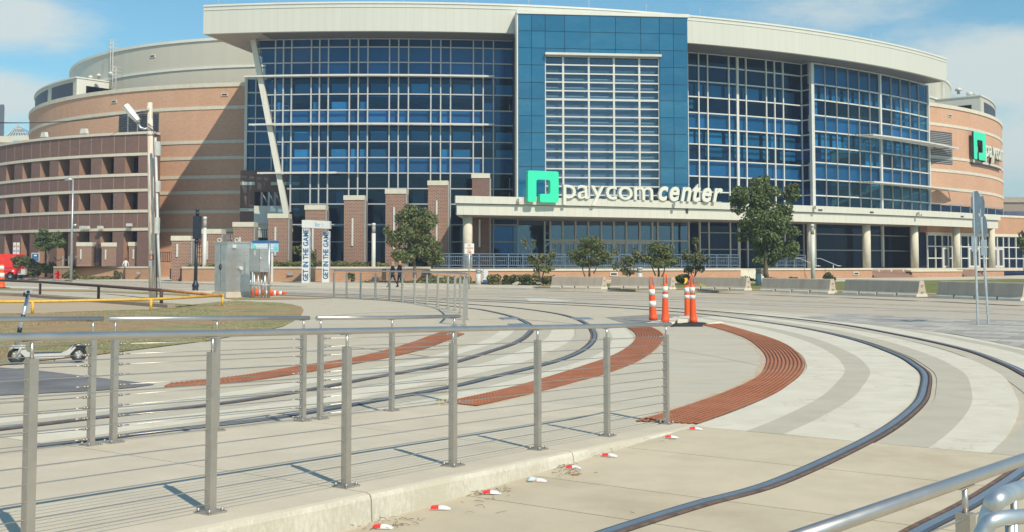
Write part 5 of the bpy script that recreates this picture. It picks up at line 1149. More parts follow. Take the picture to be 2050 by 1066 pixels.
lying(509, 594, 'orange cone lying on its side, its round foot facing us, left one of two', -.12, 1.0, .2); lying(536, 593, 'orange and white cone lying on its side, tip pointing right', .05, .95, .15)
channelizer(2, 578, 2.0, .3, .16, [(.36, .52), (.62, .76)], 'orange cone cut by the left edge of the picture, on the street', base=.62)
# ================================================================== CONCRETE BARRIERS
def barrier(pxl, pxr, label, k):
    a, b = np.array(G(*pxl, .20)), np.array(G(*pxr, .20)); d = b-a; d[2] = 0; L = np.linalg.norm(d); ang = math.atan2(d[1], d[0])
    t = thing('concrete_barrier', label, 'barrier', ((a+b)/2).tolist(), 'concrete barriers along the kerb')
    H = .70; prof = [(-.30, 0), (-.30, .07), (-.21, .20), (-.12, H-.04), (-.09, H), (.09, H), (.12, H-.04), (.21, .20), (.30, .07), (.30, 0)]
    def seg(x0, x1, pr): 
        m = MB(); n = len(pr); vs = [(x, y, z) for x in (x0, x1) for y, z in pr]; return m.add(vs, [tuple(range(n-1, -1, -1)), tuple(range(n, 2*n))]+[(i, (i+1) % n, n+(i+1) % n, n+i) for i in range(n)])
    M_ = Matrix.Translation(((a+b)/2).tolist()) @ Matrix.Rotation(ang, 4, 'Z')
    def put(nm, m, mt): m.v = [tuple(M_ @ Vector(v)) for v in m.v]; return obj(nm, m, mt, t)
    up = [(-.245, .135)]+prof[2:8]+[(.245, .135)]
    put('wall', seg(-L/2, L/2, up), m_barrier)
    cuts = [-L/2, -L*.27, -L*.02, L*.24, L/2]
    for i in range(4):
        put('foot', seg(cuts[i]+(.07 if i else 0), cuts[i+1]-(.07 if i < 3 else 0), [(-.30, 0), (-.30, .07), (-.2455, .134), (.2455, .134), (.30, .07), (.30, 0)]), m_white)
    for z in (.2, .48):
        for e in (-1, 1): put('steel_loop', MB().tube([(e*L/2, -.05, z), (e*(L/2+.07), -.03, z), (e*(L/2+.07), .03, z), (e*L/2, .05, z)], .012, 5), m_railrust)
BR = [((1108, 577), (1210, 579), 'leftmost grey concrete barrier, right of the round bushes'), ((1227, 577.5), (1347, 580), 'second concrete barrier from the left, behind the left pair of cones'), ((1384, 579), (1498, 582), 'third concrete barrier from the left, just right of the cones'), ((1530, 583.5), (1667, 588), 'fourth concrete barrier, below the tall tree'), ((1697, 588.5), (1846, 594.5), 'fifth concrete barrier, in front of the brick steps'), ((1884, 595.5), (2056, 603), 'rightmost concrete barrier, behind the two road signs')]
for k, (a, b, l) in enumerate(BR): barrier(a, b, l, k)
# ================================================================== ROAD SIGNS SEEN FROM BEHIND
def signpost(px, py, top_px, label, plates):
    g = G(px, py); Y = g[1]; tp = D(*top_px, Y); t = thing('road_sign', label, 'sign', (g[0], g[1], 0), 'road signs seen from behind')
    m = MB().tube([(g[0], g[1], 0), (tp[0], Y, tp[2])], .033, 4, sq=True, smooth=False); obj('post', m, m_galv, t)
    for (cx, cy, wpx, hpx, n, ang) in plates:
        c = D(cx, cy, Y-.06); r = hpx/2/2150*Y; rx = wpx/2/2150*Y/(math.cos(ang)-c[0]/Y*math.sin(ang)); mb = MB(); 
        vs = []; 
        for yy in (-.003, .003):
            for k in range(n):
                a = 2*math.pi*(k+.5)/n; s = 1/math.cos(math.pi/n); x, z = (rx*s*math.cos(a), r*s*math.sin(a)); vs.append((c[0]+x*math.cos(ang)-yy*math.sin(ang), c[1]+x*math.sin(ang)+yy*math.cos(ang), c[2]+z))
        mb.add(vs, [tuple(range(n)), tuple(range(2*n-1, n-1, -1))]+[(k, n+k, n+(k+1) % n, (k+1) % n) for k in range(n)]); p = obj('plate', mb, m_signback, t)
        obj('bolt', MB().lathe([(.015, -.012), (.015, .012)], 6, (c[0]+.02, c[1]-.02, c[2])), m_galv, p)
signpost(1958, 651, (1948, 385), 'left one of two road signs seen from behind, two round plates above each other', [(1954, 406, 20, 46, 8, -.95), (1955, 449, 17, 46, 16, -.9), (1951, 489, 12, 30, 4, .9)])
signpost(1979, 649, (1961, 389), 'right one of two road signs seen from behind, its post leaning left', [(1967, 414, 9, 42, 8, -1.05), (1971, 455, 11, 44, 16, -1.0), (1970, 496, 12, 32, 4, .9)])
# ================================================================== LEFT: PIPES, SCOOTER, POLE
def lowrail(name, label, pts, posts, r, mat, pmat=None, h=.45):
    t = thing(name, label, 'railing', (*posts[0][:2], 0)); obj('top_pipe', MB().tube(pts, r, 8), mat, t)
    for p in posts: obj('post', MB().tube([(p[0], p[1], 0), (p[0], p[1], h)], r*1.05, 8), pmat or mat, t)
P = [G(65, 629), G(302, 623), G(445, 613)]; h = .40
lowrail('yellow_pipe_rail', 'low yellow pipe rail with three posts in front of the lot', [(P[0][0]-12, P[0][1]-.5, h)]+[(p[0], p[1], h) for p in P], P, .047, m_yellow, h=h)
e1 = (P[2][0], P[2][1], h); Q = [G(-90, 583), G(80, 590.5), G(197, 599.5), G(323, 611)]
lowrail('rusty_pipe_rail', 'rusty yellow pipe joining the brown rail to the yellow rail', [(Q[3][0], Q[3][1], .60), e1], [], .06, m_rustyellow) if False else None
t = thing('rusty_pipe_rail', 'rusty yellow pipe running from the brown rail to the yellow rail corner', 'railing', e1); obj('pipe', MB().tube([(Q[3][0]+.05, Q[3][1], .58), e1], .055, 8), m_rustyellow, t); obj('elbow', MB().blob(e1, .065, 8, 6), m_yellow, t)
lowrail('brown_pipe_rail', 'rusty dark brown pipe rail on the far side of the lot, left', [(Q[0][0], Q[0][1], .75), (Q[1][0], Q[1][1], .68), (Q[2][0], Q[2][1], .62), (Q[3][0], Q[3][1], .58)], Q, .065, m_brownpipe, h=.60)
# scooter
g0, g1 = G(33, 731), G(157, 727); base = Vector(g0); dx = Vector(g1)-Vector(g0); dx.z = 0; L = dx.length; a = math.atan2(dx.y, dx.x)
sc = thing('kick_scooter', 'white electric kick scooter parked on the grass edge at the far left', 'scooter', g0)
MS = Matrix.Translation((g0[0], g0[1], .014)) @ Matrix.Rotation(a, 4, 'Z')
def sput(nm, m, mt, par=None): m.v = [tuple(MS @ Vector(v)) for v in m.v]; return obj(nm, m, mt, par or sc)
m_scw = plain('scooter_white', (.48, .49, .48), .4); m_scs = plain('scooter_silver', (.50, .53, .55), .3, .5)
def wheel(x, r):
    w = MB(); n = 20; vs = []; fs = []
    for i in range(n):
        A1 = 2*math.pi*i/n
        for k in range(8): B1 = 2*math.pi*k/8; rr = r-.03+.03*math.cos(B1); vs.append((x+rr*math.cos(A1), .03*math.sin(B1), r+rr*math.sin(A1)))
    for i in range(n):
        for k in range(8): fs.append((i*8+k, ((i+1) % n)*8+k, ((i+1) % n)*8+(k+1) % 8, i*8+(k+1) % 8))
    w.add(vs, fs, True); ty = sput('tyre', w, m_rubber)
    h_ = MB(); 
    h_.tube([(x, -.028, r), (x, .028, r)], r*.36, 12)
    for k in range(5): A1 = 2*math.pi*k/5; h_.tube([(x, 0, r), (x+(r-.05)*math.cos(A1), 0, r+(r-.05)*math.sin(A1))], .012, 5)
    sput('hub', h_, m_scs, ty)
wheel(0, .135); wheel(L, .125)
st0 = Vector((.03, 0, .30)); st1 = Vector((.155, 0, 1.13))
sput('stem', MB().tube([(-.02, 0, .27), st1], .032, 10), m_scs)
for f, l in ((.27, .09), (.53, .07)):
    p = Vector((-.02, 0, .27)).lerp(st1, f); q = Vector((-.02, 0, .27)).lerp(st1, f+l); sput('stem_band', MB().tube([p, q], .0345, 10), m_black)
sput('fork', MB().tube([(.08, -.05, .30), (0, -.05, .135)], .02, 6).tube([(.08, .05, .30), (0, .05, .135)], .02, 6).box(.045, 0, .25, .16, .13, .05), m_scw)
sput('front_mudguard', MB().tube([(-.11, 0, .22), (-.04, 0, .285), (.05, 0, .275), (.12, 0, .19)], .03, 6), m_scw)
sput('handlebar', MB().tube([(.15, -.23, 1.15), (.16, 0, 1.16), (.15, .23, 1.15)], .017, 8).box(.16, 0, 1.12, .11, .10, .06), m_scs); sput('grip', MB().tube([(.15, -.24, 1.15), (.152, -.13, 1.153)], .024, 8).tube([(.152, .13, 1.153), (.15, .24, 1.15)], .024, 8), m_black); sput('display', MB().box(.105, 0, 1.07, .06, .09, .07), m_black)
sput('deck', MB().tube([(.05, 0, .245), (.14, 0, .15), (.24, 0, .125), (L-.24, 0, .125), (L-.16, 0, .16), (L-.06, 0, .26)], [.055, .06, .06, .06, .055, .04], 4, sq=True, smooth=False), m_scw); sput('deck_grip', MB().box((L)/2, 0, .168, L*.45, .11, .006), m_black)
sput('rear_mudguard', MB().tube([(L-.14, 0, .18), (L-.08, 0, .26), (L+.02, 0, .27), (L+.1, 0, .22)], .035, 6), m_black); sput('kickstand', MB().tube([(L*.62, .04, .12), (L*.60, .13, .01)], .01, 5), m_scs)
# utility pole
g = G(305, 598); tpz = D(300, 206, g[1]); pole = thing('utility_pole', 'weathered wooden utility pole with a white lamp, orange plate and cables', 'pole', g)
TPX = tpz[0]
def pl_(z): f = z/tpz[2]; return Vector((g[0]+(TPX-g[0])*f, g[1], z))
obj('pole_shaft', MB().tube([pl_(0), pl_(4), pl_(tpz[2])], [.165, .15, .125], 14), m_wood, pole)
def pz_(py): return D(300, py, g[1])[2]
hd = MB(); c = pl_(pz_(228)); x0 = D(253, 215, g[1]); x1 = D(278, 243, g[1])
hd.tube([Vector((x0[0], g[1]-.1, x0[2]+.05)), Vector(((x0[0]+x1[0])/2, g[1]-.1, (x0[2]+x1[2])/2)), Vector((x1[0], g[1]-.1, x1[2]))], [.19, .21, .14], 6, smooth=False); obj('lamp_head', hd, m_frame, pole)
obj('lamp_neck', MB().tube([Vector(D(272, 235, g[1]-.1)), Vector(D(277, 247, g[1]-.1))], .11, 10), m_framegrey, pole); obj('lamp_arm', MB().tube([Vector(D(277, 247, g[1]-.1)), Vector(D(281, 256, g[1]-.1)), Vector(D(290, 259, g[1]-.05)), Vector(D(297, 256, g[1]))], .055, 8), m_galv, pole)
obj('insulator', MB().lathe([(.03, 0), (.08, .05), (.05, .1), (.08, .15), (.03, .2)], 8, tuple(Vector(D(296, 222, g[1]-.18)))), m_frame, pole); obj('steel_strap', MB().tube([pl_(pz_(262)), pl_(pz_(259))], .155, 12).tube([pl_(pz_(272)), pl_(pz_(269))], .155, 12), m_framegrey, pole)
pt = obj('number_plate', MB().add([(pl_(0).x-.13, g[1]-.17, pz_(521)), (pl_(0).x+.10, g[1]-.17, pz_(521)), (pl_(0).x+.10, g[1]-.17, pz_(510)), (pl_(0).x-.13, g[1]-.17, pz_(510))], [(0, 1, 2, 3)]), plain('orange_plate', (.40, .12, .05), .5), pole)
text_on('plate_text', '0', (pl_(0).x-.05, g[1]-.175, pz_(519)), (1, 0, 0), (0, 0, 1), .08, .16, m_refl, pt)
obj('number_plate', MB().add([(pl_(0).x-.13, g[1]-.17, pz_(534)), (pl_(0).x+.09, g[1]-.17, pz_(534)), (pl_(0).x+.09, g[1]-.17, pz_(522)), (pl_(0).x-.13, g[1]-.17, pz_(522))], [(0, 1, 2, 3)]), plain('grey_plate', (.36, .37, .38), .5), pole)
for (pts, r) in (([(-260, 243, 70), (0, 246, 60), (100, 245.5, 56), (200, 237, 52), (296, 222, g[1])], .022), ([(-260, 245, 70), (0, 247, 60), (120, 244, 56), (220, 234, 51), (296, 224, g[1])], .016), ([(120, 299, 108), (200, 280, 80), (250, 255, 60), (292, 233, g[1])], .014)):
    obj('overhead_cable', MB().tube(spline([D(*p) for p in pts], 5), r, 5), m_black, pole)
for pts in ([(306, 226), (312, 236), (314, 255), (311, 275)], [(283, 222), (287, 232), (283, 250)], [(281, 243), (292, 250), (306, 262), (311, 270)], [(296, 247), (306, 255), (310, 254)]): obj('loose_cable', MB().tube(spline([D(x, y, g[1]-.16) for x, y in pts], 5), .014, 5), m_black, pole)
gp2 = G(322, 599); cp = thing('conduit_pipe', 'tall pale steel pipe with cable boxes leaning beside the wooden pole', 'pipe', gp2)
cq = lambda py, x: Vector(D(x, py, gp2[1]))
obj('pipe', MB().tube([Vector(gp2), cq(500, 317), cq(276, 311)], .062, 10), m_pipewhite, cp); obj('cable_box', MB().box(*cq(312, 316.5), .20, .2, .66), m_pipewhite, cp); obj('cable_box', MB().box(*cq(385, 316.5), .17, .2, .52), m_pipewhite, cp); obj('cable_box', MB().box(*cq(468, 315), .16, .2, .75), m_pipewhite, cp)
for py in (449, 512): obj('clamp', MB().tube([pl_(pz_(py)), cq(py, 316)], .02, 5), m_galv, cp)
obj('cable_run', MB().tube([cq(435, 312.5), cq(600, 314)], .03, 6), m_black, cp)
# ================================================================== CABINETS, SIGNAL POST
g = G(452, 597); cb = thing('control_cabinet', 'big stainless steel control cabinet on a concrete base', 'cabinet', g)
Y = g[1]; ca = math.radians(46); wl, wr = 1.16, 1.26; Hc = D(452, 486, Y)[2]; ul_ = np.array([-math.cos(math.radians(44)), math.sin(math.radians(44))]); ur_ = np.array([math.cos(math.radians(42)), math.sin(math.radians(42))]); o2_ = np.array(g[:2])
def cpt(a, b, out=0.0): return o2_+np.array([0, .12])+ul_*a+ur_*b
obj('concrete_base', MB().prism([o2_+np.array([0, .05])+ul_*-.02+ur_*-.02, o2_+np.array([0, .05])+ur_*(wr+.1), o2_+ur_*(wr+.1)+ul_*(wl+.1), o2_+np.array([0, .05])+ul_*(wl+.1)], 0, .27), m_kerb, cb)
bd = obj('cabinet_body', MB().prism([cpt(.04, .04), cpt(.04, wr), cpt(wl, wr), cpt(wl, .04)], .27, Hc), m_cabinet, cb)
lft = lambda s, d=.012: cpt(.04+s*(wl-.04), .04)-ur_*d; rgt = lambda s, d=.012: cpt(.04, .04+s*(wr-.04))-ul_*d
obj('cabinet_roof', MB().prism([cpt(-.02, -.02), cpt(-.02, wr+.06), cpt(wl+.06, wr+.06), cpt(wl+.06, -.02)], Hc, Hc+.05), m_cabinet, cb)
for s0, s1 in ((.03, .48), (.52, .97)):
    d = obj('door', MB().prism([lft(s0, .001), lft(s1, .001), lft(s1, .03), lft(s0, .03)], .42, Hc-.08), m_cabinet, bd)
    for z0 in (.78, Hc-.82):
        lm = MB(); c0_, c1_ = s0+(s1-s0)*.22, s0+(s1-s0)*.78
        for k in range(7): lm.prism([lft(c0_, .031), lft(c1_, .031), lft(c1_, .045), lft(c0_, .045)], z0+k*.06, z0+k*.06+.03)
        obj('louvre', lm, m_galv, d)
obj('handle', MB().tube([(*lft(.50, .05), 1.35), (*lft(.50, .09), 1.5), (*lft(.50, .05), 1.62)], .035, 6), m_black, bd)
obj('socket', MB().tube([(*rgt(.55, .0), 1.42), (*rgt(.55, .16), 1.42)], .09, 10), m_frame, bd); obj('vent_box', MB().prism([rgt(.18, 0), rgt(.34, 0), rgt(.34, .1), rgt(.18, .1)], Hc-.25, Hc-.1), m_frame, bd); obj('vent_holes', MB().prism([rgt(.72, 0), rgt(.90, 0), rgt(.90, .02), rgt(.72, .02)], Hc-.62, Hc-.42), m_framegrey, bd)
for px in (438, 473): q = D(px, 481, Y+.5); obj('lifting_eye', MB().tube([(q[0]+.09*math.cos(t), Y+.6, q[2]+.09*math.sin(t)) for t in np.linspace(0, 2*math.pi, 11)], .022, 6), m_frame, cb)
g = G(520, 597.5); Y = g[1]; sc2 = thing('meter_cabinet', 'small stainless box on steel tube legs beside the big cabinet', 'cabinet', g); X0, X1, X2 = D(498.5, 540, Y)[0], D(521, 540, Y-.35)[0], D(537, 540, Y)[0]; zt0, zt1 = D(515, 545, Y)[2], D(515, 498, Y)[2]
obj('box', MB().prism([(X0, Y), (X1, Y-.38), (X2, Y), (X2-.3, Y+.4)], zt0, zt1), m_cabinet, sc2); fx = lambda s, o_: (X0+(X1-X0)*s-.02*o_, Y-.38*s-.04*o_)
dr_ = obj('door', MB().prism([fx(.06, .2), fx(.94, .2), fx(.94, 1), fx(.06, 1)], zt0+.06, zt1-.06), m_cabinet, sc2); obj('handle', MB().tube([(X1+.02, Y-.36, zt0+.55), (X1+.02, Y-.42, zt0+.7)], .03, 6), m_frame, dr_); obj('label_plate', MB().prism([fx(.5, 1.1), fx(.62, 1.1), fx(.62, 1.5), fx(.5, 1.5)], zt1-.33, zt1-.1), m_frame, dr_)
for px, r, py0, dy in ((502, .05, 545, .2), (509, .05, 545, -.1), (517, .028, 545, -.2), (524, .05, 545, .2), (530.5, .05, 545, .1), (539, .065, 488, .15), (503, .05, 487, .35)): q = D(px, py0, Y+dy); obj('leg_tube', MB().tube([(q[0], Y+dy, 0), (q[0], Y+dy, q[2])], r, 8), m_galv, sc2)
obj('cross_rail', MB().tube([(X0-.05, Y+.1, .62), (X2+.15, Y+.1, .62)], .03, 6), m_galv, sc2)
g = G(391, 588); Y = g[1]; sg = thing('signal_post', 'black traffic signal post with its signal head seen from behind', 'traffic light', g); z_ = lambda py: D(391, py, Y)[2]
obj('pedestal', MB().lathe([(.26, 0), (.26, .08), (.17, .14), (.17, .36), (.20, .40), (.18, .5), (.12, .62), (.10, .75)], 10, tuple(g)), m_black, sg); obj('post', MB().tube([(g[0], Y, .3), (g[0]+.02, Y, z_(478))], [.105, .085], 10), m_black, sg)
hx = g[0]+.05; obj('signal_head', MB().box(hx, Y, z_(479), .42, .24, z_(433)-z_(479)), m_black, sg); obj('back_door', MB().box(hx, Y-.125, z_(477), .34, .03, (z_(435)-z_(477))*.48).box(hx, Y-.125, z_(455), .34, .03, (z_(435)-z_(477))*.45), m_black, sg); obj('finial', MB().lathe([(.09, 0), (.09, .1), (.12, .12), (.12, .17), (.08, .2), (.08, .27), (.12, .29), (.10, .36)], 10, (hx, Y, z_(433))), m_black, sg); obj('collar', MB().lathe([(.13, 0), (.13, .12)], 10, (g[0]+.02, Y, z_(486))), m_black, sg); obj('visor', MB().box(hx, Y+.2, z_(476), .3, .2, .1).box(hx, Y+.2, z_(462), .3, .2, .1).box(hx, Y+.2, z_(448), .3, .2, .1), m_black, sg)
obj('footing', MB().box(g[0]+.3, Y+.1, 0, 1.9, .9, .16), m_kerb, sg)
# ================================================================== STREET FURNITURE BY THE ARENA
def lamp(px, py, Y, top, label):
    b = D(px, py, Y); t = D(px, top, Y); r = thing('street_lamp', label, 'street lamp', (b[0], Y, 0)); obj('pole', MB().tube([(b[0], Y, 0), (b[0], Y, t[2])], [.13, .08], 8), m_galv, r); e = D(130, top-.5, Y); obj('lamp_head', MB().tube([(b[0], Y, t[2]), ((b[0]+e[0])/2, Y, t[2]+.05), (e[0], Y, t[2]-.03)], [.06, .16, .14], 6), m_galv, r)
    e = D(153, 452, Y); obj('side_lamp', MB().tube([(b[0], Y, e[2]), (e[0], Y, e[2]+.05)], [.05, .14], 6), m_galv, r)
lamp(142.5, 541, 98, 360, 'tall thin grey street lamp in front of the dark brick wing')
def lightcol(px, yb, yt, Y, label, w=.34):
    b, t = D(px, yb, Y), D(px, yt, Y); r = thing('light_column', label, 'light column', (b[0], Y, 0), 'tall white light columns'); H_ = t[2]
    obj('shaft', MB().lathe([(w/2, 0), (w/2, H_*.83)], 12, (b[0], Y, 0)), m_frame, r); obj('lantern', MB().lathe([(w*.46, H_*.83), (w*.46, H_*.95)], 12, (b[0], Y, 0)), m_framegrey, r); obj('cap', MB().lathe([(w/2, H_*.95), (w/2, H_*.99), (w*.3, H_)], 12, (b[0], Y, 0)), m_frame, r)
lightcol(409, 535, 434, 92, 'white light column left of the big cabinet, behind the planter wall'); lightcol(747.5, 562, 447, 90, 'white light column between the brick piers left of the bushy tree'); lightcol(1627.5, 559, 449, 80, 'white light column at the steps right of the tall tree', .30)
def bollard(px, yb, yt, Y, label):
    b, t = D(px, yb, Y), D(px, yt, Y); r = thing('bollard_light', label, 'bollard', (b[0], Y, 0), 'short grey bollard lights'); H_ = t[2]; w = .40; obj('shaft', MB().lathe([(w/2, 0), (w/2, H_*.74)], 12, (b[0], Y, 0)), m_pipewhite, r); obj('lantern', MB().lathe([(w*.44, H_*.74), (w*.44, H_*.92)], 12, (b[0], Y, 0)), m_framegrey, r); obj('cap', MB().lathe([(w/2, H_*.92), (w/2, H_)], 12, (b[0], Y, 0)), m_pipewhite, r)
bollard(957.5, 575, 539, 77, 'short grey bollard light left of the A-frame sign'); bollard(1280.5, 560, 536, 74, 'short grey bollard light behind the second barrier'); bollard(1518.5, 565, 537, 72, 'short grey bollard light left of the tall tree trunk')
# planter walls
def planter(name, label, pts, z1, mat, cat='planter wall', th=.45):
    r = thing(name, label, cat, (*pts[0], 0)); c = np.array(pts); n = len(c); inn = [p+np.array([0, th]) for p in c]
    obj('brick_face', MB().prism(list(c)+inn[::-1], 0, z1-.16), mat, r); obj('coping', MB().prism([p+np.array([0, -.06]) for p in c]+[p+np.array([0, .06]) for p in inn[::-1]], z1-.16, z1), m_stone, r); return r
dd2 = lambda px, Y: D(px, 545, Y)[:2]
w1 = planter('planter_wall', 'low brick wall with a pale cap on the far left, hydrant in front', [dd2(107, 108), dd2(141, 106), dd2(143, 107.5), dd2(249, 106), dd2(251, 103), dd2(300, 101.5), dd2(303, 104)], 1.42, m_wallbrick)
vp = D(278, 545, 101.9); obj('wall_vent', MB().box(vp[0], 101.85, vp[2]-.2, .38, .16, .2), m_framegrey, w1)
w2 = planter('planter_wall', 'long low brick planter wall behind the steel cabinets and the arch', [dd2(364, 92), dd2(486, 90.5), dd2(620, 89.5), dd2(770, 89.5), dd2(862, 88.5)], 1.42, m_wallbrick)
vp = D(582, 548, 89.8); obj('wall_vent', MB().box(vp[0], 89.72, vp[2]-.15, .5, .16, .24), m_framegrey, w2)
sb_ = obj('planter_soil', MB().prism([dd2(364, 92.6), dd2(486, 91.1), dd2(620, 90.1), dd2(862, 89.1), dd2(880, 95.5), dd2(340, 95.5)], .3, 1.25), plain('mulch', (.10, .07, .05), .95, var=.4, scale=20), w2)
# black fence panels between piers at the gate
def fence(pxa, pxb, zb, zt_, Y, label, n=9, grid=False):
    a, b = D(pxa, 500, Y), D(pxb, 500, Y); r = thing('black_fence', label, 'fence', (a[0], Y, 0), 'black steel gates and fences between the brick piers')
    for z in (zb, zt_-.05): obj('rail', MB().box((a[0]+b[0])/2, Y, z, b[0]-a[0], .06, .06), m_black, r)
    for k in range(n+1): x = a[0]+(b[0]-a[0])*k/n; obj('bar', MB().box(x, Y, zb+.001, .05, .05, zt_-zb-.05), m_black, r)
    if grid:
        for f in (.3, .5, .72): obj('cross_bar', MB().box((a[0]+b[0])/2, Y-.01, zb+(zt_-zb)*f, b[0]-a[0], .05, .05), m_black, r)
zz = lambda py, Y: D(300, py, Y)[2]
fence(181, 204, zz(525, 108), zz(490, 108), 108, 'black grille gate between the left brick posts behind the low wall', 7, True); fence(257, 297, zz(525, 108), zz(505, 108), 108, 'low black fence right of the walking man', 10); fence(314, 343, zz(525, 104), zz(505, 104), 104, 'low black fence right of the wooden pole', 8); fence(380, 403, zz(528, 97), zz(485, 97), 97, 'tall black gate behind the signal post', 6, True); fence(508, 537, zz(528, 98), zz(460, 98), 98, 'tall black gate behind the small meter cabinet', 7, True); fence(442, 468, zz(485, 99), zz(466, 99), 99, 'black frame with white letters above the gate', 5)
fl = thing('gate_lettering', 'dark frame with the tops of white letters above the gate', 'sign', D(455, 480, 98.5)); obj('rail_bar', MB().box(D(455, 480, 98.6)[0], 98.6, zz(487, 98.5), 1.3, .06, .1), m_black, fl); text_on('letters', 'AWA', tuple(D(446, 484, 98.5)), (1, 0, 0), (0, 0, 1), .95, .75, m_framegrey, fl, .02)
for (pa_, pb_, yt, lb) in ((154, 184, 485.5, 'low brick gate post left of the black grille gate'), (204, 233, 486, 'brick post right of the black grille gate'), (258, 290, 485, 'brick post behind the walking man')):
    a, b = D(pa_, yt, 107.5), D(pb_, yt, 107.5); r = thing('gate_pier', lb, 'brick pier', (a[0], 107.5, 0), 'short brick gate posts'); obj('shaft', MB().prism([(a[0], 107.5), (b[0], 107.5), (b[0], 109), (a[0], 109)], 0, a[2]-.4), m_red, r); obj('cap', MB().prism([(a[0]-.05, 107.45), (b[0]+.05, 107.45), (b[0]+.05, 109.05), (a[0]-.05, 109.05)], a[2]-.4, a[2]), m_stone, r); obj('light_strip', MB().box((a[0]+b[0])/2-.3, 107.42, a[2]-1.7, .14, .08, 1.0), m_frame, r)
# blue-grey balustrade on the plinth
bl = thing('balustrade', 'long blue-grey metal balustrade on the brick terrace under the canopy', 'railing', (*cyl(CC, RP-.8, pa(1200)), pz))
def balus(px0, px1, skip=()):
    a0, a1 = pa(px0, RP-.75), pa(px1, RP-.75); R = RP-.75; n = max(2, int(round((a1-a0)*R/1.25))); zb, zt2 = pz+.08, pz+1.22
    for z in (zb, zb+.2, zt2-.22, zt2): obj('rail', MB().arc(CC, R-.035, R+.035, a0, a1, z, z+.07, 8), m_navyrail, bl)
    for k in range(n+1):
        a = a0+(a1-a0)*k/n; x, y = cyl(CC, R, a); obj('post', MB().box(x, y, pz+.03, .09, .09, 1.25, a), m_navyrail, bl)
        if k < n:
            m = MB()
            for q in range(1, 7): a2 = a+(a1-a0)/n*q/7; x, y = cyl(CC, R, a2); m.box(x, y, zb+.27, .035, .035, zt2-zb-.49, a2)
            m.arc(CC, R-.02, R+.02, a+(a1-a0)/n*.2, a+(a1-a0)/n*.8, zb+.6, zb+.64, 1); obj('grille', m, m_navyrail, bl)
balus(868, 1480); balus(1535, 1612)
# get in the game arch
Ya = 84.0; ar0 = D(604.5, 568, Ya); AZ = lambda py, Y=Ya: D(620, py, Y)[2]
arch = thing('banner_arch', 'white banner arch reading GET IN THE GAME beside the street', 'arch', (ar0[0], Ya, 0)); m_vinyl = plain('white_vinyl', (.66, .67, .64), .5, var=.05)
xl0, xl1 = D(604.5, 500, Ya)[0], D(619, 500, Ya)[0]; xr0, xr1 = D(645, 500, Ya+2.2)[0], D(659, 500, Ya+2.2)[0]; zt_a = AZ(457)
for k, (a, b, Y, zt3) in enumerate(((xl0, xl1, Ya, AZ(458)), (xr0, xr1, Ya+2.2, AZ(463, Ya+2.2)))):
    lg = obj('arch_leg', MB().box((a+b)/2, Y+.3, .0, b-a, .6, zt3), m_vinyl, arch); obj('foot_plate', MB().box((a+b)/2, Y+.3, .0, b-a+.3, .9, .10), m_frame, lg)
    zl0, zl1 = D(610, 563 if k == 0 else 559, Y)[2], zt3-.05
    text_on('lettering', 'GET IN THE GAME', ((a+b)/2+.21, Y-.012, zl0), (0, 0, 1), (-1, 0, 0), zl1-zl0, .40, m_blue, lg, .028); text_on('side_lettering', 'GET IN THE GAME', (b+.012, Y+.42, zl0+.3), (0, 0, 1), (0, -1, 0), (zl1-zl0)*.8, .25, m_lightblue, lg, .01)
cbm = obj('crossbar', MB().prism([(xl0-.02, Ya-.05), (xl1, Ya-.05), (xr1+.05, Ya+2.1), (xr1+.05, Ya+2.85), (xl0, Ya+.7)], zt_a+.02, AZ(441)), m_vinyl, arch)
for f in (.30, .55, .80):
    x = xl1+(xr1-xl1)*f; y = Ya-.05+2.15*f-.03; dn = Vector((xr1-xl1, 2.15, 0)).normalized(); obj('small_emblem', MB().prism([(x, y), (x+dn.x*.10, y+dn.y*.10), (x+dn.x*.10-.01, y+dn.y*.10-.03), (x-.01, y-.03)], AZ(453), AZ(446)), m_lightblue, cbm); text_on('small_print', 'GAME', (x+dn.x*.16, y+dn.y*.16-.03, AZ(450.5)), dn, (0, 0, 1), .42, .12, m_lightblue, cbm); text_on('small_print', 'DAY', (x+dn.x*.16, y+dn.y*.16-.03, AZ(453.5)), dn, (0, 0, 1), .36, .10, m_lightblue, cbm)
# no parking sign, A-frame, hydrant, boards
g = G(939, 580); Y = g[1]; r = thing('no_parking_sign', 'white NO PARKING sign with red print on a thin grey post', 'sign', g); s_ = lambda x, y: D(x, y, Y-.05)
obj('post', MB().tube([(g[0], Y, 0), (g[0], Y, s_(939, 488)[2])], .045, 6), m_galv, r); pz0, pz1 = s_(939, 508.5)[2], s_(939, 488)[2]; pw = (s_(949, 500)[0]-s_(930, 500)[0]); px_ = s_(930, 500)[0]
pp_ = obj('plate', MB().box(px_+pw/2, Y-.06, pz0, pw, .02, pz1-pz0), m_refl, r); m_redprint = plain('red_print', (.55, .16, .07), .6)
for i, (tx, f) in enumerate((('NO', .74), ('PARKING', .47), ('ANY', .25), ('TIME', .06))): text_on('print', tx, (px_+pw*(.5-(.16 if len(tx) < 4 else .4 if len(tx) > 5 else .24)), Y-.075, pz0+(pz1-pz0)*f), (1, 0, 0), (0, 0, 1), pw*(.32 if len(tx) < 4 else .8 if len(tx) > 5 else .48), (pz1-pz0)*.16, m_redprint, pp_, .02)
Y = 78.; r = thing('a_frame_sign', 'white and blue A-frame board on a black foot by the bushes', 'sign', D(970, 575, Y)); x0, x1 = D(966, 550, Y)[0], D(977, 550, Y)[0]; zb_, zt_2 = D(970, 569, Y)[2], D(970, 539, Y)[2]
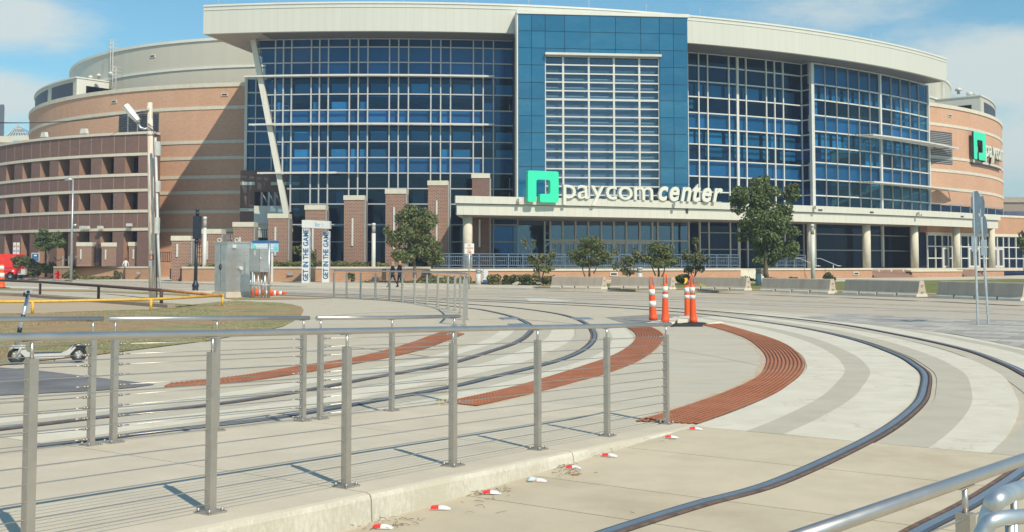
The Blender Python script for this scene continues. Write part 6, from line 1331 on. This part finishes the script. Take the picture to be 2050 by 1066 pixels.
obj('board', MB().add([(x0+dx_, Y+dy_, z) for z, e in ((zb_, .0), (zt_2, .12)) for dx_, dy_ in ((0, e), (x1-x0, e), (x1-x0, .35-e), (0, .35-e))], [(0, 1, 2, 3)[::-1], (4, 5, 6, 7), (0, 1, 5, 4), (1, 2, 6, 5), (2, 3, 7, 6), (3, 0, 4, 7)]), m_vinyl, r); obj('blue_band', MB().add([(x0+.02, Y-.01, zb_), (x1-.02, Y-.01, zb_), (x1-.02, Y+.03, zb_+.3), (x0+.02, Y+.03, zb_+.3)], [(0, 1, 2, 3)]), m_blue, r); obj('foot', MB().lathe([(.42, .15), (.42, .22), (.25, .3)], 12, ((x0+x1)/2, Y+.17, 0)), m_rubber, r)
for k in range(4): obj('blue_stripe', MB().box(x0+.06, Y+.03+.025*k, zb_+.45+k*.17, .09, .01, .09), m_lightblue, r)
g = D(115.5, 556, 104); r = thing('fire_hydrant', 'red fire hydrant standing in front of the low brick wall', 'hydrant', (g[0], 104, .2)); obj('barrel', MB().lathe([(.24, .15), (.24, .22), (.16, .24), (.16, .70), (.20, .72), (.20, .76), (.15, .85), (.06, .92), (.05, .98)], 12, (g[0], 104, .05)), m_redp, r); obj('nozzle', MB().tube([(g[0]-.28, 104, .68), (g[0]+.28, 104, .68)], .075, 8).tube([(g[0], 104-.26, .58), (g[0], 104, .58)], .10, 8), m_redp, r)
Y = 110.; r = thing('info_board', 'blue information board in a white frame above the hedge', 'sign', D(71, 520, Y)); a, b = D(63, 524, Y), D(79.5, 506.5, Y)
obj('frame', MB().box((a[0]+b[0])/2, Y, a[2], b[0]-a[0], .1, b[2]-a[2]), m_frame, r); pn = obj('panel', MB().box((a[0]+b[0])/2, Y-.055, a[2]+.08, b[0]-a[0]-.16, .03, b[2]-a[2]-.16), m_blue, r); obj('print_mark', MB().box((a[0]+b[0])/2, Y-.075, b[2]-.36, .30, .02, .16), m_refl, pn)
for k in range(3): obj('print_line', MB().box((a[0]+b[0])/2, Y-.075, a[2]+.15+k*.1, .5, .02, .035), m_lightblue, pn)
obj('leg', MB().box(a[0]+.1, Y+.02, 0, .07, .07, a[2]).box(b[0]-.1, Y+.02, 0, .07, .07, a[2]), m_frame, r)
Y = 113.; r = thing('banner_board', 'white board with two rows of blue round emblems on the dark brick wing', 'sign', D(33, 500, Y))
for xa_, xb_ in ((26, 32.3), (33, 39.5)):
    a, b = D(xa_, 515, Y), D(xb_, 486, Y); pn = obj('panel', MB().box((a[0]+b[0])/2, Y, a[2], b[0]-a[0], .06, b[2]-a[2]), m_vinyl, r)
    for k, f in enumerate((.13, .43, .74)): c = ((a[0]+b[0])/2, Y-.035, a[2]+(b[2]-a[2])*f); obj('emblem', MB().tube([(c[0], Y-.03, c[2]), (c[0], Y-.05, c[2])], .12, 10), m_lightblue if k < 2 else plain('tan_print', (.5, .3, .15), .6), pn)
    obj('leg', MB().box((a[0]+b[0])/2, Y+.05, 0, .08, .06, a[2]), m_frame, r)
Y = 88.4; r = thing('route_sign', 'blue and white information panel on posts behind the small cabinet', 'sign', D(530, 500, Y)); a, b = D(503, 505, Y), D(558, 482, Y); wv = b[0]-a[0]
obj('panel', MB().box((a[0]+b[0])/2, Y, a[2], wv, .12, (b[2]-a[2])*.78), plain('panel_sky_blue', (.30, .52, .68), .5), r); obj('header', MB().box((a[0]+b[0])/2, Y-.01, a[2]+(b[2]-a[2])*.78+.005, wv, .16, (b[2]-a[2])*.22), m_blue, r)
for z, w2_ in ((.25, .62), (.40, .62), (.56, .7)): obj('white_line', MB().box((a[0]+b[0])/2, Y-.07, a[2]+(b[2]-a[2])*z, wv*w2_, .03, .08), m_refl, r)
obj('green_mark', MB().box(a[0]+wv*.14, Y-.07, a[2]+.3, .2, .03, .2).box(b[0]-wv*.08, Y-.07, a[2]+.2, .2, .03, .2), m_green, r)
for px in (506, 545): q = D(px, 510, Y); obj('leg', MB().box(q[0], Y+.05, 0, .16, .1, a[2]), m_frame, r)
# stanchion chain left
Y = 109.5; r = thing('rope_barrier', 'line of small posts with blue-grey ropes by the left entrance', 'rope barrier', D(130, 525, Y)); xs_ = [D(px, 520, Y)[0] for px in (108, 126, 138, 152)]; zt4 = D(126, 513, Y)[2]
for x in xs_: obj('post', MB().tube([(x, Y, 0), (x, Y, zt4)], .05, 6), m_framegrey, r)
for x0_, x1_ in zip(xs_, xs_[1:]): obj('rope', MB().tube([(x0_+(x1_-x0_)*f, Y, zt4-.1-.35*math.sin(math.pi*f)) for f in np.linspace(0, 1, 8)], .045, 5), m_navyrail, r)
# ================================================================== RED TRUCK AND CART AT THE LEFT EDGE
Y = 112.; x1 = D(31.5, 530, Y)[0]; x0 = x1-3.6; zb_, zt_2 = .55, D(20, 509, Y)[2]
tk = thing('red_truck', 'bright red box truck cut by the left edge of the picture', 'truck', (x1-1.5, Y, .2)); 
def rbox(x0, x1, y0, y1, z0, z1, r=.18):
    P = rounded([(x0, z0), (x1, z0), (x1, z1), (x0, z1)], r); m = MB(); n = len(P); m.add([(p[0], y0, p[1]) for p in P]+[(p[0], y1, p[1]) for p in P], [tuple(range(n)), tuple(range(2*n-1, n-1, -1))]+[(i, n+i, n+(i+1) % n, (i+1) % n) for i in range(n)]); return m
obj('box_body', rbox(x0, x1, Y, Y+2.3, zb_, zt_2), m_redp, tk); obj('lower_skirt', rbox(x0, x1-.08, Y+.1, Y+2.2, .38, zb_+.1, .06), m_rubber, tk)
for x in (x1-.55, x1-2.7):
    ty = obj('wheel', MB().tube([(x, Y+.0, .43), (x, Y+.3, .43)], .40, 16), m_rubber, tk); obj('rim', MB().tube([(x, Y-.02, .43), (x, Y+.02, .43)], .2, 12), m_galv, ty)
for k in range(2): obj('slot_row', MB().box(x1-1.1, Y-.01, zb_+.35+.32*k, 1.35, .03, .05), m_black, tk)
obj('tail_light', MB().box(x1-.25, Y-.02, zb_+.3, .2, .05, .16), m_refl, tk); obj('bumper', MB().box((x0+x1)/2, Y-.05, .45, x1-x0-.2, .12, .12), m_rubber, tk)
ct = thing('push_cart', 'small white cart with boxes beside the red truck', 'cart', D(46, 555, Y)); cx0, cx1 = D(38, 550, Y)[0], D(53.5, 550, Y)[0]
obj('tray', MB().box((cx0+cx1)/2, Y, .55, cx1-cx0, .6, .10), m_frame, ct); obj('cooler', MB().box(cx1-.28, Y, .66, .42, .5, .42).box(cx1-.28, Y, 1.08, .46, .54, .06), m_frame, ct); obj('crate', MB().box(cx0+.22, Y, .66, .36, .45, .3), m_navyrail, ct); obj('handle', MB().tube([(cx0, Y, .6), (cx0-.1, Y, 1.2), (cx0+.05, Y, 1.25)], .03, 6), m_black, ct)
for x in (cx0+.15, cx1-.15): obj('wheel', MB().tube([(x, Y-.3, .42), (x, Y-.22, .42)], .15, 12).tube([(x, Y+.22, .42), (x, Y+.3, .42)], .15, 12), m_rubber, ct)
# ================================================================== FAR BUILDINGS
def far_tower():
    Y = 420.; a, b = D(-60, 205, Y), D(9.5, 205, Y); r = thing('office_tower', 'grey office tower far off at the left edge', 'building', (b[0], Y, 0)); kx_ = 430/420.; obj('wall', MB().prism([(a[0], Y), (b[0]-2, Y), ((b[0]-2)*kx_, Y+10), (a[0], Y+10)], 0, a[2]), plain('tower_concrete', (.42, .41, .36), .8), r); obj('side_fin', MB().prism([(b[0]-1.9, Y-.5), (b[0], Y-.5), (b[0]*kx_, Y+10), (b[0]*kx_-1.9, Y+10)], 0, D(9, 210, Y)[2]), m_darkframe, r)
    for k in range(14): z = a[2]-4-k*4.5; w = obj('window_row', MB().box((a[0]+b[0])/2-3, Y-.05, z, (b[0]-a[0])*.7, .2, 1.6), m_glassd, r)
far_tower()
Y = 260.; r = thing('atrium_building', 'pale building with a blue glass pyramid roof at the left edge', 'building', (*D(30, 300, Y)[:2], 0)); a, b = D(-40, 276, Y), D(75, 276, Y)
obj('wall', MB().prism([(a[0], Y), (b[0], Y), (b[0], Y+20), (a[0], Y+20)], 0, a[2]), m_stone, r); obj('cornice', MB().prism([(a[0], Y-.5), (b[0], Y-.5), (b[0], Y), (a[0], Y)], a[2]-1.2, a[2]+.3), m_stone, r)
ap_ = D(36, 252.5, Y+9); cb_ = [D(2, 278, Y), D(68, 278, Y)]; zb_ = cb_[0][2]-.3; B4 = [(cb_[0][0], Y+.5, zb_), (cb_[1][0], Y+.5, zb_), (cb_[1][0], Y+18, zb_), (cb_[0][0], Y+18, zb_)]
py_ = obj('glass_pyramid', MB().add(B4+[(ap_[0], Y+9, ap_[2])], [(0, 1, 4), (1, 2, 4), (2, 3, 4), (3, 0, 4)]), plain('pyramid_glass', (.09, .24, .34), .15, var=.3, scale=.2), r); m = MB(); apx = Vector((ap_[0], Y+9, ap_[2]))
for k in range(9): m.tube([Vector(B4[0]).lerp(Vector(B4[1]), k/8)+Vector((0, -.1, .1)), apx+Vector((0, -.1, .1))], .12, 4)
for f in (.0, .25, .5, .75): m.tube([Vector(B4[0]).lerp(apx, f)+Vector((0, -.15, .1)), Vector(B4[1]).lerp(apx, f)+Vector((0, -.15, .1))], .12, 4)
obj('glazing_bars', m, m_frame, py_)
sgn = obj('roof_sign', MB().box(D(31, 286, Y-.7)[0], Y-.7, D(31, 290, Y-.7)[2], 1.0, .2, 1.0), m_lightblue, r); text_on('sign_letters', 'WYN', tuple(D(38, 289.5, Y-.8)), (1, 0, 0), (0, 0, 1), 3.0, .9, m_lightblue, sgn, .03)
Y = 200.; r = thing('brick_block', 'low brown flat-roofed building far right behind the arena', 'building', (*D(2060, 420, Y)[:2], 0)); a, b = D(1960, 397, Y), D(2200, 397, Y)
obj('wall', MB().prism([(a[0], Y), (b[0], Y), (b[0], Y+20), (a[0], Y+20)], 0, a[2]), plain('brown_wall', (.28, .235, .19), .85, var=.1), r); obj('parapet', MB().prism([(a[0], Y-.3), (b[0], Y-.3), (b[0], Y), (a[0], Y)], a[2]-.8, a[2]+.2), plain('tan_cap', (.36, .32, .26), .8), r); obj('window_band', MB().prism([(a[0], Y-.15), (b[0], Y-.15), (b[0], Y-.001), (a[0], Y-.001)], a[2]-5.5, a[2]-2.5), m_inside, r)
# ================================================================== TREES AND SHRUBS
def leafmesh(blobs, n, size, flat=.0, seed=0, fill=.55):
    rs = np.random.RandomState(seed); w = np.array([b[1][0]*b[1][1]*b[1][2] for b in blobs])**.75; w /= w.sum(); m = MB()
    for k in range(n):
        c, r = blobs[rs.choice(len(blobs), p=w)]; d = rs.normal(size=3); d /= np.linalg.norm(d); q = rs.uniform(fill, 1.0)**.6*(1.0+rs.normal()*.05); p = np.array(c)+d*np.array(r)*q
        nrm = d*.8+rs.normal(size=3)*.7; nrm[2] += .25; nrm /= np.linalg.norm(nrm); t = np.cross(nrm, rs.normal(size=3)); t /= np.linalg.norm(t); b = np.cross(nrm, t); s = size*rs.uniform(.6, 1.35)
        m.v += [tuple(p-t*s*.5), tuple(p+b*s*.28), tuple(p+t*s*.5), tuple(p-b*s*.28)]; i = len(m.v)-4; m.f.append((i, i+1, i+2, i+3)); m.sm.append(False); m.mi.append(0)
    return m
def limb(m, a, b, r0, r1, bend=.15, n=4, seed=0):
    rs = random.Random(seed); a, b = Vector(a), Vector(b); L = (b-a).length; pts = []
    for i in range(n+1): f = i/n; pts.append(a.lerp(b, f)+Vector((rs.uniform(-1, 1), rs.uniform(-1, 1), 0))*bend*L*.3*math.sin(math.pi*f))
    m.tube(pts, [r0+(r1-r0)*i/n for i in range(n+1)], 6); return pts
def plant(name, label, cat, base, blobs_px, Y, n, size, mat, stems, group=None, seed=1, depth=.8, fill=.5):
    """blobs_px: (px, py, half-width px, half-height px) clumps of foliage as they stand at distance Y; each split into smaller clumps"""
    rs = random.Random(seed); k = Y/2150; g = D(base[0], base[1], Y); t = thing(name, label, cat, (g[0], Y, max(0, g[2])), group); bl = []
    for (px, py, hw, hh) in blobs_px:
        c = D(px, py, Y); rx, rz = hw*k, hh*k; sub = 7
        for s in range(sub):
            a = rs.uniform(0, 6.28); e = rs.uniform(-1, 1); q = rs.uniform(.35, .78); f = rs.uniform(.34, .55)
            bl.append(((c[0]+rx*q*math.cos(a)*math.sqrt(1-e*e*.6), Y+rx*depth*q*math.sin(a), c[2]+rz*q*e), (rx*f, rx*f*depth, rz*f)))
    obj('crown', leafmesh(bl, n, size, seed=seed, fill=fill), mat, t)
    m = MB()
    for i, (x0, y0, x1, y1, r0, r1) in enumerate(stems):
        a, b = D(x0, y0, Y), D(x1, y1, Y); limb(m, (a[0], Y+rs.uniform(-.1, .1), a[2]), (b[0], Y+rs.uniform(-.5, .5), b[2]), r0, r1, seed=seed*10+i)
    if stems: obj('trunk', m, m_bark, t)
    return t
plant('street_tree', 'tall dark green tree in front of the canopy, right of the lettering', 'tree', (1535, 556), [(1530, 385, 42, 34), (1495, 410, 36, 36), (1575, 405, 30, 34), (1528, 440, 58, 42), (1560, 470, 46, 36), (1575, 490, 34, 30), (1510, 470, 36, 30), (1535, 515, 34, 28), (1530, 362, 14, 14)], 70, 15000, .205, m_leaf, [(1535, 560, 1532, 500, .17, .12), (1532, 500, 1500, 420, .10, .04), (1532, 500, 1570, 420, .10, .04), (1532, 500, 1532, 380, .10, .03)], seed=3)
plant('street_tree', 'bushy green tree with reddish leaves in front of the brick piers', 'tree', (830, 552), [(832, 432, 28, 28), (805, 455, 32, 34), (858, 455, 28, 34), (830, 485, 48, 42), (790, 475, 20, 22), (855, 510, 34, 30), (815, 520, 36, 26), (775, 462, 10, 14), (870, 505, 20, 24)], 84, 13000, .205, m_leafr, [(830, 556, 830, 500, .14, .1), (830, 500, 800, 440, .08, .03), (830, 500, 860, 440, .08, .03), (815, 530, 775, 462, .05, .02)], seed=5)
plant('street_tree', 'small round crowned tree on the left in front of the dark brick wing', 'tree', (96, 530), [(90, 482, 24, 16), (112, 484, 22, 14), (98, 472, 24, 12), (78, 490, 16, 10), (120, 490, 14, 10), (95, 494, 22, 8)], 107, 5000, .25, m_leaf, [(96, 532, 97, 500, .14, .1), (97, 502, 82, 482, .07, .03), (97, 502, 114, 480, .07, .03)], seed=7)
plant('crape_myrtle', 'sparse shrub with bare branches sticking up, left of the round myrtles', 'shrub', (1080, 566), [(1098, 520, 18, 20), (1075, 525, 16, 16), (1060, 520, 14, 14), (1090, 540, 24, 12), (1050, 490, 7, 14), (1068, 485, 5, 10)], 74, 1100, .20, m_leafo, [(1082, 566, 1062, 500, .06, .03), (1062, 505, 1048, 470, .03, .01), (1062, 505, 1068, 478, .03, .01), (1082, 566, 1098, 510, .06, .02), (1082, 560, 1075, 520, .04, .02)], 'shrubs in front of the terrace', 11, fill=.2)
plant('crape_myrtle', 'round leafy shrub left one of two, in front of the entrance doors', 'shrub', (1178, 554), [(1178, 495, 36, 22), (1158, 512, 26, 18), (1200, 512, 26, 18), (1178, 525, 36, 12), (1178, 480, 20, 10)], 75, 5200, .15, m_leafr, [(1180, 556, 1178, 510, .08, .04), (1172, 556, 1160, 510, .05, .02), (1188, 548, 1205, 510, .05, .02)], 'shrubs in front of the terrace', 13)
plant('crape_myrtle', 'thin straggly shrub between the two round shrubs', 'shrub', (1258, 560), [(1240, 535, 14, 12), (1262, 525, 22, 16), (1280, 510, 16, 16), (1232, 498, 6, 16), (1268, 545, 26, 8)], 75, 900, .20, m_leafo, [(1258, 560, 1232, 484, .05, .012), (1258, 560, 1268, 500, .05, .012), (1262, 552, 1284, 496, .04, .012)], 'shrubs in front of the terrace', 17, fill=.2)
plant('crape_myrtle', 'round leafy shrub right one of two, behind the left pair of cones', 'shrub', (1322, 554), [(1322, 502, 32, 18), (1305, 515, 22, 16), (1342, 515, 22, 16), (1322, 525, 34, 12), (1318, 490, 18, 8)], 75, 4800, .15, m_leafr, [(1318, 556, 1318, 515, .08, .04), (1324, 556, 1340, 512, .05, .02), (1312, 552, 1300, 515, .05, .02)], 'shrubs in front of the terrace', 19)
plant('crape_myrtle', 'thin straggly shrub right of the cones with a bare pointed top', 'shrub', (1390, 560), [(1386, 520, 22, 20), (1405, 515, 16, 18), (1392, 490, 8, 16), (1375, 510, 14, 14), (1392, 538, 26, 10)], 75, 1100, .20, m_leafo, [(1390, 562, 1394, 476, .05, .01), (1390, 556, 1410, 500, .04, .01), (1388, 556, 1368, 505, .04, .01)], 'shrubs in front of the terrace', 23, fill=.2)
plant('street_tree', 'tree cut by the right edge of the picture beyond the road signs', 'tree', (2052, 545), [(2058, 480, 20, 26), (2070, 500, 30, 26), (2062, 465, 18, 12)], 100, 1800, .3, m_leafr, [(2060, 548, 2060, 490, .14, .08)], seed=29)
plant('young_tree', 'thin young tree behind the banner arch', 'tree', (612, 545), [(598, 500, 12, 14), (606, 505, 10, 12)], 92.5, 420, .26, m_leafo, [(600, 540, 600, 500, .05, .02)], seed=31)
plant('young_tree', 'sparse young tree between the arch legs', 'tree', (626, 545), [(626, 520, 7, 24), (622, 505, 6, 12)], 92.5, 260, .24, m_leafo, [(626, 542, 626, 500, .04, .02)], seed=32)
def bush(label, blobs, Y, n, size, mat, base, seed, name='bush', group='clipped bushes by the terrace', cat='bush'): return plant(name, label, cat, base, blobs, Y, n, size, mat, [], group, seed, fill=.75)
bush('round clipped bush right of the A-frame sign', [(990, 560, 17, 15)], 77, 900, .16, m_leafo, (990, 574), 41); bush('dark round bush second from the A-frame sign', [(1013, 560, 13, 15)], 77.5, 900, .15, m_leafh, (1012, 573), 42); bush('wide clipped bush, third from the A-frame sign', [(1040, 561, 26, 15), (1064, 561, 20, 14)], 76.5, 1700, .16, m_leafo, (1045, 574), 43); bush('low clipped bush partly behind the first barrier', [(1098, 562, 18, 13)], 76, 800, .16, m_leafo, (1098, 574), 44); bush('green bush between the cones behind the barriers', [(1366, 561, 22, 15)], 74, 900, .16, m_leafh, (1366, 574), 45); bush('dark small bush at the steps behind the fourth barrier', [(1655, 553, 10, 9), (1668, 556, 7, 8)], 76, 600, .16, m_leafh, (1655, 562), 46)
bush('red flowered bush right of the tall tree trunk', [(1560, 559, 26, 5), (1590, 559, 16, 4), (1500, 560, 14, 6)], 72, 1200, .13, m_leaff, (1550, 562), 47)
bush('wide dark hedge next to the red truck', [(50, 528, 20, 14), (80, 540, 28, 15), (95, 540, 16, 14), (40, 520, 16, 10)], 109, 4200, .24, m_leafh, (80, 556), 51, 'hedge', 'hedges by the low brick wall', 'hedge'); bush('round bush right of the fire hydrant', [(138, 550, 20, 9)], 103.5, 1000, .22, m_leafo, (138, 557), 52, 'bush', 'hedges by the low brick wall'); bush('small dark bush in the corner of the low wall', [(236, 550, 8, 9)], 103, 500, .22, m_leafh, (236, 557), 53, 'bush', 'hedges by the low brick wall')
bush('small dark bush at the foot of the planter wall right of the arch', [(703, 557, 8, 9)], 87.5, 500, .2, m_leafh, (703, 566), 54, 'bush', 'hedges by the low brick wall')
def cover(name, label, px0, px1, py, hh, Y0, Y1, n, size, mat, seed, zoff=None):
    bl = []; rs = random.Random(seed)
    for k in range(26): f = k/25; px = px0+(px1-px0)*f; Y = Y0+(Y1-Y0)*f; c = D(px, py+rs.uniform(-2, 2), Y+rs.uniform(-.6, .6)); bl.append(((c[0], c[1], c[2]), ((abs(px1-px0)/26*1.1)*Y/2150, 1.0, hh*Y/2150*rs.uniform(.7, 1.2))))
    o = obj(name, leafmesh(bl, n, size, seed=seed, fill=.5), mat, kind='stuff'); return o
cover('planter_greenery', '', 380, 470, 534, 5, 93.5, 92.5, 1800, .22, m_leaff, 61); cover('planter_greenery', '', 540, 770, 531, 7, 92, 91, 5200, .22, m_leaff, 62); cover('ground_cover', '', 730, 960, 570, 6, 86, 80, 4500, .22, m_leafh, 63); cover('ground_cover', '', 840, 940, 563, 8, 85, 83, 2200, .22, m_leafo, 64); cover('ground_cover', '', 1040, 1108, 573, 4, 76, 75.5, 1200, .16, m_leafo, 65); cover('ground_cover', '', 160, 235, 556.5, 2.5, 104.5, 104, 1400, .18, m_leaff, 66)
# ================================================================== PEOPLE
def person(label, loc, rz, H, shirt, trousers, hair, skin_top, stride=.25, armL=(-.1, -.15), armR=(.1, .12), shorts=False, sleeves=True, hold=None, haircol=(.2, .13, .07), longhair=False, name='person'):
    s = H/1.75; t = thing(name, label, 'person', loc); V = []; E = []; R = []
    def v(x, y, z, r, par=None):
        V.append((x*s, y*s, z*s)); R.append(r*s); i = len(V)-1
        if par is not None: E.append((par, i))
        return i
    pel = v(0, 0, .95, .135); bel = v(0, .01, 1.08, .125, pel); ch = v(0, 0, 1.28, .15, bel); nk0 = v(0, .0, 1.45, .075, ch); nk = v(0, -.01, 1.52, .052, nk0); hd = v(0, -.015, 1.60, .078, nk); hd2 = v(0, -.015, 1.68, .082, hd); top = v(0, -.005, 1.735, .05, hd2); nose = v(0, -.095, 1.625, .014, hd)
    for sd, st in ((-1, stride), (1, -stride)):
        hip = v(sd*.09, 0, .88, .10, pel); kn = v(sd*.095, -st*.55-.02, .50, .062, hip); an = v(sd*.095, -st+(.10 if st < 0 else 0), .09, .042, kn); to = v(sd*.10, -st-.13+(.10 if st < 0 else 0), .035, .035, an)
    for sd, (e, h) in ((-1, armL), (1, armR)):
        sh = v(sd*.19, 0, 1.41, .062, nk0); el = v(sd*.235, e, 1.13, .045, sh); wr = v(sd*(.235 if hold is None or sd < 0 else .10), h, .90 if hold is None or sd < 0 else 1.16, .031, el); pm = v(V[wr][0]/s, h-.03, V[wr][2]/s-.07, .032, wr)
        for k in range(5): f = (k-2)*.016; v(V[pm][0]/s+f*(.5 if k else 2.2), h-.045-f*.2, V[pm][2]/s-(.075 if k else .035)+abs(f)*.5, .0095, pm)
    me = bpy.data.meshes.new('body'); me.from_pydata(V, E, []); o = bpy.data.objects.new('body', me); COL.objects.link(o); md = o.modifiers.new('skin', 'SKIN'); sm = o.modifiers.new('sub', 'SUBSURF'); sm.levels = 1; sm.render_levels = 1
    for i, sv in enumerate(me.skin_vertices[0].data): sv.radius = (R[i], R[i]); sv.use_root = (i == 0)
    dg = bpy.context.evaluated_depsgraph_get(); nm = bpy.data.meshes.new_from_object(o.evaluated_get(dg)); bpy.data.objects.remove(o)
    mats = [m_skin, shirt, trousers, m_rubber, hair]
    nm.materials.clear()
    for q in mats: nm.materials.append(q)
    for p in nm.polygons:
        c = p.center/s; k = 0; p.use_smooth = True
        if c.z < .075: k = 3
        elif c.z < .96 and abs(c.x) < .2: k = 2 if (not shorts or c.z > .52) else 0
        elif c.z < 1.50 and (abs(c.x) < .205 or c.z > (1.0 if sleeves else 1.22)): k = 1
        elif c.z > 1.60 and (c.y > -.045 or c.z > 1.705): k = 4
        p.material_index = k
    b = bpy.data.objects.new('body', nm); COL.objects.link(b); b.parent = t; WM[b] = WM[t]
    face = MB()
    for ex in (-.032, .032): face.blob((ex*s, -.088*s, 1.645*s), .012*s, 6, 5)
    face.tube([(-.025*s, -.092*s, 1.572*s), (0, -.098*s, 1.570*s), (.025*s, -.092*s, 1.572*s)], .006*s, 5); f_ = obj('face_features', face, m_black, None); f_.parent = t
    er = MB()
    for ex in (-.083, .083): er.blob((ex*s, -.0*s, 1.63*s), (.012*s, .022*s, .035*s), 6, 5)
    e_ = obj('ear', er, m_skin, None); e_.parent = t
    hm = MB(); hm.blob((0, .012*s, 1.69*s), (.092*s, .098*s, .075*s), 10, 7)
    if longhair: hm.blob((0, .055*s, 1.56*s), (.095*s, .06*s, .13*s), 10, 7, .05).blob((-.06*s, .01*s, 1.53*s), (.035*s, .05*s, .11*s), 8, 6).blob((.06*s, .01*s, 1.53*s), (.035*s, .05*s, .11*s), 8, 6)
    h_ = obj('hair', hm, hair, None); h_.parent = t
    t.rotation_euler = (0, 0, rz); return t
blond = plain('blond_hair', (.42, .27, .13), .6, var=.2, scale=30); brown = plain('brown_hair', (.20, .12, .06), .6, var=.2, scale=30); dark = plain('dark_cloth', (.016, .02, .032), .85); white = plain('white_cloth', (.72, .72, .70), .85); navy = plain('navy_cloth', (.03, .045, .08), .85); redc = plain('red_cloth', (.6, .05, .04), .85); capc = plain('dark_cap', (.02, .025, .035), .7)
def at_px(px, py): g = G(px, py, .14); return (g[0], g[1], .14)
person('walking woman with blond hair in dark clothes, left one of two', at_px(786, 576), -1.15, 1.62, dark, dark, blond, None, stride=.30, longhair=True, hold=1)
person('walking woman in dark clothes holding a brown bag, right one of two', at_px(800, 575.5), -1.15, 1.70, dark, dark, blond, None, stride=.12, longhair=True, hold=1)
g = at_px(800, 575.5); bag = MB().box(0, 0, 0, .30, .13, .24, taper=.85); r = thing('handbag', 'small brown bag held by the right-hand woman', 'bag', (g[0]+.28, g[1]-.22, 1.22)); obj('bag_body', MB().box(g[0]+.28, g[1]-.22, 1.10, .30, .13, .24, .4, taper=.85), plain('brown_leather', (.25, .10, .05), .5), r); obj('strap', MB().tube([(g[0]+.18, g[1]-.2, 1.32), (g[0]+.1, g[1]-.1, 1.5), (g[0]+.36, g[1]-.24, 1.32)], .012, 5), m_black, r)
q = D(251.5, 535, 107.0); person('man in white t-shirt, dark shorts and cap, seen from behind above the low wall', (q[0], 107.0, .45), math.pi, 1.78, white, navy, capc, None, stride=.1, shorts=True)
q = D(33, 545, 111.0); person('person in a red shirt standing behind the small cart', (q[0], 112.6, .3), -1.3, 1.72, redc, navy, brown, None, stride=.05)
